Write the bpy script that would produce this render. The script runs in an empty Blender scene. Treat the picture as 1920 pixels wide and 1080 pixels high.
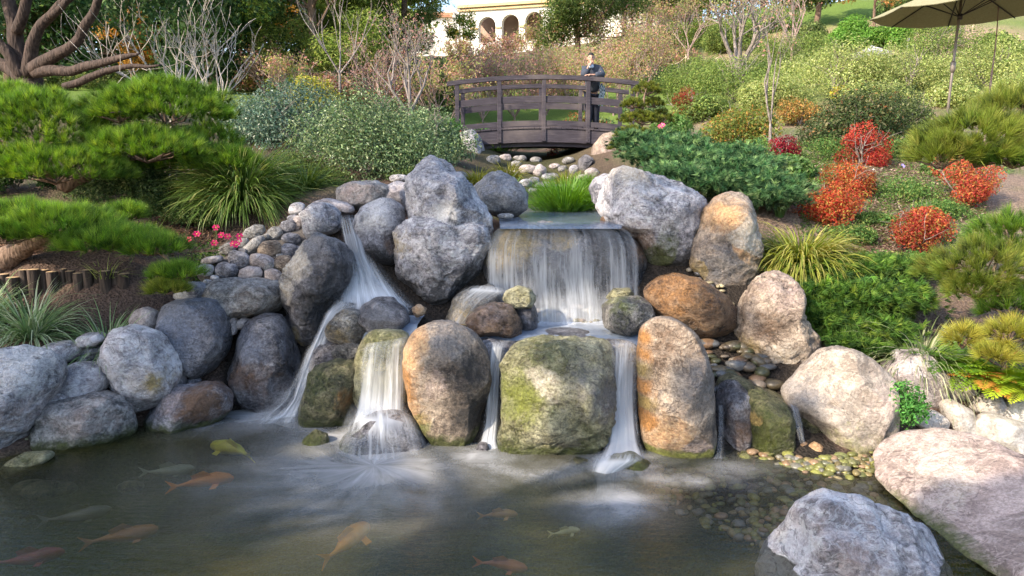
import bpy, bmesh, math, random
import numpy as np
from mathutils import Vector, noise as mn

# ------------------------------------------------------------------ camera, sky, sun, exposure
SC = bpy.context.scene
COL = SC.collection
F = 1400.0                       # focal length in pixels of a 1920 px wide picture
PITCH = math.radians(9.3)
CH = 2.2                         # camera height over the pond
cam_d = bpy.data.cameras.new("camera")
cam = bpy.data.objects.new("camera", cam_d)
COL.objects.link(cam)
cam_d.sensor_width = 36.0
cam_d.lens = F / 1920 * 36.0
cam_d.clip_end = 1000
cam.location = (0, 0, CH)
cam.rotation_euler = (math.radians(90) - PITCH, 0, 0)
SC.camera = cam

SUN_DIR = Vector((-0.66, -0.50, 0.56)).normalized()      # towards the sun
world = bpy.data.worlds.new("World")
SC.world = world
world.use_nodes = True
wn = world.node_tree
wn.nodes.clear()
wo = wn.nodes.new("ShaderNodeOutputWorld")
wb = wn.nodes.new("ShaderNodeBackground")
ws = wn.nodes.new("ShaderNodeTexSky")
ws.sky_type = 'NISHITA'
ws.sun_disc = False
ws.sun_elevation = math.asin(SUN_DIR.z)
ws.sun_rotation = math.atan2(SUN_DIR.x, SUN_DIR.y)
ws.air_density = 1.0
ws.dust_density = 1.5
ws.ozone_density = 1.0
wb.inputs[1].default_value = 0.15
wn.links.new(ws.outputs[0], wb.inputs[0])
wn.links.new(wb.outputs[0], wo.inputs[0])
sd = bpy.data.lights.new("sun", 'SUN')
sd.energy = 2.9
sd.angle = math.radians(0.6)
sd.color = (1.0, 0.86, 0.67)
sun = bpy.data.objects.new("sun", sd)
COL.objects.link(sun)
sun.rotation_euler = (-SUN_DIR).to_track_quat('-Z', 'Y').to_euler()
SC.view_settings.view_transform = 'Standard'
SC.view_settings.look = 'None'
SC.view_settings.gamma = 1
SC.view_settings.use_curve_mapping = False
SC.view_settings.exposure = 1.48
SC.render.engine = 'CYCLES'
SC.cycles.max_bounces = 6
SC.cycles.diffuse_bounces = 3
SC.cycles.glossy_bounces = 3
SC.cycles.transmission_bounces = 3
SC.cycles.transparent_max_bounces = 14
SC.cycles.caustics_reflective = False
SC.cycles.caustics_refractive = False
SC.cycles.use_denoising = True

# ------------------------------------------------------------------ helpers
cp_, sp_ = math.cos(PITCH), math.sin(PITCH)
R = np.random.default_rng(7)

def W(px, py, d):
    """world point seen at pixel (px,py) of the 1920x1080 photo, at ground distance d"""
    b = (540.0 - py) / F
    y = cp_ + sp_ * b
    z = -sp_ + cp_ * b
    t = d / y
    return np.array([(px - 960.0) / F * t, d, CH + z * t])

def Wn(px, py, d):
    b = (540.0 - py) / F
    y = cp_ + sp_ * b
    z = -sp_ + cp_ * b
    t = d / y
    return np.stack([(px - 960.0) / F * t, d + 0 * t, CH + z * t], -1)

def mpp(d):
    return d / F                                          # metres per photo pixel at distance d

def tag(o, label=None, cat=None, group=None, kind=None):
    if label: o['label'] = label
    if cat: o['category'] = cat
    if group: o['group'] = group
    if kind: o['kind'] = kind
    return o

def thing(name, loc, label, cat, group=None):
    o = bpy.data.objects.new(name, None)
    o.empty_display_size = 0.1
    COL.objects.link(o)
    o.location = [float(v) for v in loc]
    return tag(o, label, cat, group)

def origin_of(o):
    v = np.zeros(3)
    while o is not None:
        v += np.array(o.location)
        o = o.parent
    return v

def M(name, V, Fc, mat, parent=None, col=None, smooth=False, uv=None, loc=None, attrs=None):
    """V (n,3) in world coordinates, Fc (m,3|4); makes one mesh object"""
    V = np.asarray(V, dtype=np.float32).reshape(-1, 3)
    Fc = np.asarray(Fc, dtype=np.int32)
    if loc is None:
        loc = np.array([0, 0, 0.0])
        if parent is None:
            loc = np.array([(V[:, 0].min() + V[:, 0].max()) / 2, (V[:, 1].min() + V[:, 1].max()) / 2, V[:, 2].min()])
    off = (origin_of(parent) if parent is not None else 0) + loc
    Vl = V - off
    me = bpy.data.meshes.new(name)
    n, (m, k) = len(V), Fc.shape
    me.vertices.add(n)
    me.vertices.foreach_set('co', Vl.astype(np.float32).ravel())
    me.loops.add(m * k)
    me.loops.foreach_set('vertex_index', Fc.ravel())
    me.polygons.add(m)
    me.polygons.foreach_set('loop_start', np.arange(0, m * k, k, dtype=np.int32))
    me.polygons.foreach_set('loop_total', np.full(m, k, dtype=np.int32))
    me.polygons.foreach_set('use_smooth', np.full(m, smooth, dtype=bool))
    if col is not None:
        col = np.asarray(col, dtype=np.float32)
        if col.shape[1] == 3:
            col = np.concatenate([col, np.ones((len(col), 1), np.float32)], 1)
        a = me.attributes.new('col', 'FLOAT_COLOR', 'POINT')
        a.data.foreach_set('color', col.ravel())
    if attrs:
        for an, av in attrs.items():
            av = np.asarray(av, dtype=np.float32)
            if av.ndim == 1:
                a = me.attributes.new(an, 'FLOAT', 'POINT'); a.data.foreach_set('value', av)
            else:
                a = me.attributes.new(an, 'FLOAT_VECTOR', 'POINT'); a.data.foreach_set('vector', av.ravel())
    me.materials.append(mat)
    me.update(calc_edges=True)
    me.validate()
    o = bpy.data.objects.new(name, me)
    COL.objects.link(o)
    if parent is not None:
        o.parent = parent
    o.location = [float(v) for v in loc]
    return o

def merge(parts):
    Vs, Fs, n = [], [], 0
    for V, Fc in parts:
        V = np.asarray(V, float).reshape(-1, 3)
        Vs.append(V); Fs.append(np.asarray(Fc, int) + n); n += len(V)
    return np.concatenate(Vs), np.concatenate(Fs)

_BOXF = np.array([[0,3,2,1],[4,5,6,7],[0,1,5,4],[1,2,6,5],[2,3,7,6],[3,0,4,7]])
def box(x0, x1, y0, y1, z0, z1):
    return np.array([[x0,y0,z0],[x1,y0,z0],[x1,y1,z0],[x0,y1,z0],[x0,y0,z1],[x1,y0,z1],[x1,y1,z1],[x0,y1,z1]], float), _BOXF

def bevbox(x0, x1, y0, y1, z0, z1, b=0.008):
    """a box with chamfered edges (24 vertices), quads only for the sides via convex hull"""
    bm = bmesh.new()
    V, Fc = box(x0, x1, y0, y1, z0, z1)
    vs = [bm.verts.new(v) for v in V]
    for f in Fc: bm.faces.new([vs[i] for i in f])
    bmesh.ops.bevel(bm, geom=bm.edges[:], offset=b, segments=1, affect='EDGES')
    bmesh.ops.triangulate(bm, faces=bm.faces[:])
    bm.verts.index_update()
    V = np.array([v.co[:] for v in bm.verts]); Fc = np.array([[v.index for v in f.verts] for f in bm.faces])
    bm.free()
    return V, Fc

def tube(pts, rad, n=6, cap=True):
    """tapered tube along pts (k,3) with radii (k)"""
    pts = np.asarray(pts, float); k = len(pts)
    rad = np.broadcast_to(np.asarray(rad, float), (k,))
    T = np.gradient(pts, axis=0)
    T /= np.linalg.norm(T, axis=1)[:, None] + 1e-9
    ref = np.array([0.31, 0.17, 0.93]) if abs(T[0, 2]) < 0.9 else np.array([1.0, 0.1, 0.0])
    A = np.cross(T, ref); A /= np.linalg.norm(A, axis=1)[:, None] + 1e-9
    B = np.cross(T, A)
    an = np.arange(n) * 2 * math.pi / n
    V = pts[:, None] + rad[:, None, None] * (np.cos(an)[None, :, None] * A[:, None] + np.sin(an)[None, :, None] * B[:, None])
    V = V.reshape(-1, 3)
    i = np.arange(k - 1)[:, None] * n; j = np.arange(n)[None]; j2 = (j + 1) % n
    Fc = np.stack([i + j, i + j2, i + n + j2, i + n + j], -1).reshape(-1, 4)
    if cap:
        V = np.concatenate([V, pts[:1], pts[-1:]])
        c0, c1 = len(V) - 2, len(V) - 1
        jj = np.arange(n); j3 = (jj + 1) % n
        f0 = np.stack([np.full(n, c0), j3, jj, jj], -1)
        f1 = np.stack([np.full(n, c1), (k-1)*n + jj, (k-1)*n + j3, (k-1)*n + j3], -1)
        # caps as degenerate-free quads are not possible: use centre fan by tris turned quads with midpoint
        f0 = np.stack([np.full(n//2, c0), jj[0::2][:n//2], jj[1::2][:n//2], (jj[0::2][:n//2] + 2) % n], -1)[:, ::-1]
        f1 = np.stack([np.full(n//2, c1), (k-1)*n + jj[0::2][:n//2], (k-1)*n + jj[1::2][:n//2], (k-1)*n + (jj[0::2][:n//2] + 2) % n], -1)
        Fc = np.concatenate([Fc, f0, f1]) if n % 2 == 0 else Fc
    return V, Fc

def unit(v):
    return v / (np.linalg.norm(v, axis=-1, keepdims=True) + 1e-9)

# ------------------------------------------------------------------ materials
def new_mat(name):
    m = bpy.data.materials.new(name); m.use_nodes = True
    nt = m.node_tree; nt.nodes.clear()
    out = nt.nodes.new("ShaderNodeOutputMaterial")
    return m, nt, out

def nd(nt, typ, ins=None, **kw):
    n = nt.nodes.new(typ)
    for k, v in kw.items(): setattr(n, k, v)
    if ins:
        for k, v in ins.items():
            if hasattr(v, 'is_output') or isinstance(v, bpy.types.NodeSocket): nt.links.new(v, n.inputs[k])
            else: n.inputs[k].default_value = v
    return n

def ramp(nt, fac, stops, interp='LINEAR'):
    n = nt.nodes.new("ShaderNodeValToRGB")
    cr = n.color_ramp; cr.interpolation = interp
    while len(cr.elements) < len(stops): cr.elements.new(0.5)
    for e, (p, c) in zip(cr.elements, stops):
        e.position = p
        e.color = (c, c, c, 1) if not hasattr(c, '__len__') else (c[0], c[1], c[2], 1)
    nt.links.new(fac, n.inputs[0])
    return n.outputs[0]

def mixc(nt, fac, a, b, mode='MIX'):
    n = nt.nodes.new("ShaderNodeMix"); n.data_type = 'RGBA'; n.blend_type = mode
    for idx, v in ((0, fac), (6, a), (7, b)):
        if isinstance(v, bpy.types.NodeSocket): nt.links.new(v, n.inputs[idx])
        elif hasattr(v, '__len__'): n.inputs[idx].default_value = (v[0], v[1], v[2], 1)
        elif idx == 0: n.inputs[idx].default_value = v
        else: n.inputs[idx].default_value = (v, v, v, 1)
    return n.outputs[2]

def mth(nt, op, a, b=None, c=None, clamp=False):
    n = nt.nodes.new("ShaderNodeMath"); n.operation = op; n.use_clamp = clamp
    for i, v in enumerate((a, b, c)):
        if v is None: continue
        if isinstance(v, bpy.types.NodeSocket): nt.links.new(v, n.inputs[i])
        else: n.inputs[i].default_value = v
    return n.outputs[0]

def leaf_mat(name, trans=0.35, rough=0.55, spec=0.35):
    m, nt, out = new_mat(name)
    at = nd(nt, "ShaderNodeAttribute", attribute_name='col')
    p = nd(nt, "ShaderNodeBsdfPrincipled", {'Base Color': at.outputs[0], 'Roughness': rough, 'Specular IOR Level': spec})
    hs = nd(nt, "ShaderNodeHueSaturation", {'Hue': 0.485, 'Saturation': 1.15, 'Value': 1.35, 'Color': at.outputs[0]})
    tr = nd(nt, "ShaderNodeBsdfTranslucent", {'Color': hs.outputs[0]})
    mx = nd(nt, "ShaderNodeMixShader", {0: trans, 1: p.outputs[0], 2: tr.outputs[0]})
    nt.links.new(mx.outputs[0], out.inputs[0])
    return m

def bark_mat(name, c1, c2, scale=18.0, rough=0.85, stretch=0.25):
    m, nt, out = new_mat(name)
    g = nd(nt, "ShaderNodeNewGeometry")
    mp = nd(nt, "ShaderNodeMapping", {'Vector': g.outputs[0], 'Scale': (1, 1, stretch)})
    n1 = nd(nt, "ShaderNodeTexNoise", {'Vector': mp.outputs[0], 'Scale': scale, 'Detail': 6, 'Roughness': 0.65})
    n2 = nd(nt, "ShaderNodeTexVoronoi", {'Vector': mp.outputs[0], 'Scale': scale * 1.4})
    c = ramp(nt, n1.outputs[0], [(0.3, c1), (0.7, c2)])
    c = mixc(nt, 0.5, c, n2.outputs[0], 'SOFT_LIGHT')
    h = mth(nt, 'ADD', n1.outputs[0], n2.outputs[0])
    b = nd(nt, "ShaderNodeBump", {'Height': h, 'Strength': 0.7, 'Distance': 0.02})
    p = nd(nt, "ShaderNodeBsdfPrincipled", {'Base Color': c, 'Roughness': rough, 'Normal': b.outputs[0], 'Specular IOR Level': 0.3})
    nt.links.new(p.outputs[0], out.inputs[0])
    return m

def plain_mat(name, c, rough=0.6, metal=0.0, spec=0.4, var=0.15, scale=20.0):
    m, nt, out = new_mat(name)
    g = nd(nt, "ShaderNodeNewGeometry")
    n1 = nd(nt, "ShaderNodeTexNoise", {'Vector': g.outputs[0], 'Scale': scale, 'Detail': 5})
    cc = ramp(nt, n1.outputs[0], [(0.25, [v * (1 - var) for v in c]), (0.75, [min(1, v * (1 + var)) for v in c])])
    p = nd(nt, "ShaderNodeBsdfPrincipled", {'Base Color': cc, 'Roughness': rough, 'Metallic': metal, 'Specular IOR Level': spec})
    nt.links.new(p.outputs[0], out.inputs[0])
    return m

def rock_mat(name, dark, mid, light, rough=0.75, scale=5.0, contrast=1.0, vein=0.3, speck=0.5, bump=1.0, spec=0.35):
    """layered stone: blotches, speckle, pale veins, cracks; attribute col paints lichen, stains"""
    m, nt, out = new_mat(name)
    g = nd(nt, "ShaderNodeNewGeometry")
    oi = nd(nt, "ShaderNodeObjectInfo")
    off = nd(nt, "ShaderNodeVectorMath", {0: oi.outputs['Random'], 1: (37.0, 91.0, 53.0)}, operation='MULTIPLY')
    pos = nd(nt, "ShaderNodeVectorMath", {0: g.outputs[0], 1: off.outputs[0]}, operation='ADD').outputs[0]
    n1 = nd(nt, "ShaderNodeTexNoise", {'Vector': pos, 'Scale': scale, 'Detail': 9, 'Roughness': 0.62, 'Distortion': 0.7})
    c = ramp(nt, n1.outputs[0], [(0.5 - 0.13 / contrast, dark), (0.5, mid), (0.5 + 0.12 / contrast, light)])
    # fine mineral speckle
    n2 = nd(nt, "ShaderNodeTexNoise", {'Vector': pos, 'Scale': 48.0, 'Detail': 5, 'Roughness': 0.8})
    sp = ramp(nt, n2.outputs[0], [(0.38, 0.10), (0.5, 0.5), (0.62, 0.92)])
    c = mixc(nt, speck, c, sp, 'OVERLAY')
    # streaky strata + veins
    st = nd(nt, "ShaderNodeMapping", {'Vector': pos, 'Rotation': (0.5, 0.35, 0.2), 'Scale': (1.0, 1.3, 1.9)})
    n3 = nd(nt, "ShaderNodeTexNoise", {'Vector': st.outputs[0], 'Scale': scale * 1.5, 'Detail': 8, 'Roughness': 0.68, 'Distortion': 1.0})
    ln = mth(nt, 'ABSOLUTE', mth(nt, 'SUBTRACT', n3.outputs[0], 0.5))
    vn = ramp(nt, ln, [(0.0, 1.0), (0.035, 0.0)])
    c = mixc(nt, mth(nt, 'MULTIPLY', vn, vein), c, [min(1, v * 1.5 + 0.05) for v in light])
    n4 = nd(nt, "ShaderNodeTexNoise", {'Vector': st.outputs[0], 'Scale': scale * 0.8, 'Detail': 4, 'Distortion': 2.0})
    ln4 = mth(nt, 'ABSOLUTE', mth(nt, 'SUBTRACT', n4.outputs[0], 0.47))
    ck = ramp(nt, ln4, [(0.0, 1.0), (0.012, 0.0)])
    c = mixc(nt, mth(nt, 'MULTIPLY', ck, 0.6), c, [v * 0.4 for v in dark])
    # crisp-edged lichen and mineral patches
    n6 = nd(nt, "ShaderNodeTexNoise", {'Vector': pos, 'Scale': scale * 2.6, 'Detail': 10, 'Roughness': 0.72, 'Distortion': 0.3})
    c = mixc(nt, ramp(nt, n6.outputs[0], [(0.575, 0.0), (0.60, 0.55)]), c, [min(.8, v * 1.25) for v in light])
    c = mixc(nt, ramp(nt, n6.outputs[0], [(0.385, 0.55), (0.41, 0.0)]), c, [v * .75 for v in dark])
    # painted stains, plus sunlight and shade on some boulders
    at = nd(nt, "ShaderNodeAttribute", attribute_name='col')
    n5 = nd(nt, "ShaderNodeTexNoise", {'Vector': pos, 'Scale': 14.0, 'Detail': 6, 'Roughness': 0.7})
    f5 = mth(nt, 'MULTIPLY_ADD', n5.outputs[0], 1.6, -0.8)
    fa = mth(nt, 'ADD', at.outputs['Alpha'], mth(nt, 'MULTIPLY', f5, mth(nt, 'GREATER_THAN', at.outputs['Alpha'], 0.02)), clamp=True)
    fa = ramp(nt, fa, [(0.05, 0.0), (0.75, 0.92)])
    tc = mixc(nt, 0.45, at.outputs[0], sp, 'OVERLAY')
    c = mixc(nt, fa, c, tc)
    h = mth(nt, 'ADD', mth(nt, 'MULTIPLY', n1.outputs[0], 0.9), mth(nt, 'MULTIPLY', n2.outputs[0], 0.22))
    h = mth(nt, 'ADD', h, mth(nt, 'MULTIPLY', n3.outputs[0], 0.35))
    vo = nd(nt, "ShaderNodeTexNoise", {'Vector': pos, 'Scale': 28.0, 'Detail': 6, 'Roughness': 0.75, 'Distortion': 0.4})
    h = mth(nt, 'ADD', h, mth(nt, 'MULTIPLY', vo.outputs[0], 0.40))
    h = mth(nt, 'SUBTRACT', h, mth(nt, 'MULTIPLY', ck, 0.12))
    b = nd(nt, "ShaderNodeBump", {'Height': h, 'Strength': 1.0 * bump, 'Distance': 0.085})
    rr = ramp(nt, n1.outputs[0], [(0.3, max(0.05, rough - 0.12)), (0.7, min(1, rough + 0.1))])
    p = nd(nt, "ShaderNodeBsdfPrincipled", {'Base Color': c, 'Roughness': rr, 'Normal': b.outputs[0], 'Specular IOR Level': spec})
    nt.links.new(p.outputs[0], out.inputs[0])
    return m

MAT = {}
MAT['leaf'] = leaf_mat('leaf_matte', 0.40, 0.6, 0.25)
MAT['gloss_leaf'] = leaf_mat('leaf_waxy', 0.25, 0.38, 0.5)
MAT['needle'] = leaf_mat('pine_needle', 0.40, 0.5, 0.3)
MAT['blade'] = leaf_mat('grass_blade', 0.35, 0.42, 0.4)
MAT['bark_dark'] = bark_mat('dark_pine_bark', (0.025, 0.018, 0.016), (0.085, 0.058, 0.048))
MAT['bark_brown'] = bark_mat('brown_pine_bark', (0.07, 0.045, 0.035), (0.25, 0.17, 0.125), 25)
MAT['bark_grey'] = bark_mat('grey_bark', (0.16, 0.13, 0.12), (0.36, 0.31, 0.28), 30)
MAT['bark_pale'] = bark_mat('pale_bark', (0.38, 0.33, 0.29), (0.62, 0.56, 0.50), 30)
MAT['bark_pink'] = bark_mat('pinkish_twig_bark', (0.22, 0.15, 0.14), (0.42, 0.31, 0.28), 30)
# stones
MAT['blue'] = rock_mat('blue_grey_stone', (0.10, 0.10, 0.12), (0.25, 0.245, 0.275), (0.48, 0.46, 0.49), 0.65, 3.6)
MAT['pale'] = rock_mat('pale_grey_stone', (0.155, 0.15, 0.17), (0.42, 0.395, 0.42), (0.70, 0.66, 0.675), 0.8, 4.5, vein=0.4)
MAT['lilac'] = rock_mat('lilac_white_stone', (0.24, 0.215, 0.22), (0.52, 0.48, 0.50), (0.78, 0.74, 0.76), 0.75, 3.2, speck=0.4, vein=0.45)
MAT['pinktan'] = rock_mat('pink_tan_stone', (0.19, 0.14, 0.12), (0.31, 0.235, 0.205), (0.44, 0.35, 0.31), 0.75, 2.4, speck=0.3, vein=0.5, bump=0.6)
MAT['mid'] = rock_mat('mid_grey_stone', (0.13, 0.125, 0.12), (0.30, 0.285, 0.275), (0.47, 0.45, 0.43), 0.75, 6.0)
MAT['cream'] = rock_mat('cream_stone', (0.22, 0.175, 0.14), (0.36, 0.30, 0.245), (0.50, 0.43, 0.36), 0.8, 2.6, speck=0.3, vein=0.3, bump=0.6)
MAT['pink'] = rock_mat('pinkish_grey_stone', (0.26, 0.22, 0.21), (0.42, 0.36, 0.35), (0.58, 0.52, 0.50), 0.75, 5.0, speck=0.35, vein=0.25, bump=0.7)
MAT['tan'] = rock_mat('tan_stone', (0.16, 0.115, 0.085), (0.34, 0.26, 0.195), (0.54, 0.43, 0.33), 0.5, 3.4)
MAT['brownwet'] = rock_mat('wet_brown_stone', (0.06, 0.035, 0.02), (0.17, 0.095, 0.05), (0.30, 0.19, 0.11), 0.32, 6.0, spec=0.5)
MAT['wet'] = rock_mat('wet_speckled_stone', (0.045, 0.042, 0.04), (0.15, 0.135, 0.12), (0.36, 0.33, 0.29), 0.38, 7.0, speck=0.9, spec=0.5)
MAT['dark'] = rock_mat('dark_wet_stone', (0.035, 0.033, 0.038), (0.115, 0.108, 0.12), (0.29, 0.275, 0.285), 0.33, 4.2, speck=0.7, spec=0.5)
MAT['mossy'] = rock_mat('algae_stone', (0.03, 0.034, 0.016), (0.10, 0.10, 0.045), (0.24, 0.21, 0.12), 0.35, 8.0, speck=0.8, spec=0.5)
MAT['lime'] = rock_mat('yellow_green_wet_stone', (0.10, 0.092, 0.045), (0.26, 0.24, 0.13), (0.46, 0.43, 0.28), 0.33, 3.6, speck=0.7, spec=0.5)

TC = {  # stain colours
 'moss': (0.07, 0.085, 0.018), 'lime': (0.22, 0.24, 0.05), 'rust_lit': (0.46, 0.22, 0.07), 'ochre': (0.42, 0.30, 0.11),
 'orange': (0.62, 0.38, 0.20), 'white': (0.72, 0.70, 0.68), 'black': (0.03, 0.03, 0.032), 'cream': (0.66, 0.58, 0.48),
 'pink': (0.52, 0.40, 0.36), 'brown': (0.16, 0.09, 0.05), 'blue': (0.20, 0.22, 0.28), 'grey': (0.20, 0.19, 0.19)}

# ------------------------------------------------------------------ terrain
def ce(x, y, z): return (x, y, z)
CP = []
for t in [
 # left bank
 (-150,905,5.0),(-250,640,5.9),(-60,650,6.2),(60,635,6.35),(150,622,6.5),(60,590,6.75),(240,575,6.9),(-150,590,6.7),
 (60,508,6.98),(240,500,7.12),(-150,520,6.9),(150,450,7.8),(330,430,8.0),(330,560,7.2),(400,470,7.9),(0,450,7.6),(200,345,9.4),(0,345,9.2),(-300,345,9),
 (450,365,9.2),(560,385,8.3),(600,350,9.6),(700,343,9.3),(860,335,10.5),(820,380,8.6),(640,400,8.1),
 (650,300,11.5),(400,250,13.5),(200,200,17),(0,200,17),(450,180,20),(700,225,18),(845,245,16.2),(800,290,13),(-300,200,17),
 (200,130,32),(-200,130,32),(420,140,30),(700,150,30),
 # stream
 (930,398,9.6),(1160,398,9.6),(1000,306,17),(1000,285,19.5),(1000,255,23.5),(1000,205,30),(1000,130,42),
 (1140,330,11.5),(1120,300,14.5),(1175,245,16.2),(1250,250,16.2),
 # right
 (1230,380,8.4),(1330,400,8.3),(1420,370,9.2),(1430,480,7.7),(1500,500,7.6),(1550,560,7.1),(1600,640,6.7),(1500,600,6.8),(1700,620,7.0),(1690,440,8.4),(1600,400,9.0),
 (1500,345,10.2),(1700,340,10.2),(1850,410,8.9),(1900,560,7.3),(1850,690,6.2),(1760,690,6.3),(1980,760,5.8),(1400,300,11.5),(1600,292,12.2),(1800,300,12),(1600,240,15.2),
 (1850,250,14.5),(1400,205,19),(1600,150,22.5),(1850,150,22),(1300,210,19),(1500,85,32),(1800,60,32),(1300,110,35),(1600,0,45),(1900,-20,45),(1250,50,55),(2200,100,30),(2300,300,14),
 (1700,905,5.1),(1850,880,5.4),(2000,900,5.2)]:
    CP.append(tuple(W(*t)))
CP += [ce(0,0,.6), ce(-3,0.8,.55), ce(3,-.6,.55),ce(2.2,2.2,-.45), ce(-9,0,.9), ce(9,0,1.0), ce(-9,-8,1.2), ce(9,-8,1.2), ce(-12,6,1.6), ce(12,6,1.9),
       ce(-60,20,4.6), ce(55,20,9), ce(-60,60,12), ce(70,60,24), ce(0,60,10.6), ce(-15,60,10.8), ce(15,60,12), ce(0,110,15), ce(-90,110,16), ce(100,110,32), ce(0,165,17), ce(-120,165,18), ce(120,165,34)]
for x in (-4.2, -3.2, -1.8, -0.6, 0.6, 1.5):
    for y in (2.6, 3.7, 4.7):
        if x < -4 and y > 4: continue
        CP.append(ce(x, y, -0.5))
for px in (250, 420): CP.append(tuple(list(W(px, 800, 5.7)[:2]) + [-0.4]))
for px, d, z in [(480,6.35,-.35),(570,6.5,-.2),(620,6.3,0),(700,5.9,-.2),(800,5.6,-.3),(900,5.5,-.3),(1000,5.4,-.3),(1100,5.4,-.3),(1200,5.3,-.25),(1300,5.35,-.2),
                 (1400,5.4,-.1),(1480,5.35,-.03),(1600,5.15,.0),(1500,4.7,-.14),(1600,4.6,-.10),(1700,4.5,-.08),(1350,4.7,-.3),(1750,4.0,-.1),(1650,3.8,-.3),(1850,3.4,-.4),(1900,3.9,-.35),
                 (1980,4.4,-.1),(1400,3.9,-.42),
                 (480,7.0,.55),(700,6.35,.5),(640,6.6,.5),(600,6.95,.55),(800,6.2,.6),(900,6.1,.52),(1000,6.05,.56),(1100,6.05,.56),(1200,6.1,.5),(1300,6.0,.35),(1390,6.1,.38),(1450,6.0,.25),
                 (700,6.9,.72),(850,6.9,.68),(950,6.9,.64),(1050,6.9,.64),(1150,6.9,.64),(1250,6.9,.7),(1350,6.8,.8),(1430,6.7,.75),
                 (700,7.7,1.35),(850,7.7,1.4),(640,7.6,1.45),(900,7.6,1.4),(1250,7.6,1.4),(1380,7.5,1.3),(1600,5.7,.15),(1540,6.1,.45)]:
    p = W(px, 500, d); CP.append(ce(p[0], d, z))
for px, py in [(400,500),(450,470),(500,450),(540,425),(570,415),(480,510),(530,490),(420,530),(510,525)]:
    q = W(px, py + 12, 7.28 + (500 - py) * .0052 + .28); CP.append(ce(q[0], q[1], q[2] - .10))
for px, d, z in [(1000,11.2,1.78),(1080,11.2,1.78),(1020,13,1.80),(1070,13,1.80),(1040,14.6,1.84),(960,7.9,1.42),(1060,7.9,1.42),(1150,7.9,1.42),(980,8.8,1.45),(1060,8.8,1.45),(1120,8.8,1.45),(1040,10,1.5),(1040,10.6,1.6)]:
    q = W(px, 430, d); CP.append(ce(q[0], d, z))
CP = np.array(CP)

def _phi(r2):
    return np.sqrt(r2 + 0.02)
_s = np.array([1.0, 1.0])
def _k(A, B):
    d = A[:, None, :] - B[None]
    return _phi((d ** 2).sum(-1))
_A = _k(CP[:, :2], CP[:, :2]) 
n_ = NCP = len(CP)
_Pm = np.concatenate([np.ones((n_, 1)), CP[:, :2]], 1)
_big = np.zeros((n_ + 3, n_ + 3)); _big[:n_, :n_] = _A - 0.02 * np.eye(n_); _big[:n_, n_:] = _Pm; _big[n_:, :n_] = _Pm.T
_rhs = np.concatenate([CP[:, 2], np.zeros(3)])
_wts = np.linalg.lstsq(_big, _rhs, rcond=None)[0]
def H(x, y):
    x = np.asarray(x, float); y = np.asarray(y, float)
    sh = np.broadcast(x, y).shape
    Q = np.stack([np.broadcast_to(x, sh).ravel(), np.broadcast_to(y, sh).ravel()], 1)
    out = np.empty(len(Q))
    for i in range(0, len(Q), 20000):
        q = Q[i:i + 20000]
        out[i:i + 20000] = _k(q, CP[:, :2]) @ _wts[:NCP] + _wts[NCP] + q @ _wts[NCP + 1:]
    return out.reshape(sh)

_dm = np.concatenate([np.arange(4.5, 20, 0.05), np.arange(20, 110, 0.3)])
def G(px, py, dmin=4.5):
    """where the ray of a pixel meets the ground"""
    dm = _dm[_dm >= dmin]
    Pn = Wn(np.full(len(dm), float(px)), np.full(len(dm), float(py)), dm)
    h = H(Pn[:, 0], Pn[:, 1])
    below = np.nonzero(Pn[:, 2] <= h)[0]
    i = below[0] if len(below) else len(dm) - 1
    return np.array([Pn[i, 0], Pn[i, 1], h[i]])

ny, nx = 330, 300
yy = np.concatenate([np.linspace(-6, 4, 24), 4 + np.cumsum(0.03 + 0.0000028 * np.arange(ny - 24) ** 2.35 * 1.3)])
uu = np.linspace(-1, 1, nx)
YY, UU = np.meshgrid(yy, uu, indexing='ij')
XX = UU * (5.5 + np.maximum(YY, 0) * 0.85)
ZZ = H(XX, YY)
bump = np.array([mn.fractal(Vector((x * 1.3, y * 1.3, 3.1)), 0.8, 2.0, 4) for x, y in zip(XX.ravel(), YY.ravel())]).reshape(XX.shape)
ZZ += bump * np.clip(0.02 + YY * 0.0015, 0.02, 0.12)
gi = np.arange(ny - 1)[:, None] * nx + np.arange(nx - 1)[None]
GF = np.stack([gi, gi + 1, gi + nx + 1, gi + nx], -1).reshape(-1, 4)
GV = np.stack([XX, YY, ZZ], -1).reshape(-1, 3)
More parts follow.
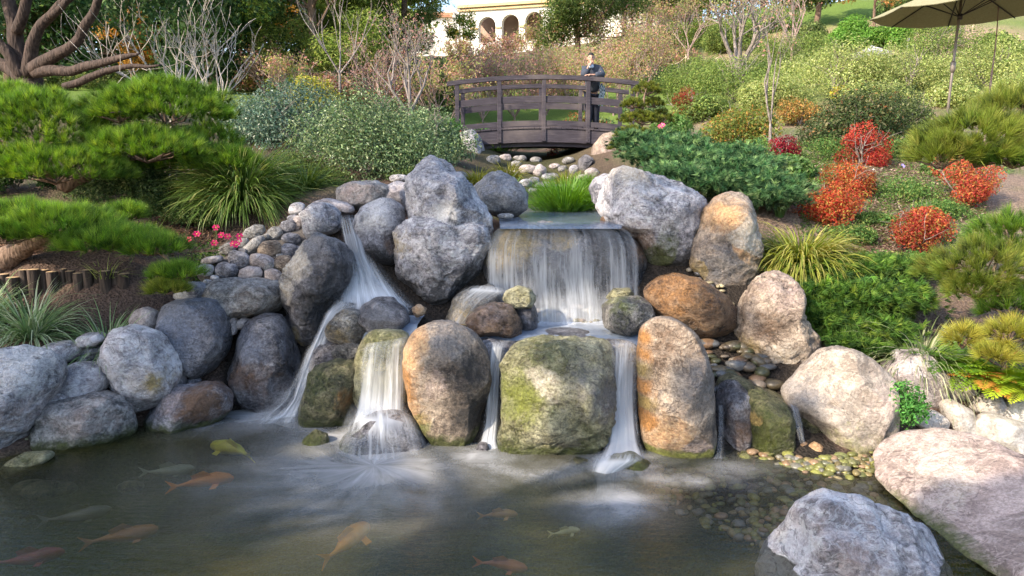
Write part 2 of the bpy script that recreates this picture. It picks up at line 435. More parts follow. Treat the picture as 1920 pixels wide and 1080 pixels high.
# ------------------------------------------------------------------ ground sheet
def ground_cols():
    x, y, z = GV.T
    n = np.array([mn.fractal(Vector((a * .35, b * .35, 9.0)), 0.9, 2.0, 4) for a, b in zip(x, y)])
    mulch = np.array([0.125, 0.085, 0.068]); soil = np.array([0.40, 0.27, 0.19]); lawn = np.array([0.15, 0.23, 0.05]); bed = np.array([0.055, 0.058, 0.024]); litter = np.array([0.30, 0.22, 0.17])
    c = np.tile(mulch, (len(x), 1))
    def mixin(c, t, f): return c * (1 - f[:, None]) + t * f[:, None]
    right = np.clip((x - 1.8) / 1.5, 0, 1) * np.clip((y - 6.5) / 1.5, 0, 1)
    c = mixin(c, litter, right * 0.85)
    far = np.clip((y - 14) / 6, 0, 1)
    c = mixin(c, soil, far * np.clip(x / 6 + .3, 0, 1) * 0.8)
    g = np.clip(0.5 + n * 1.8, 0, 1) * far
    c = mixin(c, lawn * 0.9, g * 0.75)
    for (px, py, r) in [(130, 165, 5), (230, 150, 6), (660, 215, 2.2), (860, 225, 2.5), (1540, 60, 7), (1380, 30, 9), (1180, 215, 3), (880, 195, 4), (1080, 195, 4), (1650, 25, 5)]:
        p = G(px, py, 10)
        f = np.clip(1.5 - np.hypot(x - p[0], (y - p[1]) * .6) / r, 0, 1)
        c = mixin(c, lawn, f * .95)
    for (px, py, r) in [(1800, 70, 4), (1700, 60, 3), (1460, 75, 2.2), (1560, 75, 2), (1880, 110, 3), (1320, 120, 2.0)]:
        p = G(px, py, 10)
        f = np.clip(1.4 - np.hypot(x - p[0], (y - p[1]) * .7) / r, 0, 1)
        c = mixin(c, soil * 1.15, f * .95)
    f = np.clip((0.05 - z) / 0.1, 0, 1) * (y < 7)
    c = mixin(c, bed, f)
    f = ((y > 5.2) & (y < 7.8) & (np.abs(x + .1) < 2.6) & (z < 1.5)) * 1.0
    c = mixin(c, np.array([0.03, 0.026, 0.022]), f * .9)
    n2 = np.array([mn.fractal(Vector((a * 1.1, b * 1.1, 5.0)), 0.9, 2.0, 4) for a, b in zip(x, y)])
    f = np.clip(.35 + n2 * 2.2, 0, 1) * np.clip((x - 1.5) / 1.5, 0, 1) * np.clip((y - 8) / 2, 0, 1) * np.clip((26 - y) / 5, 0, 1)
    c = mixin(c, np.array([0.11, 0.16, 0.045]), f * .75)
    f = np.clip(.3 + n2 * 2.2, 0, 1) * np.clip((-x - 1.0) / 1.0, 0, 1) * np.clip((y - 8.2) / 1, 0, 1) * np.clip((22 - y) / 5, 0, 1)
    c = mixin(c, np.array([0.06, 0.085, 0.03]), f * .7)
    f = np.clip(1.6 - np.abs(x - .35) / 1.0, 0, 1) * ((y > 9) & (y < 19))
    c = mixin(c, np.array([0.07, 0.075, 0.035]), f * .85)
    return c
m, nt, out = new_mat('mulch_and_grass')
at = nd(nt, "ShaderNodeAttribute", attribute_name='col')
g = nd(nt, "ShaderNodeNewGeometry")
v1 = nd(nt, "ShaderNodeTexNoise", {'Vector': g.outputs[0], 'Scale': 30.0, 'Detail': 8, 'Roughness': 0.75, 'Distortion': 1.2})
v2 = nd(nt, "ShaderNodeTexVoronoi", {'Vector': g.outputs[0], 'Scale': 42.0})
f = ramp(nt, v1.outputs[0], [(0.3, 0.18), (0.5, 0.5), (0.68, 0.88)])
c = mixc(nt, 0.9, at.outputs[0], f, 'OVERLAY')
c = mixc(nt, 0.35, c, v2.outputs[0], 'SOFT_LIGHT')
h = mth(nt, 'ADD', v1.outputs[0], v2.outputs[0])
b = nd(nt, "ShaderNodeBump", {'Height': h, 'Strength': 0.9, 'Distance': 0.03})
p = nd(nt, "ShaderNodeBsdfPrincipled", {'Base Color': c, 'Roughness': 0.92, 'Normal': b.outputs[0], 'Specular IOR Level': 0.15})
nt.links.new(p.outputs[0], out.inputs[0])
MAT['ground'] = m
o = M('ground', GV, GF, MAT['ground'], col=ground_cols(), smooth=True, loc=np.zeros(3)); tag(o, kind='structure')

# ------------------------------------------------------------------ stones
_ico = {}
def ico(level):
    if level not in _ico:
        bm = bmesh.new(); bmesh.ops.create_icosphere(bm, subdivisions=level, radius=1.0)
        bm.verts.index_update()
        _ico[level] = (np.array([v.co[:] for v in bm.verts]), np.array([[v.index for v in f.verts] for f in bm.faces]))
        bm.free()
    return _ico[level]

def poly_radius(poly, c, n=96, smooth=1.3):
    P = np.array(poly, float) - c
    th = np.linspace(-math.pi, math.pi, n, endpoint=False)
    out = np.zeros(n)
    for i, t in enumerate(th):
        d = np.array([math.cos(t), math.sin(t)])
        best = 0
        for a, b in zip(P, np.roll(P, -1, 0)):
            e = b - a
            den = d[0] * e[1] - d[1] * e[0]
            if abs(den) < 1e-9: continue
            tt = (a[0] * e[1] - a[1] * e[0]) / den
            s = (a[0] * d[1] - a[1] * d[0]) / den
            if -1e-6 <= s <= 1 + 1e-6 and tt > best: best = tt
        out[i] = best
    k = np.exp(-0.5 * (np.arange(-6, 7) / smooth) ** 2); k /= k.sum()
    out = np.convolve(np.concatenate([out[-6:], out, out[:6]]), k, 'valid')
    return th, out

_rs = [0]
def rock_geo(poly, d, thick, level=4, tilt=(0, 0), rough=1.0, facets=5, box=0.78, spots=(), cen=None, seed=None, algae=None, grow_=1.04):
    _rs[0] += 1
    rg = np.random.default_rng(_rs[0] if seed is None else seed)
    P = np.array(poly, float)
    c = np.array(cen, float) if cen is not None else (P.min(0) + P.max(0)) / 2
    th, rad = poly_radius(P, c); rad = rad * grow_
    S, Fc = ico(level)
    s = S.copy()
    # flat chips on the camera side
    for k in range(int(facets * 1.8)):
        n = rg.normal(size=3); n[1] = -abs(n[1]) - 0.55; n[0] *= 1.1; n /= np.linalg.norm(n)
        hh = rg.uniform(0.66, 0.92)
        dd = np.maximum(0, s @ n - hh)
        s -= (dd * 0.95)[:, None] * n
    rho = np.hypot(s[:, 0], s[:, 2]); ang = np.arctan2(-s[:, 2], s[:, 0])
    Rr = np.interp(ang, np.append(th, math.pi), np.append(rad, rad[0]))
    rp = np.clip(rho, 0, 1) ** box
    sy = np.sign(s[:, 1]) * np.abs(s[:, 1]) ** 0.85
    px = c[0] + Rr * rp * np.cos(ang); py = c[1] + Rr * rp * np.sin(ang)
    dd = d + tilt[0] * (px - c[0]) / 100 + tilt[1] * (py - c[1]) / 100 + thick * sy
    V = Wn(px, py, dd)
    # keep the outline's real size although the front is nearer: use the centre distance for x and z
    dc = dd - thick * sy
    Vc = Wn(px, py, dc)
    V = np.stack([Vc[:, 0], dd, Vc[:, 2]], 1)
    size = (rad.mean()) * mpp(d)
    cw = V.mean(0); N = unit(V - cw)
    seed_v = rg.uniform(0, 100, 3)
    f1 = 1.6 / size; f2 = 5.5 / size
    disp = np.empty(len(V)); crack = np.zeros(len(V))
    for i, v in enumerate(V):
        a = Vector((v[0] + seed_v[0], v[1] + seed_v[1], v[2] + seed_v[2]))
        b_ = Vector((a.x + .25 * a.z, a.y, a.z * 1.5 - .4 * a.x))
        disp[i] = 0.075 * mn.fractal(a * f1, 1.0, 2.0, 2) + 0.033 * (mn.ridged_multi_fractal(b_ * f2 * .42, 0.75, 2.2, 6, 1.0, 2.0) - 1.2) 
        ck_ = max(0, 1 - abs(mn.fractal(b_ * f1 * .55, 1.0, 2.0, 4)) * 16)
        disp[i] -= .032 * ck_; crack[i] = ck_
    V = V + N * (disp * size * rough)[:, None]
    col = np.zeros((len(V), 4)); w = crack * .50 * min(1, rough); col[:, :3] = (.045, .042, .042); col[:, 3] = w
    for sp_x, sp_y, sr, key, st in spots:
        w = np.exp(-((px - sp_x) ** 2 + (py - sp_y) ** 2) / (sr * sr)) * st
        m_ = w > col[:, 3]
        col[m_, :3] = TC[key]; col[:, 3] = np.maximum(col[:, 3], w)
    if algae is not None:
        w = np.clip((algae[0] + algae[1] - V[:, 2]) / algae[1], 0, 1) * 0.9
        m_ = w > col[:, 3]
        col[m_, :3] = TC[algae[2] if len(algae) > 2 else 'moss']; col[:, 3] = np.maximum(col[:, 3], w)
    return V, Fc, col

ROCKS = {}
def boulder(key, label, poly, d, thick, mat, level=4, name='boulder', **kw):
    V, Fc, col = rock_geo(poly, d, thick, level, **kw)
    o = M(name, V, Fc, MAT[mat], col=col, smooth=True)
    tag(o, label, 'boulder' if name == 'boulder' else 'rock')
    ROCKS[key] = o
    return o

def ell(cx, cy, rx, ry, rot=0, n=14, p=2.3, jit=0.08, seed=0):
    rg = np.random.default_rng(int(cx * 7 + cy * 13 + seed))
    out = []
    r = math.radians(rot)
    for k in range(n):
        t = 2 * math.pi * k / n
        cx_, sy_ = math.cos(t), math.sin(t)
        q = (abs(cx_) ** p + abs(sy_) ** p) ** (-1 / p) * (1 + rg.uniform(-jit, jit))
        x, y = rx * q * cx_, ry * q * sy_
        out.append((cx + x * math.cos(r) - y * math.sin(r), cy + x * math.sin(r) + y * math.cos(r)))
    return out

AL = (0.02, 0.10)     # algae ring just over the pond
B = boulder
# --- rocks round the waterfalls, back to front
B('slab_back', 'flat pinkish-grey rock lying behind the small left fall, under the variegated shrub', [(632,355),(660,341),(700,339),(732,352),(742,372),(720,392),(690,397),(655,392),(630,380)], 8.2, .3, 'mid', spots=[(660,350,40,'pink',.5)])
B('back_brown', 'brown shaded stone between the flat pink rock and the tall twin-piece boulder', [(718,352),(740,340),(765,345),(775,370),(765,395),(735,385),(720,372)], 8.3, .3, 'pink')
B('r2', 'upright rounded grey boulder on the left fall\'s right bank, beside the tallest boulder', [(712,374),(740,374),(754,388),(756,430),(750,470),(735,500),(712,503),(690,482),(672,455),(666,420),(680,388)], 7.55, .33, 'blue', spots=[(712,400,35,'white',.5),(712,490,45,'black',.8),(740,460,25,'brown',.5)])
B('r1u', 'tallest pale grey boulder with pointed top and bright ledge, left of the main waterfall', [(795,292),(838,302),(862,325),(882,350),(905,385),(925,415),(922,450),(905,485),(880,510),(830,510),(780,480),(757,440),(755,400),(757,345),(760,318),(775,300)], 7.45, .42, 'pale', level=6, facets=7, rough=1.3, spots=[(838,392,22,'white',.8),(830,350,60,'blue',.4),(790,320,40,'blue',.35)])
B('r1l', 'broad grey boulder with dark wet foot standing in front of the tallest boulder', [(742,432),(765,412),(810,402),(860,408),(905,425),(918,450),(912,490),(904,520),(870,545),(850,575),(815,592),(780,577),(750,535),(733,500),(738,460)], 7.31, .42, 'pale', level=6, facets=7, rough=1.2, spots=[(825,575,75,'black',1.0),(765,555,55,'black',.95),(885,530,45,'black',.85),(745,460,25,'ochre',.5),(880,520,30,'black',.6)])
B('r48', 'rounded grey boulder by the upper stream, between the tallest boulder and the stream grass', [(885,350),(905,330),(935,320),(965,332),(985,360),(990,390),(965,407),(925,402),(895,385)], 8.4, .4, 'mid', spots=[(940,345,40,'blue',.4)])
B('r4b', 'long pale pink slab resting behind the rubble wall\'s top boulder', [(575,385),(610,371),(650,380),(664,393),(650,404),(600,400),(580,400)], 7.9, .15, 'pink')
B('r4', 'rounded pale boulder capping the top of the rubble wall, left of the small fall', [(563,400),(585,382),(615,380),(636,398),(640,425),(622,440),(598,445),(575,450),(561,430)], 7.65, .25, 'pale', spots=[(610,425,25,'blue',.4)])
B('r4c', 'long smooth pinkish stone at the very top of the small left fall', [(620,388),(640,380),(662,388),(664,398),(640,402),(622,400)], 7.8, .12, 'pink', name='rock')
B('r5', 'dark angular wet boulder with a sunlit left edge, between rubble wall and small fall', [(598,438),(630,450),(655,480),(660,510),(645,560),(620,605),(590,638),(565,640),(545,618),(530,570),(533,520),(550,488),(575,455)], 7.0, .40, 'dark', level=6, facets=8, rough=1.4, spots=[(565,488,34,'cream',.85),(545,540,24,'cream',.7),(625,570,60,'black',.9),(640,500,35,'black',.6),(600,455,40,'grey',.5),(560,630,20,'ochre',.5)])  # cream spots paint a sliver of sunlight on the left edge
B('r38', 'large blocky light-grey boulder right of the main waterfall, under the blue juniper', [(1128,365),(1140,325),(1160,309),(1185,318),(1230,328),(1290,350),(1318,375),(1322,420),(1310,460),(1285,500),(1250,517),(1215,510),(1195,475),(1180,440),(1140,418),(1120,395)], 7.6, .45, 'pale', level=6, facets=7, rough=1.0, spots=[(1180,322,30,'cream',.7),(1235,490,55,'moss',.9),(1265,505,60,'black',1.0),(1200,450,30,'brown',.6),(1215,460,45,'brown',.4),(1290,400,25,'blue',.5)])  # foot spots paint moss, wetness and some shadow
B('r38b', 'smaller weathered grey stone tucked behind the left shoulder of the blocky right boulder', [(1105,352),(1115,335),(1135,325),(1150,335),(1150,365),(1130,385),(1112,380)], 8.3, .25, 'blue')
B('r39', 'warm orange-tan upright boulder between the blocky grey boulder and the drooping grass', [(1323,395),(1350,368),(1390,354),(1418,362),(1430,400),(1427,450),(1422,500),(1412,540),(1385,562),(1350,548),(1315,528),(1293,495),(1303,445)], 7.35, .38, 'tan', level=6, facets=6, spots=[(1352,400,34,'orange',.9),(1385,440,40,'cream',.8),(1370,470,40,'orange',.6),(1345,490,50,'grey',.8),(1365,545,40,'black',.5),(1310,500,30,'ochre',.6)])
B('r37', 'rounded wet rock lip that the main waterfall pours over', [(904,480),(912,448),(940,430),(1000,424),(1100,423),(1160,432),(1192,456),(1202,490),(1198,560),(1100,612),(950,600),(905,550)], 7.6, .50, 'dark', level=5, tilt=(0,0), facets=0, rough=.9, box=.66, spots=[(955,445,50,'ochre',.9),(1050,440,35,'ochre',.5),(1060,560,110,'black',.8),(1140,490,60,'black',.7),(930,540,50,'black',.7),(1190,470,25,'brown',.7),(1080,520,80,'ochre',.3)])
B('r36', 'wet rounded rock with water sheeting over it, left foot of the main waterfall', [(838,598),(850,560),(880,542),(920,535),(942,560),(925,595),(880,612),(850,612)], 6.9, .25, 'wet', spots=[(868,590,30,'ochre',.5)])
B('r35', 'small egg-shaped yellowish stone at the main waterfall\'s left foot', [(940,560),(950,545),(972,538),(995,542),(1005,558),(998,576),(975,582),(950,578)], 6.65, .13, 'lime', name='rock')
B('r35b', 'dark wedge stone just beneath the egg-shaped yellowish stone', [(965,575),(1000,570),(1010,590),(1008,618),(980,625),(965,600)], 6.7, .15, 'dark', name='rock')
B('r34', 'brown angular stone in front of the wet rounded rock, above the middle boulders', [(872,602),(895,580),(925,568),(955,572),(970,590),(979,612),(975,632),(930,638),(890,625)], 6.45, .22, 'brownwet', facets=6, spots=[(920,590,30,'pink',.3)])
B('r33', 'speckled square stone at the main waterfall\'s right foot', [(1128,575),(1150,562),(1195,556),(1220,570),(1227,598),(1207,622),(1160,629),(1135,615)], 6.45, .25, 'wet', facets=6, spots=[(1160,565,25,'lime',.4)])
B('r33b', 'pale wet stone half hidden in spray at the right end of the main waterfall', [(1135,560),(1150,543),(1180,540),(1190,556),(1165,566)], 6.75, .12, 'lime', name='rock')
B('r32', 'reddish-brown smooth wet boulder leaning below the orange-tan boulder', [(1208,548),(1235,522),(1270,515),(1320,528),(1360,553),(1385,588),(1387,615),(1365,637),(1330,644),(1290,627),(1250,600),(1220,577)], 6.65, .35, 'brownwet', level=5, facets=4, rough=.55, spots=[(1270,530,50,'rust_lit',.4),(1255,580,35,'rust_lit',.35)])
B('r40', 'tall pointed grey-tan boulder with dark banding, beside the green ground cover', [(1398,562),(1420,530),(1450,512),(1480,522),(1500,548),(1500,580),(1520,620),(1533,655),(1517,692),(1490,722),(1468,727),(1430,702),(1398,672),(1386,630),(1388,590)], 6.55, .38, 'tan', level=6, facets=8, rough=1.2, spots=[(1460,540,40,'pink',.5),(1420,600,30,'brown',.5),(1450,660,30,'cream',.6),(1500,670,35,'grey',.5),(1405,690,30,'black',.5),(1395,640,18,'ochre',.5)])
B('r24a', 'left wet speckled lobe of the pair of stones splitting the small left fall', [(611,617),(625,592),(650,580),(675,585),(688,620),(682,642),(645,645),(618,640)], 6.55, .2, 'wet', spots=[(640,625,25,'ochre',.3)])
B('r24b', 'right grey dome of the pair of stones splitting the small left fall', [(672,575),(700,560),(735,561),(758,580),(767,605),(755,622),(720,634),(690,644),(678,620)], 6.6, .25, 'dark', spots=[(720,590,30,'grey',.6)])
B('r25', 'small flat brown stone under the wet pair of stones', [(622,660),(635,647),(660,643),(684,650),(686,668),(660,678),(632,676)], 6.45, .12, 'wet', name='rock')
B('r27', 'flat-topped algae rock beneath the curtain of the lower left fall', [(668,690),(675,645),(705,622),(765,622),(780,700),(765,790),(690,795),(665,745)], 6.2, .22, 'lime', facets=0, spots=[(720,640,40,'moss',.5)])
B('r26', 'dark mossy boulder left of the lower left fall', [(552,775),(568,722),(590,692),(625,680),(665,680),(684,700),(677,745),(668,785),(640,806),(600,810),(560,800)], 6.25, .3, 'mossy', level=5, spots=[(660,740,20,'rust_lit',.5),(600,720,40,'moss',.4)], algae=AL)
B('r30b', 'narrow dark rock behind the thin right-hand fall', [(1120,645),(1160,640),(1200,650),(1208,760),(1200,880),(1130,880),(1120,760)], 5.95, .2, 'dark', facets=0, spots=[(1170,670,30,'ochre',.3)])
B('gapr', 'dark wet rock seen through the narrow gap fall between the two middle boulders', [(880,650),(935,640),(965,700),(950,870),(880,870),(870,740)], 6.1, .2, 'dark', facets=0)
B('r29', 'rounded upright boulder, painted sunlit orange on its left, shaded and wet on its right, beside the gap fall', [(772,617),(800,602),(850,600),(888,620),(913,658),(923,700),(916,752),(897,812),(872,842),(845,852),(818,838),(790,797),(765,752),(756,700),(760,650)], 5.85, .36, 'tan', level=6, grow_=.985, facets=4, rough=.55, spots=[(790,635,24,'orange',.9),(768,665,24,'orange',1),(764,695,22,'rust_lit',1),(766,725,22,'rust_lit',1),(774,755,22,'orange',1),(785,775,22,'ochre',.9),(785,790,26,'lime',.8),(880,680,50,'black',.75),(890,760,50,'black',.9),(840,845,38,'moss',1),(850,625,45,'grey',.8),(900,810,34,'moss',.8),(830,700,35,'pink',.4)], algae=(0.02,.12))  # left orange paints sunlight, right black paints shade and stream wetness
B('r30', 'wide squarish boulder with yellow-green algae in the middle of the cascade', [(945,652),(975,640),(1040,634),(1110,636),(1150,646),(1168,680),(1162,740),(1147,800),(1122,837),(1080,862),(1040,874),(990,886),(950,875),(930,842),(934,790),(944,740),(938,690)], 5.7, .38, 'lime', level=6, grow_=.985, facets=4, rough=1.1, box=.62, spots=[(975,730,45,'lime',.8),(1010,700,40,'cream',.5),(1130,730,45,'grey',.7),(1060,840,60,'black',.6),(960,830,40,'moss',.6),(1090,700,45,'grey',.5),(1000,865,60,'black',.6),(1100,820,45,'moss',.5),(1010,655,60,'moss',.4)], algae=(0.02,.12))  # lime and cream at left paint sunlight over the algae colour
B('r31', 'tall rounded boulder, sunlit orange painted down its left side, right of the thin fall', [(1204,612),(1230,595),(1265,596),(1300,618),(1322,660),(1337,710),(1347,770),(1340,822),(1322,862),(1292,892),(1252,894),(1220,864),(1203,822),(1197,740),(1196,660)], 5.6, .36, 'tan', level=6, grow_=1.0, facets=4, rough=.55, spots=[(1203,630,16,'rust_lit',.9),(1200,660,16,'rust_lit',1),(1199,690,16,'ochre',1),(1200,720,17,'rust_lit',1),(1202,750,18,'ochre',1),(1206,780,22,'rust_lit',1),(1240,800,45,'orange',.7),(1290,830,40,'pink',.6),(1240,875,40,'lime',.8),(1315,700,45,'grey',.8),(1325,790,30,'black',.6),(1280,730,45,'grey',.4),(1250,630,45,'brown',.4)], algae=(0.02,.10,'lime'))  # orange spots at the left edge and below paint sunlight on the stone
B('r28', 'smooth dark dome in the pond with the lower left fall breaking over it', [(628,858),(645,820),(665,798),(700,778),(745,776),(780,796),(808,842),(800,880),(720,890),(650,884)], 5.75, .30, 'dark', facets=1, rough=.4, spots=[(660,830,40,'moss',.4)])
B('pst1', 'small mossy stone poking from the pond beneath the dark mossy boulder', [(566,850),(568,825),(590,808),(612,815),(620,840),(612,860)], 5.75, .1, 'mossy', name='rock', algae=(0.0,.12))
B('pst2', 'left of the two mossy stones under the thin right fall, at the waterline', [(1038,900),(1050,875),(1080,862),(1110,870),(1125,895),(1115,925),(1060,925)], 5.35, .16, 'mossy', name='rock')
B('pst3', 'right of the two mossy stones under the thin right fall, at the waterline', [(1120,890),(1150,860),(1190,852),(1222,872),(1230,900),(1210,925),(1140,930)], 5.3, .18, 'mossy', name='rock', spots=[(1190,870,25,'moss',.9)])
B('pst4', 'tiny dark stone at the foot of the gap fall', [(892,842),(898,830),(912,830),(918,842),(908,852)], 5.6, .05, 'dark', level=3, name='rock')
B('ledge', 'dark wet ledge behind the middle boulders that holds up the middle pool', [(840,642),(900,632),(1050,628),(1200,632),(1225,660),(1225,860),(1050,880),(850,860)], 6.5, .42, 'dark', facets=0, box=.42, rough=.5)
B('ledge2', 'dark wet ledge under the left pair of stones', [(590,640),(650,636),(780,634),(800,700),(790,780),(600,780),(585,700)], 6.75, .38, 'dark', facets=0, box=.45, rough=.5)
# right waterside
B('wet1', 'black glistening wet rock with violet sheen, right of the tall orange-edged boulder', [(1345,760),(1352,725),(1380,715),(1410,745),(1418,800),(1412,850),(1395,885),(1350,880)], 5.75, .25, 'dark', facets=7, rough=1.4, spots=[(1385,790,30,'brown',.6)])
B('wet2', 'moss-covered wedge rock catching the sun beside the pebble shallows', [(1398,880),(1405,800),(1400,745),(1430,735),(1470,755),(1490,800),(1497,850),(1480,875),(1430,890)], 5.65, .28, 'mossy', level=5, spots=[(1430,800,55,'moss',.8),(1470,850,30,'lime',.9),(1408,780,14,'ochre',.9)])
B('wet3', 'long sloping mossy slab running above the moss-covered wedge rock', [(1345,718),(1375,700),(1410,720),(1470,745),(1500,770),(1480,790),(1410,760),(1365,750)], 6.0, .3, 'mossy')
B('wet3b', 'dark green shaded stone under the left side of the big cream boulder', [(1490,780),(1520,775),(1545,800),(1560,850),(1520,850),(1498,830)], 5.8, .2, 'mossy')
B('r41', 'big smooth cream triangular boulder behind the pebble shallows', [(1472,742),(1510,702),(1550,666),(1590,655),(1640,682),(1680,722),(1702,768),(1692,812),(1672,852),(1640,872),(1590,864),(1540,838),(1500,792)], 5.75, .40, 'cream', level=6, facets=5, rough=.6, spots=[(1500,740,45,'grey',.5),(1560,850,60,'lime',.5),(1650,740,45,'pink',.6)])
B('r42', 'dull pinkish boulder half under the ferns, right of the cream triangular boulder', [(1660,692),(1690,664),(1732,660),(1762,690),(1770,742),(1748,775),(1710,770),(1678,735)], 6.1, .3, 'pink', level=4)
B('lime_s', 'small round lime-crusted stone at the foot of the wet black rock', [(1378,875),(1385,855),(1400,848),(1412,862),(1412,882)], 5.45, .07, 'lime', name='rock', level=3, spots=[(1395,868,20,'lime',.8)])
B('org1', 'orange rounded stone at the foot of the big cream boulder', [(1512,850),(1518,836),(1532,830),(1550,842),(1553,858),(1530,862)], 5.5, .07, 'tan', name='rock', level=3, spots=[(1533,845,30,'orange',.9)])
B('org2', 'brown stone beside the orange rounded stone', [(1492,848),(1498,830),(1514,828),(1520,845),(1510,858)], 5.55, .07, 'brownwet', name='rock', level=3)
B('w1', 'white upright cobble in the sunlit bank above the flat right boulder', [(1768,760),(1785,750),(1815,765),(1832,795),(1828,818),(1800,824),(1782,805)], 5.75, .16, 'cream', facets=2, rough=.4, spots=[(1800,785,60,'white',.4)])
B('w2', 'small oval white cobble left of the upright white cobble', [(1713,795),(1728,776),(1755,771),(1775,785),(1770,803),(1740,811)], 5.75, .13, 'cream', facets=1, rough=.3, name='rock', spots=[(1745,790,50,'white',.4)])
B('w3', 'white stone with blue-grey streaks at the top of the sunlit bank', [(1822,765),(1835,745),(1870,740),(1885,755),(1868,780),(1840,782)], 5.85, .14, 'cream', facets=4, name='rock', spots=[(1862,752,14,'blue',.6),(1850,770,30,'white',.4)])
B('w4', 'wide bright white stone behind the flat right boulder', [(1832,800),(1850,778),(1890,785),(1940,800),(1960,850),(1910,862),(1860,840),(1835,830)], 5.6, .2, 'cream', facets=2, rough=.4, spots=[(1880,820,80,'white',.5)])
B('w5', 'white block at the right edge, on top of the wide bright stone', [(1876,775),(1900,756),(1950,752),(1960,790),(1920,800),(1885,792)], 5.75, .15, 'cream', facets=2, rough=.4, name='rock', spots=[(1910,775,60,'white',.5)])
B('w6', 'pinkish stone half buried under the ferns, left of the streaked white stone', [(1766,725),(1775,700),(1800,695),(1822,715),(1825,745),(1795,752),(1772,748)], 6.0, .15, 'pink', name='rock', spots=[(1790,730,40,'cream',.5)])
B('w7', 'thin pink pebble slab wedged between the white cobbles and the flat right boulder', [(1725,818),(1760,806),(1800,822),(1840,830),(1830,842),(1760,836)], 5.5, .12, 'cream', name='rock')
B('r44', 'huge flat-topped cream boulder at the right edge, its front face in shade', [(1647,860),(1665,832),(1715,818),(1770,812),(1850,828),(1930,862),(2010,900),(2030,1060),(1920,1075),(1850,1062),(1790,1022),(1725,968),(1672,922),(1650,895)], 4.38, .30, 'pinktan', level=6, tilt=(-.15,-.47), facets=3, rough=.6, box=.62, spots=[(1740,850,90,'cream',.3),(1850,960,90,'pink',.6),(1800,1010,80,'pink',.6)], algae=(0.0,.07))
B('r46', 'large pale grey-violet boulder in the foreground, cut by the bottom edge', [(1430,1075),(1452,1035),(1480,1008),(1500,985),(1507,960),(1540,943),(1592,941),(1650,963),(1710,993),(1762,1016),(1790,1060),(1810,1150),(1740,1260),(1600,1300),(1470,1240),(1425,1150)], 3.95, .36, 'lilac', level=6, facets=7, rough=1.1, cen=(1615,1110), spots=[(1600,1040,60,'brown',.35),(1560,1000,40,'pink',.45),(1650,1050,60,'grey',.4)])
B('r47', 'grey stone corner showing at the bottom right of the flat right boulder', [(1895,1085),(1900,1055),(1925,1040),(1990,1045),(1990,1120),(1910,1120)], 3.8, .15, 'blue')
# left bank, water up to the wall
B('r6', 'wide low grey boulder under the rubble wall', [(388,540),(400,528),(430,525),(480,525),(515,530),(531,545),(530,575),(510,592),(460,600),(420,598),(395,582),(384,560)], 7.0, .3, 'mid', level=5, box=.65, spots=[(480,570,40,'brown',.3)])
B('r7', 'small squarish light stone perched left of the wide low boulder', [(330,545),(345,532),(372,529),(386,540),(387,560),(372,567),(340,566),(329,558)], 6.9, .14, 'blue', box=.6, name='rock', spots=[(345,548,14,'white',.8)])
B('r8', 'big dark blue-grey rounded boulder on the left bank', [(298,590),(315,570),(350,562),(395,566),(418,588),(427,620),(422,655),(402,690),(385,705),(352,698),(322,690),(303,650)], 6.65, .35, 'dark', level=5, facets=4, rough=.7, spots=[(350,600,60,'blue',.8),(330,650,40,'blue',.5)])
B('r9', 'smooth pinkish egg-shaped stone between the grasses and the big dark boulder', [(246,598),(255,582),(272,576),(292,584),(297,605),(290,628),(272,632),(254,620)], 6.65, .13, 'pink', facets=0, rough=.3, name='rock')
B('r11', 'small violet-grey stone under the pinkish egg-shaped stone', [(286,625),(300,618),(312,630),(312,648),(298,650),(286,640)], 6.5, .1, 'blue', name='rock', level=3)
B('r21', 'dark slate boulder veiled by spray, left of the left stream\'s foot', [(438,632),(460,607),(490,593),(522,595),(540,622),(552,662),(560,715),(562,770),(520,795),(470,792),(438,765),(428,700)], 6.75, .35, 'dark', level=5, facets=4, rough=.8, spots=[(480,690,40,'brown',.5),(480,640,40,'blue',.6)])
B('r22a', 'small block of tan stone wedged left of the dark slate boulder', [(424,600),(440,594),(446,605),(443,628),(426,628)], 6.8, .08, 'pink', name='rock', level=3)
B('r22b', 'pair-like pale cobble wedged above the dark slate boulder', [(443,604),(455,595),(470,600),(462,616),(447,620)], 6.85, .08, 'pink', name='rock', level=3)
B('r10', 'large pale speckled boulder at the left, with a yellow lichen patch', [(190,645),(212,622),(245,612),(282,627),(312,657),(329,692),(323,732),(297,757),(260,768),(225,753),(201,712),(188,672)], 6.2, .33, 'lilac', level=5, facets=5, rough=.9, spots=[(305,705,18,'ochre',.8),(290,700,40,'tan' if False else 'cream',.3),(260,755,40,'grey',.5)])
B('r12', 'flat pale oval stone on the left bank below the striped grass', [(71,658),(90,644),(130,640),(153,652),(150,667),(125,680),(100,687),(80,674)], 6.15, .17, 'lilac', facets=1, rough=.4, name='rock')
B('r13', 'small flat pinkish stone right of the flat pale oval stone', [(146,634),(160,625),(190,625),(198,636),(180,648),(155,650)], 6.2, .12, 'lilac', facets=1, rough=.4, name='rock')
B('r14', 'blue-grey wedge stone between the pale oval stone and the large speckled boulder', [(150,660),(165,648),(186,650),(190,668),(180,682),(158,680)], 6.25, .12, 'blue', name='rock')
B('r15', 'smooth lilac-grey rounded stone under the flat pale oval stone', [(106,706),(118,690),(140,681),(170,682),(195,692),(203,712),(195,732),(170,747),(140,750),(118,737)], 6.05, .22, 'lilac', facets=2, rough=.5, spots=[(150,710,60,'blue',.25)])
B('r16', 'large angular blue-grey boulder at the left edge', [(-70,670),(0,661),(50,660),(85,668),(103,700),(92,732),(77,762),(57,805),(35,845),(8,880),(-50,890),(-80,800)], 5.65, .38, 'pale', level=5, facets=7, rough=1.1, spots=[(50,680,60,'white',.45),(60,760,40,'pink',.4)])
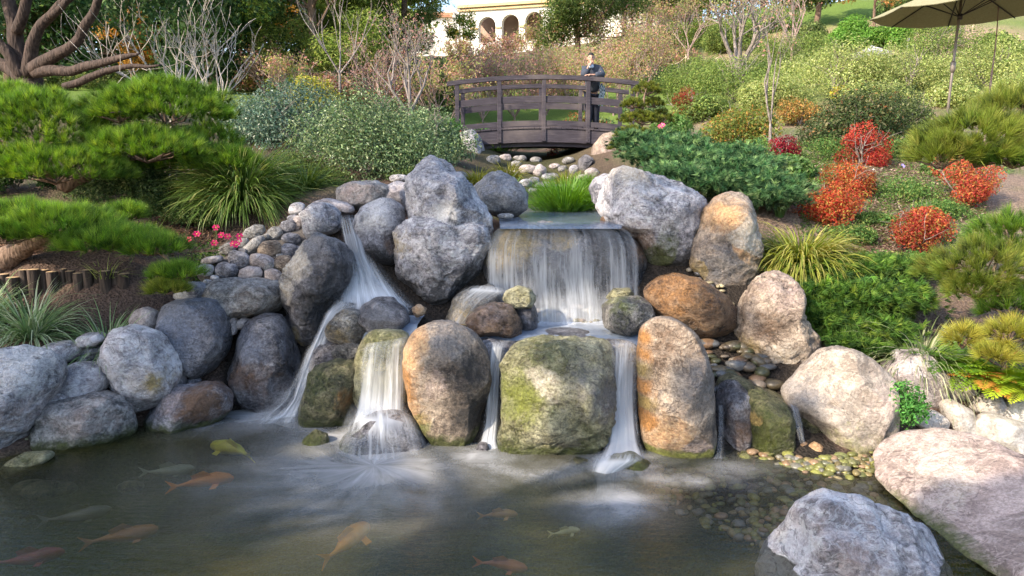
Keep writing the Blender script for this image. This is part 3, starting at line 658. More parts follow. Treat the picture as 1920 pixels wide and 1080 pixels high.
B('r17', 'little white stone wedged under the lilac-grey stone', [(77,750),(90,738),(112,738),(129,750),(105,760),(85,763)], 5.85, .08, 'lilac', name='rock', level=3, rough=.4)
B('r18', 'wide speckled boulder with green foot at the pond\'s left edge', [(60,785),(78,760),(95,750),(145,744),(200,742),(232,760),(245,797),(242,820),(205,842),(145,852),(90,852),(65,830)], 5.85, .33, 'mid', level=5, box=.66, spots=[(180,780,50,'pink',.35),(80,790,25,'moss',.5)], algae=(0.0,.13))
B('r19', 'small greenish stone in the crevice beside the wide speckled boulder', [(25,845),(38,825),(55,815),(63,828),(58,848),(35,856)], 5.65, .08, 'lime', name='rock', level=3)
B('r19b', 'flat algae-covered slab at the waterline of the left edge', [(8,870),(40,852),(90,850),(98,860),(60,880),(14,894)], 5.35, .14, 'lime', name='rock', rough=.5, spots=[(60,865,50,'moss',.4)])
B('r20', 'angular boulder, violet-grey left and brown right, at the pond\'s edge', [(262,792),(288,755),(320,730),(370,720),(410,722),(428,745),(424,775),(400,800),(372,816),(320,822),(280,815)], 6.2, .3, 'blue', level=5, facets=7, rough=1.1, spots=[(390,745,45,'brown',.9),(370,790,40,'moss',.5),(340,740,25,'pink',.5)], algae=(0.0,.12))
B('r20b', 'small dark stone in the gap behind the large speckled boulder', [(315,715),(325,700),(345,700),(350,718),(335,728)], 6.4, .08, 'dark', name='rock', level=3)
B('r20c', 'little pale stone in the dark gap beside the big blue-grey boulder', [(350,712),(362,706),(378,712),(370,722),(355,722)], 6.5, .06, 'blue', name='rock', level=3)
B('r23', 'small orange-brown cobble at the dark foot of the broad grey boulder', [(770,578),(785,570),(800,578),(795,592),(778,596)], 6.75, .06, 'tan', name='rock', level=3, spots=[(785,582,20,'orange',.6)])
B('r21b', 'grey shaded stone between the wide low boulder and the dark angular boulder', [(525,600),(545,590),(570,620),(575,660),(560,680),(540,650)], 7.1, .15, 'dark', name='rock')
# by the bridge
B('ab1', 'tall smooth grey boulder propping the bridge\'s left end', [(862,250),(885,242),(900,256),(908,280),(914,308),(890,312),(868,295)], 15.6, .4, 'pale', rough=.5)
B('ab2', 'rounded tan boulder propping the bridge\'s right end', [(1108,300),(1112,275),(1130,252),(1152,247),(1168,262),(1165,300),(1150,325),(1120,325)], 15.3, .45, 'tan', rough=.4, spots=[(1130,290,30,'pink',.5)])
B('ab3', 'dark angular rock beside the tan boulder under the bridge', [(1084,300),(1098,289),(1112,298),(1112,322),(1095,332),(1084,318)], 14.6, .3, 'dark', name='rock')
for i, (cx, cy, rx, ry, d, mt, lb) in enumerate([
    (968, 308, 10, 7, 15.5, 'mid', 'small grey stone left of the others in the stream bed under the bridge'),
    (990, 318, 19, 10, 14.5, 'pink', 'long pinkish stone under the middle of the bridge'),
    (1011, 322, 13, 14, 13.6, 'pink', 'upright pinkish stone in the stream bed under the bridge'),
    (1032, 332, 17, 8, 13.0, 'blue', 'flat grey stone right of the upright pinkish stone in the stream bed'),
    (1040, 312, 11, 6, 15.3, 'pink', 'pale stone half behind the golden stream grass'),
    (1055, 317, 9, 7, 14.4, 'mid', 'round grey stone nearest the golden stream grass'),
    (1110, 325, 14, 10, 12.6, 'pink', 'rounded stone at the right bank of the upper stream, below the tan boulder'),
    (1126, 345, 15, 12, 11.0, 'blue', 'blue-grey stone between the stream grass and the blocky right boulder'),
    (1100, 350, 12, 9, 11.5, 'mid', 'grey stone at the right edge of the upper stream'),
    (985, 345, 14, 9, 11.2, 'pale', 'light stone at the left edge of the upper stream'),
    (1000, 358, 10, 6, 10.5, 'blue', 'small low stone in front of the light stone in the upper stream'),
    (948, 405, 16, 5, 7.75, 'mid', 'thin stone at the left corner of the upper pool'),
    (1136, 412, 10, 8, 7.7, 'brownwet', 'little brown stone at the right corner of the upper pool'),
    (748, 335, 18, 8, 9.4, 'pale', 'light stone under the variegated shrub behind the tallest boulder')]):
    B('st%d' % i, lb, ell(cx, cy, rx, ry), d, max(rx, ry) * mpp(d) * .9, mt, level=3, name='rock') if i > 10 or i in (7, 8) else B('st%d' % i, lb, ell(cx, cy, rx, ry), G(cx, cy + ry * .6, 9.5)[1], max(rx, ry) * mpp(13) * .9, mt, level=3, name='rock')

for i, (cx, cy, rx, ry, mt, lb) in enumerate([
    (925,300,14,9,'mid','grey stone in the shade under the left end of the bridge'),(948,296,12,7,'pink','pinkish stone behind the sedge under the left part of the bridge'),(975,298,13,7,'mid','rounded stone deep under the middle-left of the bridge'),(1005,300,12,6,'mid','grey stone deep under the middle of the bridge'),
    (1066,302,12,8,'mid','rounded stone deep under the right part of the bridge'),(1078,318,11,9,'blue','blue-grey stone left of the dark angular bridge rock'),(962,326,12,7,'pink','low pinkish stone at the stream\'s left bank'),(1002,338,11,6,'blue','wet blue stone in the middle of the stream bed'),
    (1060,338,10,6,'pink','small pinkish stone before the right sedge tuft'),(920,335,16,9,'mid','grey bank stone above the rounded grey boulder'),(1092,336,14,9,'pink','pinkish bank stone below the dark angular bridge rock'),(860,330,16,9,'mid','grey stone behind the tallest boulder\'s right shoulder')]):
    B('sb%d' % i, lb, ell(cx, cy, rx, ry), G(cx, cy + ry * .6, 9.0)[1], max(rx, ry) * mpp(13) * .9, mt, level=3, name='rock')

# rubble wall of cobbles set in mortar (one thing, each cobble a part)
wall_t = thing('rubble_wall', W(450, 530, 7.2), 'sloping dry rubble wall of mixed cobbles left of the small fall', 'stone wall')
V, Fc, _ = rock_geo([(370,500),(400,478),(470,455),(500,440),(560,400),(600,385),(640,420),(600,470),(560,500),(540,540),(400,540),(375,520)], 7.66, .13, 4, tilt=(.06,-.52), facets=0, rough=.3, box=.5)
M('mortar', V, Fc, plain_mat('dark_mortar', (0.09, 0.08, 0.075), .95, scale=60, var=.4), wall_t, smooth=True)
for (cx, cy, rx, ry, rot, mt) in [(310,690,115,38,-12,'pink'),(230,792,98,58,0,'pale'),(450,795,118,82,5,'blue'),(572,682,112,84,20,'blue'),(465,570,90,62,-20,'mid'),(615,520,75,50,-30,'mid'),
    (730,545,132,62,-35,'mid'),(735,405,112,66,-20,'mid'),(890,572,128,82,-8,'tan'),(930,420,92,66,-10,'mid'),(800,705,142,72,5,'pink'),(705,822,122,68,0,'pink'),(1028,720,108,82,-10,'tan'),
    (918,848,85,68,10,'pink'),(1115,470,98,62,5,'blue'),(1098,590,88,68,10,'blue'),(1222,605,66,62,0,'dark'),(1080,345,74,66,-20,'blue'),(1168,315,52,74,30,'pink'),(1128,262,56,32,0,'blue'),
    (1172,175,85,62,-10,'pale'),(880,762,60,42,-30,'mid'),(333,870,48,26,0,'pale'),(265,912,46,27,0,'pale'),(620,600,50,30,20,'dark'),(1000,650,40,26,0,'mid'),(830,470,60,36,-30,'mid'),(1290,540,60,50,0,'blue')]:
    fx, fy = 340 + cx / 5.4, 360 + cy / 5.4
    d = 7.28 + (500 - fy) * .0052 + (fx - 460) * .0006
    V, Fc, col = rock_geo(ell(fx, fy, rx / 5.4, ry / 5.4, rot, jit=.11, p=2.6), d, .6 * max(rx, ry) / 5.4 * mpp(7.2), 3, rough=.6, facets=4, box=.66)
    M('stone', V, Fc, MAT[mt], wall_t, col=col, smooth=True)

# pebbles: bigger sunlit ones as things, the bed as one mass
def pebble_mass(name, n, area, rr, cols, label, wet=True, flat=.6, seed=3, zoff=0.0, zmax=None):
    rg = np.random.default_rng(seed)
    S, Fc = ico(2)
    Vs, Cs = [], []
    k = 0
    while k < n:
        px = rg.uniform(area[0], area[1]); py = rg.uniform(area[2], area[3])
        if area[4] is not None and not area[4](px, py): continue
        gp = G(px, py, 3.0 if area[3] > 950 else 4.5)
        r = rg.uniform(*rr)
        s = S * np.array([1, rg.uniform(.6, .95), rg.uniform(.35, flat)]) * r
        s = s * (1 + .12 * np.sin(S @ rg.normal(size=3) * 2 + rg.uniform(0, 6)))[:, None]
        a = rg.uniform(0, 6.28); ca, sa = math.cos(a), math.sin(a)
        s = np.stack([s[:, 0] * ca - s[:, 1] * sa, s[:, 0] * sa + s[:, 1] * ca, s[:, 2]], 1)
        z = H(gp[0], gp[1]) + r * .15 + zoff
        Vs.append(s + np.array([gp[0], gp[1], z]))
        c = np.array(cols[rg.integers(len(cols))]) * rg.uniform(.7, 1.25)
        Cs.append(np.tile(c, (len(S), 1))); k += 1
    V, Fa = merge([(v, Fc) for v in Vs])
    o = M(name, V, Fa, MAT['pebble'], col=np.concatenate(Cs), smooth=True)
    return tag(o, label, 'pebbles', kind='stuff')
m, nt, out = new_mat('pebble')
at = nd(nt, "ShaderNodeAttribute", attribute_name='col'); g = nd(nt, "ShaderNodeNewGeometry")
n1 = nd(nt, "ShaderNodeTexNoise", {'Vector': g.outputs[0], 'Scale': 45.0, 'Detail': 5, 'Roughness': .7})
c = mixc(nt, .7, at.outputs[0], ramp(nt, n1.outputs[0], [(.35, .25), (.65, .75)]), 'OVERLAY')
p = nd(nt, "ShaderNodeBsdfPrincipled", {'Base Color': c, 'Roughness': .35})
nt.links.new(p.outputs[0], out.inputs[0]); MAT['pebble'] = m
PC = [(.20,.20,.05),(.24,.22,.07),(.15,.16,.06),(.30,.24,.12),(.12,.12,.08),(.33,.22,.13),(.22,.21,.18)]
pebble_mass('pebbles', 900, (1230, 1790, 862, 1075, lambda x, y: y > 862 + (1400 - x) * .10 and y < 960 + (x - 1250) * .42), (.02, .055), PC, 'yellow-green pebbles under the shallow water between the cascade and the foreground boulder', seed=5)
pebble_mass('pebbles', 230, (1385, 1660, 845, 897, lambda x, y: y > 868 - abs(x - 1520) * .08), (.010, .05), [(.17,.17,.05),(.20,.16,.07),(.26,.17,.10),(.16,.15,.12),(.12,.12,.05)], 'small sunlit lime-yellow pebbles along the shore of the shallows', seed=6, zoff=.02)
pebble_mass('pebbles', 70, (1000, 1200, 575, 638, None), (.02, .075), [(.26,.22,.15),(.33,.26,.2),(.22,.2,.13),(.34,.32,.27)], 'wet pebbles and cobbles below the main waterfall', seed=8, zoff=.03)
pebble_mass('pebbles', 75, (1320, 1450, 640, 745, None), (.03, .10), [(.10,.08,.05),(.07,.07,.035),(.14,.11,.08),(.10,.10,.10),(.16,.10,.06)], 'dark wet cobbles in the side channel between the tall orange-edged boulder and the pointed boulder', seed=9, zoff=.02)
pebble_mass('pebbles', 60, (1290, 1400, 510, 640, lambda x, y: abs((y - 515) - (x - 1290)) < 26), (.02, .05), [(.3,.26,.2),(.2,.19,.19),(.33,.28,.17)], 'small stones filling the seam below the orange-tan boulder', seed=10, zoff=.03)
pebble_mass('pebbles', 60, (905, 1000, 606, 640, None), (.02, .05), [(.14,.12,.08),(.10,.09,.06)], 'dark gravel beside the brown angular stone', seed=12, zoff=.02)
PL = ['lime-green oval pebble nearest the mossy wedge rock', 'small lime pebble just below the lime-green oval one', 'wide flat lime pebble below the two orange stones', 'brown-ochre pebble behind the wide flat lime one', 'little orange pebble touching the wide flat lime one',
 'largest pinkish-orange pebble in the middle of the sunlit shore', 'glowing lime pebble right of the largest pinkish-orange one', 'upright yellow-ochre pebble in the sunlit shore row', 'upright grey-green pebble beside the upright ochre one', 'pinkish pebble behind the upright ochre one',
 'small blue-grey pebble right of the upright grey-green one', 'small grey pebble next to the blue-grey one', 'biggest salmon-orange stone, touching the flat right boulder', 'ochre pebble left of the salmon-orange stone', 'half-sunk lime pebble below the upright grey-green one', 'round lime pebble under the mossy wedge rock\'s foot', 'half-sunk lime pebble left of the mossy wedge rock\'s foot']
for i, (cx, cy, rx, ry, mt, st) in enumerate([(1455,868,14,9,'lime','lime'),(1460,880,10,7,'lime','lime'),(1482,872,18,9,'lime','lime'),(1495,862,12,8,'tan','ochre'),(1505,872,12,8,'tan','orange'),
    (1530,884,18,10,'tan','orange'),(1565,893,14,9,'lime','lime'),(1583,884,9,12,'tan','ochre'),(1598,884,11,11,'lime','grey'),(1578,868,12,7,'pink','orange'),(1616,886,10,8,'blue','grey'),
    (1630,880,9,7,'mid','grey'),(1645,898,19,12,'tan','orange'),(1622,896,11,7,'tan','ochre'),(1600,902,9,6,'lime','lime'),(1430,878,12,8,'lime','lime'),(1412,892,12,7,'lime','lime')]):
    V, Fc, col = rock_geo(ell(cx, cy, rx, ry), 5.32 + (880 - cy) * .008, max(rx, ry) * mpp(5.3) * .8, 3, rough=.5, spots=[(cx, cy, 40, st, .75)])
    o = M('pebble', V, Fc, MAT[mt], col=col, smooth=True)
    tag(o, PL[i], 'pebble', 'pebbles on the sunlit shore')
for i, (px, py, r) in enumerate([(80,893,.16),(110,882,.12),(60,920,.14),(240,862,.1)]):
    p = W(px, py, 5.1 + i * .02)
    V, Fc = ico(3); V = V * np.array([r, r * .7, r * .4]) + np.array([p[0], p[1], -.12])
    o = M('rock', V, Fc, MAT['mossy'], smooth=True, col=np.zeros((len(V), 4)))
    tag(o, ['submerged brown stone nearest the left edge of the picture', 'submerged brown stone beside the algae-covered slab', 'deepest submerged stone at the left edge of the pond', 'submerged stone in the shadow below the wide speckled boulder'][i], 'rock', 'submerged stones at the left edge')

# ------------------------------------------------------------------ water
PLUMES = [  # px, py (on the water), size m, strength, squash
 (700, 872, .85, 1.0), (470, 778, .55, .95), (590, 800, .45, .8), (895, 852, .45, .9), (1040, 885, .35, .5), (1165, 862, .40, 1.0), (1150, 945, .34, .95), (1370, 880, .35, .45), (640, 820, .5, .9)]
def zplane(px, py, z=0.0):
    b = (540.0 - py) / F
    y = cp_ + sp_ * b; zz = -sp_ + cp_ * b
    t = (z - CH) / zz
    return np.array([(px - 960.0) / F * t, y * t, z])
def pond():
    xs = np.linspace(-7, 6, 420); ys = np.linspace(.8, 7.1, 260)
    X, Y = np.meshgrid(xs, ys)
    foam = np.zeros(X.shape); fu = np.zeros(X.shape); fv = np.zeros(X.shape)
    for i, (px, py, s, st) in enumerate(PLUMES):
        c = zplane(px, py)
        dx, dy = X - c[0], Y - c[1]
        r = np.hypot(dx * (0.85 if i == 0 else 1.0), dy * (1.0 if i == 0 else 1.15))
        f = .55 * st * np.exp(-(r / s) ** 1.7 * 1.3)
        a = np.arctan2(dy, dx)
        mk = f > foam
        if i == 0: fu[mk] = (a * 2.6 + r * .6)[mk]; fv[mk] = (r / s * 1.6)[mk]
        else: fu[mk] = (X * 3.5 + i)[mk]; fv[mk] = (Y * 5)[mk]
        foam = np.maximum(foam, f)
    # foam seam along the foot of the rocks
    pts = [(380,800),(440,785),(540,790),(600,830),(640,868),(720,880),(800,880),(860,868),(900,852),(940,880),(990,893),(1040,888),(1100,872),(1200,880),(1240,900),(1300,900)]
    P = np.array([zplane(*q)[:2] for q in pts])
    dmin = np.full(X.shape, 9.0)
    for a_, b_ in zip(P[:-1], P[1:]):
        ab = b_ - a_; t = np.clip(((X - a_[0]) * ab[0] + (Y - a_[1]) * ab[1]) / (ab @ ab), 0, 1)
        dmin = np.minimum(dmin, np.hypot(X - a_[0] - t * ab[0], Y - a_[1] - t * ab[1]))
    seam = .34 * np.exp(-(dmin / .14) ** 2)
    mk = seam > foam
    fu[mk] = (X * 6)[mk]; fv[mk] = (Y * 6)[mk]
    foam = np.maximum(foam, seam)
    # how cloudy the water column is: the shallows at the right are clear
    sh = zplane(1520, 930)
    clear = np.clip(1.35 - np.hypot((X - sh[0]) / 1.35, (Y - sh[1]) / .85), 0, 1)
    edge = zplane(100, 890); clear = np.maximum(clear, .8 * np.clip(1.2 - np.hypot(X - edge[0], (Y - edge[1]) * 1.2) / .45, 0, 1))
    murk = 1 - clear
    Z = np.zeros(X.shape)
    V = np.stack([X, Y, Z], -1).reshape(-1, 3)
    ni, nj = X.shape
    gi = np.arange(ni - 1)[:, None] * nj + np.arange(nj - 1)[None]
    Fc = np.stack([gi, gi + 1, gi + nj + 1, gi + nj], -1).reshape(-1, 4)
    uvv = np.stack([fu.ravel(), fv.ravel(), np.zeros(fu.size)], -1)
    return M('pond_water', V, Fc, MAT['pond'], attrs={'foam': foam.ravel(), 'murk': murk.ravel(), 'fuv': uvv}, smooth=True, loc=np.zeros(3))
m, nt, out = new_mat('pond_water')
g = nd(nt, "ShaderNodeNewGeometry")
mk = nd(nt, "ShaderNodeAttribute", attribute_name='murk'); fo = nd(nt, "ShaderNodeAttribute", attribute_name='foam'); fv = nd(nt, "ShaderNodeAttribute", attribute_name='fuv')
mp = nd(nt, "ShaderNodeMapping", {'Vector': g.outputs[0], 'Rotation': (0, 0, .35), 'Scale': (2.0, 7.0, 1)})
n1 = nd(nt, "ShaderNodeTexNoise", {'Vector': mp.outputs[0], 'Scale': 3.2, 'Detail': 5, 'Roughness': .6, 'Distortion': .5})
bp = nd(nt, "ShaderNodeBump", {'Height': n1.outputs[0], 'Strength': .25, 'Distance': .03})
n2 = nd(nt, "ShaderNodeTexNoise", {'Vector': g.outputs[0], 'Scale': .9, 'Detail': 3, 'Distortion': .5})
mc = ramp(nt, n2.outputs[0], [(.3, (.050, .062, .022)), (.52, (.125, .12, .032)), (.7, (.22, .18, .05))])
df = nd(nt, "ShaderNodeBsdfDiffuse", {'Color': mc})
tp = nd(nt, "ShaderNodeBsdfTransparent", {'Color': (.96, .93, .86, 1)})
fm = mth(nt, 'MULTIPLY_ADD', mk.outputs['Fac'], .15, .05)
body = nd(nt, "ShaderNodeMixShader", {0: fm, 1: tp.outputs[0], 2: df.outputs[0]})
gl = nd(nt, "ShaderNodeBsdfGlossy", {'Roughness': .14, 'Color': (.9, .95, 1, 1), 'Normal': bp.outputs[0]})
fr = nd(nt, "ShaderNodeFresnel", {'IOR': 1.33, 'Normal': bp.outputs[0]})
s1 = nd(nt, "ShaderNodeMixShader", {0: mth(nt, 'MULTIPLY', fr.outputs[0], 1.0, clamp=True), 1: body.outputs[0], 2: gl.outputs[0]})
mp2 = nd(nt, "ShaderNodeMapping", {'Vector': fv.outputs['Vector'], 'Scale': (1.0, .9, 1)})
n3 = nd(nt, "ShaderNodeTexNoise", {'Vector': mp2.outputs[0], 'Scale': 1.3, 'Detail': 6, 'Roughness': .62, 'Distortion': .6})
n4 = nd(nt, "ShaderNodeTexNoise", {'Vector': g.outputs[0], 'Scale': 3.0, 'Detail': 3})
st = ramp(nt, n3.outputs[0], [(.28, .35), (.72, 1.15)])
ff = mth(nt, 'MULTIPLY', fo.outputs['Fac'], st)
ff = mth(nt, 'ADD', mth(nt, 'MULTIPLY', ff, ramp(nt, n4.outputs[0], [(.3, .6), (.7, 1.1)])), mth(nt, 'MULTIPLY', mth(nt, 'POWER', fo.outputs['Fac'], 3.0), .45), clamp=True)
wd = nd(nt, "ShaderNodeBsdfDiffuse", {'Color': (.66, .66, .68, 1)})
s2 = nd(nt, "ShaderNodeMixShader", {0: ff, 1: s1.outputs[0], 2: wd.outputs[0]})
nt.links.new(s2.outputs[0], out.inputs[0])
MAT['pond'] = m
tag(pond(), kind='structure')

m, nt, out = new_mat('stream_water')
g = nd(nt, "ShaderNodeNewGeometry"); fo = nd(nt, "ShaderNodeAttribute", attribute_name='foam')
mp = nd(nt, "ShaderNodeMapping", {'Vector': g.outputs[0], 'Scale': (5.0, 2.0, 1)})
n1 = nd(nt, "ShaderNodeTexNoise", {'Vector': mp.outputs[0], 'Scale': 2.2, 'Detail': 4})
bp = nd(nt, "ShaderNodeBump", {'Height': n1.outputs[0], 'Strength': .4, 'Distance': .03})
tp = nd(nt, "ShaderNodeBsdfTransparent", {'Color': (.75, .78, .7, 1)})
df = nd(nt, "ShaderNodeBsdfDiffuse", {'Color': (.26, .32, .42, 1)})  # pale blue paints a sky reflection into the diffuse colour
body = nd(nt, "ShaderNodeMixShader", {0: .6, 1: tp.outputs[0], 2: df.outputs[0]})
gl = nd(nt, "ShaderNodeBsdfGlossy", {'Roughness': .15, 'Normal': bp.outputs[0]})
fr = nd(nt, "ShaderNodeFresnel", {'IOR': 1.33, 'Normal': bp.outputs[0]})
s1 = nd(nt, "ShaderNodeMixShader", {0: fr.outputs[0], 1: body.outputs[0], 2: gl.outputs[0]})
wd = nd(nt, "ShaderNodeBsdfDiffuse", {'Color': (.70, .73, .78, 1)})
n4 = nd(nt, "ShaderNodeTexNoise", {'Vector': g.outputs[0], 'Scale': 7.0, 'Detail': 5})
ff = mth(nt, 'MULTIPLY', fo.outputs['Fac'], ramp(nt, n4.outputs[0], [(.3, .3), (.65, 1.2)]), clamp=True)
s2 = nd(nt, "ShaderNodeMixShader", {0: ff, 1: s1.outputs[0], 2: wd.outputs[0]})
nt.links.new(s2.outputs[0], out.inputs[0]); MAT['stream'] = m

def water_quad(name, corners, z, foam_pts=(), n=60, lip=0.0):
    """flat pool in a quadrilateral of (x, y) corners"""
    c = [np.array(q[:2]) for q in corners]
    s = np.linspace(0, 1, n); S, T = np.meshgrid(s, s)
    P = (1 - S)[..., None] * (1 - T)[..., None] * c[0] + S[..., None] * (1 - T)[..., None] * c[1] + S[..., None] * T[..., None] * c[2] + (1 - S)[..., None] * T[..., None] * c[3]
    foam = np.zeros(S.shape)
    for (x, y, r, a) in foam_pts:
        foam = np.maximum(foam, a * np.exp(-((P[..., 0] - x) ** 2 + (P[..., 1] - y) ** 2) / (r * r)))
    Z_ = z - lip * np.clip(1 - T / .18, 0, 1) ** 2
    V = np.concatenate([P, Z_[..., None]], -1).reshape(-1, 3)
    gi = np.arange(n - 1)[:, None] * n + np.arange(n - 1)[None]
    Fc = np.stack([gi, gi + 1, gi + n + 1, gi + n], -1).reshape(-1, 4)
    return tag(M(name, V, Fc, MAT['stream'], attrs={'foam': foam.ravel()}, smooth=True, loc=np.zeros(3)), kind='structure')
w = lambda px, d: W(px, 430, d)
water_quad('upper_pool_water', [w(938, 7.13), w(1164, 7.13), w(1200, 10.2), w(930, 10.2)], 1.640, lip=.035)
a = W(1000, 350, 11.0); b_ = W(1085, 350, 11.0); c2 = W(1075, 330, 15.0); d2 = W(1010, 330, 15.0)
water_quad('upper_stream_water', [a, b_, c2, d2], 1.90)
tp_ = [w(810, 6.05), w(1215, 5.95), w(1215, 7.2), w(810, 7.2)]
fc = [(W(px, 600, d)[0], d, r, s) for px, d, r, s in [(950,6.95,.22,.8),(1010,6.95,.2,.9),(1070,6.95,.2,.9),(1140,6.95,.2,.9),(870,6.8,.22,.6),(1190,6.9,.2,.8),(1040,6.5,.25,.35)]]
tp_ = [w(862, 6.28), w(1205, 6.2), w(1205, 7.2), w(862, 7.2)]
water_quad('middle_pool_water', tp_, 0.735, fc, lip=.14)
water_quad('left_ledge_water', [w(640, 6.50), w(775, 6.42), w(800, 7.2), w(620, 7.2)], 0.80, [(W(700, 600, 6.9)[0], 6.95, .35, 1.0), (W(620, 600, 6.8)[0], 6.75, .2, .9)], lip=.12)

# falls: silky sheets of falling water
m, nt, out = new_mat('falling_water')
uvn = nd(nt, "ShaderNodeAttribute", attribute_name='fuv'); dn = nd(nt, "ShaderNodeAttribute", attribute_name='foam')
mp = nd(nt, "ShaderNodeMapping", {'Vector': uvn.outputs['Vector'], 'Scale': (1.0, .07, 1)})
n1 = nd(nt, "ShaderNodeTexNoise", {'Vector': mp.outputs[0], 'Scale': 11.0, 'Detail': 6, 'Roughness': .7, 'Distortion': .12})
mp3 = nd(nt, "ShaderNodeMapping", {'Vector': uvn.outputs['Vector'], 'Scale': (1.0, .05, 1)})
n3 = nd(nt, "ShaderNodeTexNoise", {'Vector': mp3.outputs[0], 'Scale': 38.0, 'Detail': 3, 'Roughness': .6})
s_ = ramp(nt, n1.outputs[0], [(.40, 0.0), (.62, 1.0)])
s_ = mth(nt, 'MULTIPLY', s_, ramp(nt, n3.outputs[0], [(.3, .55), (.7, 1.2)]))
al = mth(nt, 'MULTIPLY', dn.outputs['Fac'], mth(nt, 'MULTIPLY_ADD', s_, 1.15, .12))
al = mth(nt, 'MAXIMUM', al, mth(nt, 'MULTIPLY_ADD', dn.outputs['Fac'], 1.9, -1.0), clamp=True)
al = mth(nt, 'MINIMUM', al, .95)
df = nd(nt, "ShaderNodeBsdfDiffuse", {'Color': (.78, .81, .86, 1)}); tl = nd(nt, "ShaderNodeBsdfTranslucent", {'Color': (.78, .81, .86, 1)})
wm = nd(nt, "ShaderNodeMixShader", {0: .4, 1: df.outputs[0], 2: tl.outputs[0]})
tp = nd(nt, "ShaderNodeBsdfTransparent", {'Color': (1, 1, 1, 1)})
s1 = nd(nt, "ShaderNodeMixShader", {0: al, 1: tp.outputs[0], 2: wm.outputs[0]})
nt.links.new(s1.outputs[0], out.inputs[0]); MAT['fall'] = m

def sheet(rows, nu=70, nv=60, bulge=.10, edge=.10, seed=1, sag=0.0):
    """rows: (pxL, pyL, pxR, pyR, d, density)"""
    rows = np.array(rows, float); t = np.linspace(0, len(rows) - 1, nv)
    r = np.stack([np.interp(t, np.arange(len(rows)), rows[:, k]) for k in range(6)], 1)
    for _ in range(2):
        r[1:-1] = (r[:-2] + 2 * r[1:-1] + r[2:]) / 4
    u = np.linspace(0, 1, nu)
    PX = r[:, 0:1] * (1 - u) + r[:, 2:3] * u; PY = r[:, 1:2] * (1 - u) + r[:, 3:4] * u
    D = np.repeat(r[:, 4:5], nu, 1) + bulge * (2 * u - 1)[None] ** 2
    rg = np.random.default_rng(seed)
    PY = PY + sag * (1 - (2 * u - 1) ** 2)[None] * np.clip(1 - np.linspace(0, 1, nv) * 1.6, 0, 1)[:, None]
    wob = sum(np.sin(u * k * 6.28 + rg.uniform(0, 6)) * (.5 / k) for k in (2, 5, 9, 17))
    D = D - wob[None] * .02 * np.clip(t / 2, 0, 1)[:, None]
    V = Wn(PX.ravel(), PY.ravel(), D.ravel())
    e = np.clip(np.minimum(u, 1 - u) / edge, 0, 1); e = e * e * (3 - 2 * e)
    foam = (r[:, 5:6] * e[None]).ravel()
    width = (rows[:, 2] - rows[:, 0]).mean() * mpp(rows[:, 4].mean())
    lv = np.concatenate([[0], np.cumsum(np.hypot(np.diff(r[:, 1]), np.diff(r[:, 0])) * mpp(6.5))])
    UV = np.stack([np.repeat((u * width)[None], nv, 0), np.repeat(lv[:, None], nu, 1), np.full((nv, nu), float(seed))], -1).reshape(-1, 3)
    gi = np.arange(nv - 1)[:, None] * nu + np.arange(nu - 1)[None]
    Fc = np.stack([gi, gi + 1, gi + nu + 1, gi + nu], -1).reshape(-1, 4)
    return V, Fc, foam, UV

def fall(name, label, layers, base):
    t = thing(name, base, label, 'waterfall')
    for i, (rows, kw) in enumerate(layers):
        V, Fc, foam, UV = sheet(rows, **kw)
        M('water_sheet' if i == 0 else 'spray_sheet', V, Fc, MAT['fall'], t, attrs={'foam': foam, 'fuv': UV}, smooth=True)
    return t
fall('waterfall', 'wide main waterfall pouring as a silky curtain over the rounded lip', [
    ([(945,416,1150,416,7.42,.0),(936,422,1166,423,7.14,.14),(924,434,1186,438,7.03,.20),(914,456,1197,462,6.99,.30),(911,490,1200,500,6.97,.44),(912,530,1200,540,6.97,.55),(915,565,1202,570,6.96,.72),(918,600,1202,600,6.95,.8),(918,622,1200,622,6.94,.7)], dict(nu=160, nv=70, bulge=.14, edge=.03, seed=1, sag=5)),
    ([(905,545,1205,545,6.93,.0),(890,575,1210,575,6.90,.3),(880,595,1220,590,6.86,.5),(885,615,1215,610,6.83,.4),(900,635,1200,628,6.80,.0)], dict(nu=120, nv=40, bulge=.05, edge=.15, seed=2))],
    W(1055, 590, 6.95))
fall('waterfall', 'small fall slanting down between the dark angular boulder and the upright rounded boulder', [
    ([(634,402,666,402,7.55,.0),(636,412,668,410,7.42,.4),(641,440,678,440,7.32,.7),(648,480,692,485,7.2,.75),(652,520,716,525,7.1,.8),(640,548,760,560,6.95,.95),(628,565,785,578,6.8,.85)], dict(nu=90, nv=70, bulge=.06, edge=.22, seed=3)),
    ([(640,470,700,470,7.1,.0),(635,510,735,520,7.0,.5),(620,548,770,560,6.88,.9),(610,570,795,585,6.75,.7),(600,590,790,600,6.7,.0)], dict(nu=60, nv=40, bulge=.03, edge=.35, seed=4))],
    W(690, 565, 6.9))
fall('waterfall', 'left stream sliding from the small fall past the dark mossy boulder to the pond', [
    ([(628,562,672,575,6.78,.5),(608,585,645,590,6.72,.9),(592,625,622,625,6.62,.8),(570,665,612,668,6.55,.85),(556,710,590,712,6.5,.8),(545,750,572,750,6.42,.8),(520,775,562,790,6.35,1.1),(480,785,556,806,6.25,1.0)], dict(nu=50, nv=80, bulge=.02, edge=.3, seed=5)),
    ([(575,640,600,640,6.42,.0),(560,680,598,690,6.36,.3),(538,720,585,720,6.32,.3),(505,755,575,762,6.27,.35),(450,782,565,800,6.2,.6),(410,798,555,812,6.12,.0)], dict(nu=60, nv=50, bulge=.02, edge=.4, seed=6))],
    W(560, 790, 6.3))
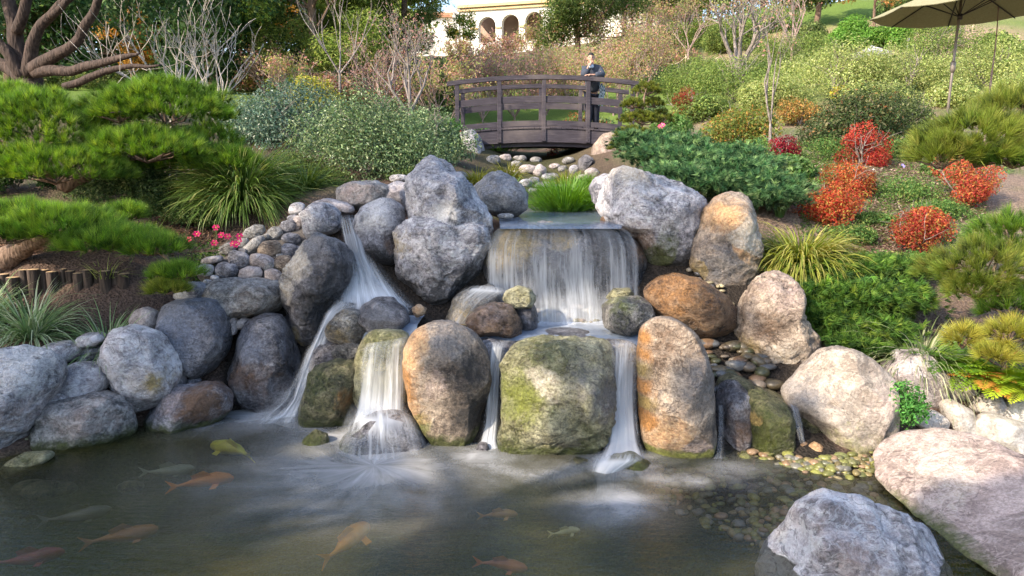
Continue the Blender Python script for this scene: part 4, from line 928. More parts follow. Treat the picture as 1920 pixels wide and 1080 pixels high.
fall('waterfall', 'lower left curtain dropping onto the smooth dark dome', [
    ([(690,638,770,626,6.15,.05),(684,645,768,634,6.02,.25),(678,655,764,645,5.95,.40),(672,690,762,690,5.92,.66),(668,730,762,735,5.90,.80),(662,770,762,772,5.88,1.1),(655,795,770,790,5.84,1.1)], dict(nu=80, nv=60, bulge=.05, edge=.14, seed=7)),
    ([(655,755,765,755,5.80,.0),(640,790,785,785,5.62,.95),(625,830,800,820,5.46,.42),(615,862,812,858,5.38,.5),(600,885,830,882,5.32,.0)], dict(nu=80, nv=50, bulge=.16, edge=.3, seed=8))],
    W(715, 860, 5.7))
fall('waterfall', 'thin shaded fall in the gap between the orange-sided boulder and the wide squarish boulder', [
    ([(918,640,962,636,6.05,.1),(918,652,948,652,5.88,.75),(915,690,942,690,5.84,.75),(912,740,940,740,5.8,.75),(906,790,938,790,5.74,.85),(896,828,936,828,5.66,1.0),(880,855,950,862,5.52,1.0)], dict(nu=40, nv=60, bulge=.02, edge=.25, seed=9))],
    W(915, 850, 5.6))
fall('waterfall', 'thin fall between squarish boulder and orange-edged boulder, splashing over two mossy stones', [
    ([(1140,632,1202,636,5.95,.05),(1142,642,1200,644,5.75,.4),(1144,680,1196,680,5.66,.7),(1143,730,1194,730,5.62,.85),(1140,780,1196,780,5.58,.95),(1135,830,1202,830,5.5,1.1),(1120,860,1215,858,5.36,1.15),(1105,880,1215,872,5.26,.9)], dict(nu=60, nv=70, bulge=.02, edge=.2, seed=10)),
    ([(1105,845,1215,845,5.3,.0),(1095,868,1212,862,5.18,.95),(1100,890,1165,885,5.12,.85),(1110,915,1160,915,5.08,.9),(1095,935,1180,938,5.0,.9),(1085,950,1195,955,4.93,.0)], dict(nu=60, nv=50, bulge=.05, edge=.3, seed=11))],
    W(1165, 880, 5.3))
fall('waterfall', 'water skin running off the wet rounded rock at the main waterfall\'s left foot', [
    ([(885,534,945,538,6.72,.3),(868,540,955,548,6.62,.9),(850,556,925,565,6.6,.5),(842,580,900,590,6.6,.25),(838,606,880,608,6.58,.6)], dict(nu=40, nv=40, bulge=.04, edge=.25, seed=12))],
    W(880, 600, 6.7))
fall('waterfall', 'faint trickle between the moss-covered wedge rock and the big cream boulder', [
    ([(1468,745,1490,748,5.85,.5),(1480,765,1500,768,5.6,.3),(1488,790,1506,792,5.5,.25),(1495,820,1510,825,5.44,.25),(1498,832,1515,838,5.4,.0)], dict(nu=30, nv=40, bulge=.01, edge=.3, seed=13))],
    W(1500, 820, 5.6))
fall('waterfall', 'faint dark trickle left of the black glistening wet rock', [
    ([(1345,760,1358,760,5.6,.2),(1346,800,1360,800,5.5,.2),(1340,850,1362,850,5.42,.25),(1325,878,1375,878,5.35,.7),(1318,888,1390,890,5.25,.0)], dict(nu=30, nv=40, bulge=.01, edge=.3, seed=14))],
    W(1350, 870, 5.5))

# ------------------------------------------------------------------ koi
def koi(px, py, length, heading, depth, c, label, seed=0, c2=None):
    p = zplane(px, py, -depth)
    t = thing('koi_fish', p, label, 'fish', 'koi in the pond')
    n = 14; s = np.linspace(0, 1, n)
    wd = np.interp(s, [0, .08, .3, .6, .85, 1], [.03, .10, .15, .11, .04, .022]) * length
    ht = wd * .8
    bend = .05 * np.sin(s * 4 + seed) * length
    k = 12; an = np.arange(k) * 2 * math.pi / k
    X = (0.5 - s)[:, None] * length * .9 + 0 * an
    Yv = bend[:, None] + wd[:, None] * np.cos(an); Zv = ht[:, None] * np.sin(an)
    V = np.stack([X, Yv, Zv], -1).reshape(-1, 3)
    i = np.arange(n - 1)[:, None] * k; j = np.arange(k)[None]; j2 = (j + 1) % k
    Fc = np.stack([i + j, i + j2, i + k + j2, i + k + j], -1).reshape(-1, 4)
    ca, sa = math.cos(heading), math.sin(heading)
    rot = lambda V: np.stack([V[:, 0] * ca - V[:, 1] * sa, V[:, 0] * sa + V[:, 1] * ca, V[:, 2]], 1) + p
    mt = plain_mat('koi_skin', c, .35, var=.3, scale=12)
    M('body', rot(V), Fc, mt, t, smooth=True)
    tb = bend[-1]; L = length
    tail = np.array([[-.38*L, tb, .0], [-.62*L, tb + .05*L, .10*L], [-.52*L, tb, 0], [-.62*L, tb - .03*L, -.10*L]])
    tail = np.concatenate([tail, tail + [0, .004, 0]])
    M('tail_fin', rot(tail), np.array([[0,1,2,3],[4,7,6,5],[0,4,5,1],[3,2,6,7]]), mt, t)
    df_ = np.array([[.12*L, 0, .10*L], [-.02*L, 0, .19*L], [-.22*L, 0, .13*L], [-.2*L, 0, .06*L]])
    df_ = np.concatenate([df_, df_ + [0, .004, 0]])
    M('dorsal_fin', rot(df_), np.array([[0,1,2,3],[4,7,6,5],[0,4,5,1],[1,5,6,2]]), mt, t)
    for sg in (-1, 1):
        pf = np.array([[.22*L, sg*.09*L, -.03*L], [.16*L, sg*.24*L, -.05*L], [.06*L, sg*.22*L, -.06*L], [.12*L, sg*.09*L, -.04*L]])
        pf = np.concatenate([pf, pf + [0, 0, .004]])
        M('pectoral_fin', rot(pf), np.array([[0,1,2,3],[4,7,6,5],[0,4,5,1],[1,5,6,2]]), mt, t)
koi(385, 903, .44, .35, .10, (1.0, .26, .01), 'bright orange koi swimming near the left side of the pond')
koi(655, 1012, .48, 1.1, .11, (1.0, .30, .01), 'bright orange koi below the churning foam, heading away', 1)
koi(432, 842, .50, 2.5, .115, (1.0, .80, .06), 'yellow koi just in front of the left stream\'s foot', 2)
koi(320, 882, 0.38, .25, .13, (.28, .30, .20), 'pale greyish koi between the yellow and orange ones', 3)
koi(235, 1003, 0.42, .6, .11, (.40, .16, .05), 'slim murk-dulled orange koi at the lower left of the pond', 4)  # faint koi: the haze of murky water is mixed into their skin colour
koi(945, 1060, 0.31, -.15, .10, (.5, .15, .06), 'murk-dulled red-orange koi at the bottom middle of the pond', 5)
koi(938, 965, 0.26, .1, .13, (.5, .24, .07), 'faint orange koi in the middle of the pond', 6)
koi(1062, 997, 0.20, .2, .05, (.60, .58, .32), 'small pale yellow koi below the thin right fall', 7)
koi(60, 1045, 0.38, .3, .15, (.30, .05, .05), 'dark red koi at the bottom left corner', 8)
koi(150, 965, 0.42, .45, .16, (.13, .125, .10), 'grey koi deep in the water at the left', 9)
koi(1250, 945, 0.26, .3, .2, (.35, .3, .12), 'brownish koi deep under the water right of the splash', 10) if False else None
# ------------------------------------------------------------------ plant kit
def pick(rg, pal, n, jit=.25):
    """pal: list of (weight, (r,g,b))"""
    w = np.array([p_[0] for p_ in pal], float); w /= w.sum()
    c = np.array([p_[1] for p_ in pal])[rg.choice(len(pal), n, p=w)]
    return np.clip(c * (1 + rg.uniform(-jit, jit, (n, 1))) * (1 + rg.uniform(-.08, .08, (n, 3))), 0, 1)

def leaf_quads(P, N, size, rg, aspect=.5, fold=.15):
    """one folded diamond leaf per point: 4 verts"""
    n = len(P)
    A = unit(np.cross(N, rg.normal(size=(n, 3))))
    B = unit(np.cross(N, A))
    L = (np.asarray(size) * np.ones(n))[:, None]
    b = P - A * L * .5; t = P + A * L * .5
    l = P + B * L * aspect * .5 + N * L * fold; r = P - B * L * aspect * .5 + N * L * fold
    V = np.stack([b, l, t, r], 1).reshape(-1, 3)
    i = np.arange(n)[:, None] * 4
    Fc = np.concatenate([i + np.array([[0, 1, 2]]), i + np.array([[0, 2, 3]])], 1).reshape(-1, 3)
    return V, Fc

def needle_tris(P, D, n, length, width, rg, cone=.8, flat=0.0):
    """n thin needles out of every point, roughly along D"""
    k = len(P)
    Pn = np.repeat(P, n, 0)
    Dn = unit(np.repeat(D, n, 0) + rg.normal(size=(k * n, 3)) * cone)
    L = length * rg.uniform(.65, 1.15, (k * n, 1))
    S = unit(np.cross(Dn, rg.normal(size=(k * n, 3)))) * width * .5
    tip = Pn + Dn * L; tip[:, 2] -= flat * L[:, 0] ** 2
    V = np.stack([Pn - S, Pn + S, tip], 1).reshape(-1, 3)
    Fc = np.arange(k * n * 3).reshape(-1, 3)
    return V, Fc

def lobes_on(rg, c, rx, ry, rz, K, r0, r1, up=True):
    """clump centres spread over an ellipsoid"""
    out = []
    for k in range(K):
        v = rg.normal(size=3); v /= np.linalg.norm(v)
        if up: v[2] = abs(v[2])
        q = rg.uniform(.45, 1.0) ** .6
        out.append((c + v * np.array([rx, ry, rz]) * q, rg.uniform(r0, r1)))
    return out

def leafy(name, rg, lobes, per, size, pal, mat, parent, aspect=.55, jit=.3, squash=.8, upb=.5, clumpvar=.25, fill=.3):
    Ps, Ns, Cs, Ls = [], [], [], []
    for (c, r) in lobes:
        n = max(8, int(per * r * r))
        v = unit(rg.normal(size=(n, 3)))
        rad = r * (1 - fill * rg.random((n, 1)) ** 1.5)
        P = c + v * rad * np.array([1, 1, squash]) + rg.normal(size=(n, 3)) * r * .10
        Nn = unit(v + np.array([0, 0, upb]) + rg.normal(size=(n, 3)) * .7)
        Ps.append(P); Ns.append(Nn)
        Cs.append(pick(rg, pal, n, jit) * rg.uniform(1 - clumpvar, 1 + clumpvar))
        Ls.append(size * rg.uniform(.6, 1.25, n))
    P, Nn, C_, L = map(np.concatenate, (Ps, Ns, Cs, Ls))
    V, Fc = leaf_quads(P, Nn, L, rg, aspect)
    return M(name, V, Fc, MAT[mat], parent, col=np.repeat(np.clip(C_, 0, 1), 4, 0))

def grow(rg, p, d, L, r, lvl, maxl, segs, tips, wander=.18, nch=(3, 5), lr=.62, rr=.55, spread=.75, up=.15, pts=5, droop=0.0):
    P = [np.array(p, float)]; d = np.array(d, float)
    for k in range(pts - 1):
        d = d + rg.normal(size=3) * wander; d[2] += up * .3 - droop * lvl * .05; d /= np.linalg.norm(d)
        P.append(P[-1] + d * L / (pts - 1))
    P = np.array(P); end = r * (.5 if lvl < maxl else .25)
    segs.append((P, np.linspace(r, end, pts), lvl))
    if lvl >= maxl:
        tips.append((P[-1], d.copy())); tips.append((P[-2], d.copy())); return
    nc = rg.integers(nch[0], nch[1] + 1)
    for c in range(nc):
        t = rg.uniform(.35, 1.0) if c else 1.0
        i = min(int(t * (pts - 1)), pts - 2); f = t * (pts - 1) - i
        q = P[i] * (1 - f) + P[i + 1] * f
        dd = d * .75 + unit(rg.normal(size=3)) * spread; dd[2] += up; dd /= np.linalg.norm(dd)
        rc = np.interp(t, [0, 1], [r, end]) * rg.uniform(rr, .95)
        grow(rg, q, dd, L * lr * rg.uniform(.75, 1.2), rc, lvl + 1, maxl, segs, tips, wander, nch, lr, rr, spread, up, pts, droop)

def branches(name, segs, mat, parent, minr=.002, sides=(7, 5, 4, 3, 3)):
    return M(name, *merge([tube(P, np.maximum(r, minr), sides[min(l, 4)], cap=False) for P, r, l in segs]), MAT[mat], parent, smooth=True)

def base_of(px, py, d=None):
    if d is None: return G(px, py)
    p = W(px, py, d); return np.array([p[0], d, H(p[0], d)])

# ---- mounded shrub
def shrub(label, px, py, w, h, pal, leaf=.05, n=9000, d=None, mat='leaf', K=16, name='shrub', cat='shrub', seed=0, depth=.8, aspect=.5, group=None, stems=True, clumpvar=.25, zfix=None, upb=.5, jit=.3):
    rg = np.random.default_rng(abs(int(px * 3 + py * 11 + seed)))
    b = base_of(px, py, d) if zfix is None else W(px, py, d)
    s = b[1] / F
    wx, hz = w * s / 2, h * s
    t = thing(name, b, label, cat, group)
    c = b + np.array([0, 0, hz * .15])
    r0 = .22 * min(wx, hz) + .05
    lb = lobes_on(rg, c, wx * .78, wx * depth * .78, hz * .72, K, r0, r0 * 1.9)
    per = n / sum(r * r for _, r in lb)
    leafy('foliage', rg, lb, per, leaf, pal, mat, t, aspect=aspect, clumpvar=clumpvar, upb=upb, jit=jit)
    if stems:
        sg, tp = [], []
        for k in range(7):
            a = rg.uniform(0, 6.28)
            grow(rg, b, [math.cos(a) * .6, math.sin(a) * .6, 1], hz * .75, max(.006, hz * .02), 0, 1, sg, tp)
        branches('stems', sg, 'bark_grey', t)
    return t

# ---- grass clump
def blades(rg, base, n, length, width, spread, droop, c1, c2, segs=6, rad=.06, stripe=None, azim=None):
    a = rg.uniform(0, 6.28, n) if azim is None else rg.normal(azim[0], azim[1], n)
    el = rg.uniform(spread[0], spread[1], n)                # lean from vertical at the base
    L = length * rg.uniform(.6, 1.1, n); dr = droop * rg.uniform(.6, 1.4, n)
    P = base + np.stack([np.cos(a) * rad * rg.random(n), np.sin(a) * rad * rg.random(n), 0 * a], 1)
    hx = np.stack([np.cos(a), np.sin(a), 0 * a], 1); side = np.stack([-np.sin(a), np.cos(a), 0 * a], 1)
    side = unit(side + rg.normal(size=(n, 3)) * .3)
    rows = []; ang = el.copy(); cur = P.copy()
    for k in range(segs + 1):
        t = k / segs
        wd = width * (1 - t ** 2.2) * (.6 + .4 * min(1, t * 4)) + .0006
        rows.append(np.stack([cur - side * wd / 2, cur + side * wd / 2], 1))
        ang = ang + dr / segs * (0.4 + t)
        ang = np.minimum(ang, 2.9)
        cur = cur + (hx * np.sin(ang)[:, None] + np.array([0, 0, 1]) * np.cos(ang)[:, None]) * (L / segs)[:, None]
    V = np.stack(rows, 1)                                    # n, segs+1, 2, 3
    i = (np.arange(n)[:, None] * (segs + 1) + np.arange(segs)[None]) * 2
    Fc = np.stack([i, i + 1, i + 3, i + 2], -1).reshape(-1, 4)
    f = rg.random((n, 1)); tt = np.linspace(0, 1, segs + 1)
    c1 = np.array(c1); c2 = np.array(c2)
    mixf = np.clip(f * .7 + tt[None] * .55 - .15, 0, 1)[..., None]
    C_ = c1 * (1 - mixf) + c2 * mixf
    C_ = C_ * rg.uniform(.65, 1.25, (n, 1, 1))
    if stripe is not None:
        k = rg.random(n) < stripe[0]; C_[k] = np.array(stripe[1]) * rg.uniform(.7, 1.1, (k.sum(), 1, 1))
    C_ = np.repeat(C_[:, :, None], 2, 2).reshape(-1, 3)
    return V.reshape(-1, 3), Fc, np.clip(C_, 0, 1)

def grass(label, px, py, d, n, length, width, c1, c2, spread=(.05, .9), droop=1.4, rad=.12, name='grass_clump', cat='grass', seed=0, z=None, **kw):
    rg = np.random.default_rng(abs(int(px + 7 * py + seed)))
    b = base_of(px, py, d)
    if z is not None: b[2] = z
    V, Fc, c = blades(rg, b, n, length, width, spread, droop, c1, c2, rad=rad, **kw)
    o = M(name, V, Fc, MAT['blade'], col=c)
    return tag(o, label, cat)

# ---- black pine made of cloud pads
def pine_pad(rg, c, rx, ry, rz, ntuft, nneed, L, wd, pal, parent, name='needle_pad', upw=.9, lean=(0, 0)):
    v = unit(rg.normal(size=(ntuft, 3))); v[:, 2] = np.abs(v[:, 2]) * 1.0 - .12
    q = rg.uniform(.72, 1.0, (ntuft, 1))
    lump = 1 + .16 * np.sin(v[:, :1] * 7 + rg.uniform(0, 6)) * np.sin(v[:, 1:2] * 6 + rg.uniform(0, 6))
    P = c + v * np.array([rx, ry, rz]) * q * lump
    D = unit(v * np.array([1, 1, .7]) * .9 + np.array([lean[0], lean[1], upw]))
    V, Fc = needle_tris(P, D, nneed, L, wd, rg, cone=.36)
    base = pick(rg, pal, ntuft, .3)
    C_ = np.repeat(base, nneed, 0) * rg.uniform(.7, 1.25, (ntuft * nneed, 1))
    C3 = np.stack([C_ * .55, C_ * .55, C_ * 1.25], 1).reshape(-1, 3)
    M(name, V, Fc, MAT['needle'], parent, col=np.clip(C3, 0, 1))
    # twigs under the pad
    sg = []
    for k in range(10):
        i = rg.integers(ntuft)
        a = c + np.array([0, 0, -rz * .25]); e = P[i]
        m_ = (a + e) / 2 + rg.normal(size=3) * rx * .06
        sg.append((np.array([a, m_, e]), np.array([.014, .010, .004]), 2))
    return sg

PG = [(3, (.10, .20, .03)), (3, (.16, .29, .04)), (1.5, (.26, .38, .06)), (1.2, (.05, .11, .02))]
PY = [(3, (.16, .22, .035)), (3, (.22, .27, .045)), (1.5, (.30, .32, .07)), (1, (.08, .12, .03))]
PYY = [(3, (.36, .36, .06)), (3, (.46, .43, .08)), (1, (.25, .28, .05))]

def pine(label, pads, trunk, bark='bark_brown', pal=PG, L=.12, wd=.0042, dens=1.0, upw=.9, seed=0, name='pine_tree'):
    """pads: (px, py, wpx, hpx, d, pal or None); trunk: list of polylines [(px,py,d,r_px)...]"""
    rg = np.random.default_rng(seed)
    f0 = trunk[0][0]
    b = W(f0[0], f0[1], f0[2])
    t = thing(name, b, label, 'pine tree')
    for k, pl in enumerate(trunk):
        P = np.array([W(a[0], a[1], a[2]) for a in pl]); r = np.array([a[3] * mpp(a[2]) for a in pl])
        u = np.linspace(0, len(P) - 1, (len(P) - 1) * 4 + 1)
        Q = np.stack([np.interp(u, np.arange(len(P)), P[:, i]) for i in range(3)], 1)
        Q[1:-1] += rg.normal(size=Q[1:-1].shape) * r.mean() * .25
        Q[1:-1] = (Q[:-2] + Q[1:-1] * 2 + Q[2:]) / 4
        rr = np.interp(u, np.arange(len(P)), r) * (1 + .12 * np.sin(u * 9))
        V, Fc = tube(Q, rr, 10)
        M('trunk' if k == 0 else 'limb', V, Fc, MAT[bark], t, smooth=True)
    tw = []
    for (px, py, w, h, d, pl) in pads:
        s = mpp(d); c = W(px, py + h * .30, d)
        rx = w * s * .47 - L * .5; rz = h * s * .68 - L * .5
        nt_ = int(190 * dens * (rx * 2) * (rx * 1.7) / .5 + 60)
        tw += pine_pad(rg, c, rx, rx * .85, max(.06, rz), nt_, 34, L, wd, pl or pal, t, upw=upw)
    branches('twigs', tw, bark, t)['kind'] = 'stuff'
    return t
# ------------------------------------------------------------------ pines in front
pine('cloud-pruned black pine with six green needle pads behind the lower left pine', [
    (70,215,320,150,8.3,None),(310,182,300,115,8.6,None),(275,262,270,95,8.2,None),(225,200,120,70,8.2,None),(105,297,300,105,7.9,None),(395,258,150,120,8.8,None),(418,292,170,70,8.4,None),(20,180,220,80,8.8,None),(320,300,180,50,8.9,None)],
    [[(122,352,8.4,12),(110,335,8.4,13),(90,318,8.3,12),(60,312,8.2,8),(0,315,8.1,6)],[(120,350,8.4,14),(160,330,8.4,12),(210,310,8.5,11),(250,290,8.5,9),(290,280,8.5,7),(400,290,8.5,4)],[(250,290,8.5,7),(265,270,8.4,6),(275,240,8.4,5)],[(290,280,8.6,6),(330,240,8.7,5),(320,190,8.7,4)],[(90,318,8.3,8),(80,280,8.3,6),(80,210,8.4,5)]], seed=11, dens=1.25)
pine('low spreading pine with a leaning peeling trunk above the log edging', [
    (110,408,300,90,6.9,None),(210,440,240,70,6.7,None),(40,395,200,80,7.1,None),(290,455,150,55,6.6,None),(330,505,120,45,6.5,None),(10,430,120,60,6.6,None),(240,392,90,50,7.4,None),(315,535,100,40,6.45,PY)],
    [[(-10,505,7.1,24),(20,480,7.1,22),(55,455,7.0,17),(90,440,6.9,11),(170,430,6.8,6)],[(55,455,7.0,10),(10,442,6.9,8),(-40,435,6.9,6)],[(90,440,6.9,7),(200,458,6.7,5),(300,470,6.6,3),(340,515,6.5,2.5)]], seed=12, dens=1.25)
pine('big sunlit pine crown at the right edge with long radiating needles', [
    (1830,245,260,150,6.9,PY),(1900,195,190,110,7.1,PY),(1770,275,150,90,6.8,PY),(1900,290,150,60,6.7,PG)],
    [[(2000,330,7.0,14),(1930,290,7.0,11),(1880,270,7.0,8),(1800,280,6.9,4)]], seed=13, dens=1.0, upw=.55, L=.15, wd=.005)
pine('soft green pine spray hanging in at the right edge above the yellow tufts', [
    (1850,480,260,120,6.3,PY),(1900,425,200,110,6.5,PG),(1900,560,170,90,6.1,PG),(1830,530,150,70,6.2,PY)],
    [[(2010,560,6.4,10),(1930,530,6.3,7),(1860,520,6.3,4)]], seed=14, dens=.9, upw=.5, L=.13)
pine('dwarf pine with bright yellow needle tufts above the ferns', [
    (1805,622,85,70,5.7,PYY),(1895,612,120,80,5.6,PYY),(1870,655,100,50,5.5,PYY)],
    [[(1880,700,5.7,5),(1885,670,5.7,4),(1890,640,5.7,3)],[(1880,690,5.7,3),(1830,660,5.7,2.5),(1808,640,5.7,2)]], seed=15, dens=.8, upw=.3, L=.11)
# stepped niwaki conifer by the bridge
NW = [(3, (.16, .19, .03)), (2, (.22, .24, .045)), (2, (.09, .12, .025))]
pine('small stepped conifer trimmed into flat tiers beside the right end of the bridge', [
    (1213,163,62,34,13.5,NW),(1187,192,55,26,13.2,NW),(1225,190,50,24,13.6,NW),(1200,218,90,34,13.2,NW),(1185,245,80,32,13.0,NW),(1165,270,62,30,12.8,NW),(1240,215,50,40,13.7,NW),(1205,275,70,30,13.0,NW)],
    [[(1200,310,13.4,4),(1195,270,13.4,3.5),(1205,230,13.4,3),(1205,190,13.4,2.5),(1213,165,13.4,1.5)],[(1200,245,13.4,2),(1170,250,13.2,1.5)],[(1204,205,13.4,2),(1185,198,13.3,1.5)]], seed=16, dens=1.8, L=.06, wd=.006, name='conifer')

# blue-green juniper sprawling over the right boulders
def juniper(label, px, py, pads, pal, seed, d0, name='juniper'):
    rg = np.random.default_rng(seed)
    b = base_of(px, py, d0); t = thing(name, b, label, 'juniper')
    Ps, Ds, Cs = [], [], []; sg = []
    for (qx, qy, w, h, d) in pads:
        c = W(qx, qy, d); s = mpp(d)
        sg.append((np.array([b + [0, 0, .05], (b + c) / 2 + [0, 0, .06], c]), np.array([.02, .014, .006]), 1))
        w = w * (.74 if 'juniper' in name else .92); h = h * .78; n = int(w * h * .22)
        v = rg.normal(size=(n, 3)) * np.array([.30, .30, .26]); 
        P = c + v * np.array([w * s, w * s * .8, h * s]) * .95
        out_ = unit(np.stack([v[:, 0], v[:, 1] - .1, 0 * v[:, 0] + .18], 1) + rg.normal(size=(n, 3)) * .3)
        Ps.append(P); Ds.append(out_)
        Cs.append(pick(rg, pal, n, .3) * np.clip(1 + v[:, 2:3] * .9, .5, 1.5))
    P, D, C_ = map(np.concatenate, (Ps, Ds, Cs))
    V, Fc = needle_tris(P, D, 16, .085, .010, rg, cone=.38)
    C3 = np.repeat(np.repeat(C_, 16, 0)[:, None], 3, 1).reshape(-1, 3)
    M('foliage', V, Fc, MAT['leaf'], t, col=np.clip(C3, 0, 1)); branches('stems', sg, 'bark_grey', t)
    return t
JB = [(3, (.05, .12, .05)), (3, (.09, .175, .07)), (1.3, (.19, .29, .12)), (1.6, (.02, .05, .022))]
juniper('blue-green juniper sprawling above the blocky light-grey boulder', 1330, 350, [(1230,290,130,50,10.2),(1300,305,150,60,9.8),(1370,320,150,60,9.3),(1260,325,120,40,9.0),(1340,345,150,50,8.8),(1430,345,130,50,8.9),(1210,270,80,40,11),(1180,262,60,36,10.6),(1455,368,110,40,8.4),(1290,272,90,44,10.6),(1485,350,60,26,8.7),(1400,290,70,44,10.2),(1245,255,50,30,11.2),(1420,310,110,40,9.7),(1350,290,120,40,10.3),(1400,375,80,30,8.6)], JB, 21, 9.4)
GC_ = [(3, (.055, .12, .025)), (3, (.10, .19, .035)), (1.5, (.18, .27, .05)), (1, (.03, .07, .02))]
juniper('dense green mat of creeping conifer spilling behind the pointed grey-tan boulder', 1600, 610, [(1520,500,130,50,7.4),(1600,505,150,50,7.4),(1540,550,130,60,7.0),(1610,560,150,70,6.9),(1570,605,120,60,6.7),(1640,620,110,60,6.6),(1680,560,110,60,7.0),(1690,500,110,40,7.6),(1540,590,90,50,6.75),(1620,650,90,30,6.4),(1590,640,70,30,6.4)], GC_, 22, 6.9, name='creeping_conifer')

# ------------------------------------------------------------------ grasses
grass('big arching clump of strappy dark green grass above the rubble wall', 455, 372, 8.6, 2600, .92, .017, (.035,.10,.02), (.20,.30,.07), spread=(.1,1.25), droop=1.5, rad=.16, stripe=(.18,(.42,.44,.16)))
grass('smaller arching green grass clump right of the big strappy one', 575, 345, 9.0, 350, .55, .012, (.05,.12,.02), (.22,.28,.07), spread=(.2,1.2), droop=1.4, rad=.12)
grass('striped green and white grass clump at the left edge before the logs', 60, 640, 6.35, 420, .62, .013, (.10,.20,.07), (.32,.42,.20), spread=(.1,1.3), droop=1.5, rad=.10, stripe=(.25,(.50,.56,.36)))
grass('striped grass clump in front of the log edging, right of the leftmost clump', 200, 615, 6.45, 420, .58, .013, (.08,.18,.06), (.28,.40,.18), spread=(.1,1.35), droop=1.5, rad=.10, stripe=(.2,(.50,.56,.36)))
grass('third striped grass clump, cut off by the left edge of the picture', -30, 600, 6.5, 300, .55, .013, (.10,.20,.07), (.32,.42,.20), spread=(.1,1.2), droop=1.4, rad=.10, stripe=(.2,(.5,.56,.36)))
grass('thin sprig of pale grass on top of the logs under the low pine', 195, 500, 7.0, 60, .25, .008, (.2,.28,.06), (.42,.46,.14), spread=(.2,1.2), droop=1.0, rad=.12)
grass('dry-tipped drooping grass clump of yellow and green beside the orange-tan boulder', 1505, 455, 7.5, 1700, .72, .018, (.10,.18,.025), (.40,.40,.07), spread=(.1,1.35), droop=2.1, rad=.17, stripe=(.3,(.50,.46,.14)))
grass('thin tall grass tuft behind the orange-tan boulder', 1462, 400, 8.6, 90, .45, .009, (.07,.16,.04), (.2,.3,.1), spread=(.02,.5), droop=.7, rad=.05)
grass('bright fresh green grass tuft growing in the upper pool behind the fall', 1058, 393, 9.5, 1700, .56, .011, (.07,.20,.02), (.20,.36,.05), spread=(.0,.95), droop=.9, rad=.33, z=1.58)
grass('golden-green sedge tuft left of the stream, above the rounded grey boulder', 895, 338, 10.6, 420, .36, .010, (.20,.22,.03), (.42,.40,.07), spread=(.1,1.3), droop=1.4, rad=.14)
grass('golden-green sedge tuft just under the left part of the bridge', 952, 322, 13.6, 350, .42, .012, (.20,.22,.03), (.42,.38,.07), spread=(.1,1.3), droop=1.4, rad=.2)
grass('yellow-green sedge tuft right of the stream stones under the bridge', 1062, 338, 12.6, 350, .40, .012, (.16,.20,.03), (.36,.36,.07), spread=(.1,1.2), droop=1.2, rad=.2)
grass('low green stream grass between the sedges and the upper pool', 1095, 352, 11.4, 200, .30, .010, (.07,.2,.03), (.2,.36,.06), spread=(.0,.9), droop=.8, rad=.14)
grass('arching variegated grass clump at the right, under the soft green pine spray', 1730, 645, 6.3, 700, .70, .014, (.10,.17,.05), (.36,.40,.18), spread=(.3,1.35), droop=1.6, rad=.12, stripe=(.35,(.55,.55,.36)))
grass('strappy grass behind the yellow-tufted dwarf pine', 1850, 690, 6.1, 200, .45, .013, (.06,.13,.04), (.2,.28,.1), spread=(.1,1.2), droop=1.4, rad=.12)

# ------------------------------------------------------------------ leafy shrubs
VG = [(3, (.13, .20, .085)), (3, (.20, .28, .12)), (1.3, (.32, .38, .18)), (2.4, (.045, .09, .035))]
shrub('wide grey-green variegated shrub mass left of the bridge', 690, 350, 350, 145, VG, .042, 28000, d=10.3, K=36, mat='gloss_leaf')
shrub('dark grey-green shrub between the pine pads and the variegated mass', 545, 300, 260, 105, [(3,(.07,.13,.09)),(2,(.13,.2,.14)),(1,(.24,.3,.2))], .055, 12000, d=12.5, K=22, mat='gloss_leaf')
shrub('variegated shrub shoulder just left of the bridge boulder', 805, 320, 150, 90, VG, .055, 7000, d=12.8, K=14, mat='gloss_leaf')
shrub('fresh green shrub at the left foot of the bridge', 835, 275, 60, 55, [(2,(.06,.17,.03)),(1,(.1,.25,.04))], .06, 2500, d=14.5, K=8)
shrub('dim groundcover shrub under the upper pine\'s trunk', 250, 365, 300, 55, [(3,(.06,.10,.04)),(2,(.12,.18,.07)),(1,(.22,.27,.12))], .045, 11000, d=8.9, K=20)
shrub('shaded low shrub left of the upper pine trunk', 30, 345, 200, 50, [(3,(.03,.07,.02)),(2,(.07,.12,.04))], .045, 5000, d=9.0, K=12)
shrub('brownish small-leaved shrub behind the big strappy grass', 400, 345, 150, 40, [(3,(.06,.10,.04)),(2,(.14,.16,.07))], .04, 5000, d=9.4, K=12)
shrub('yellow-green shrub glowing beyond the variegated shrubs', 590, 215, 120, 70, [(3,(.40,.38,.07)),(2,(.24,.28,.07)),(1,(.15,.2,.06))], .07, 4500, K=14)
shrub('red-leaved shrub beyond the grey-green shrubs, left of centre', 595, 170, 50, 40, [(3,(.45,.10,.06)),(1,(.3,.12,.06))], .09, 900, K=6)
shrub('leafy base under the red flowers beside the rubble wall', 405, 478, 110, 60, [(3,(.05,.12,.025)),(2,(.10,.18,.04)),(.5,(.25,.3,.1))], .03, 3500, d=7.6, K=12)

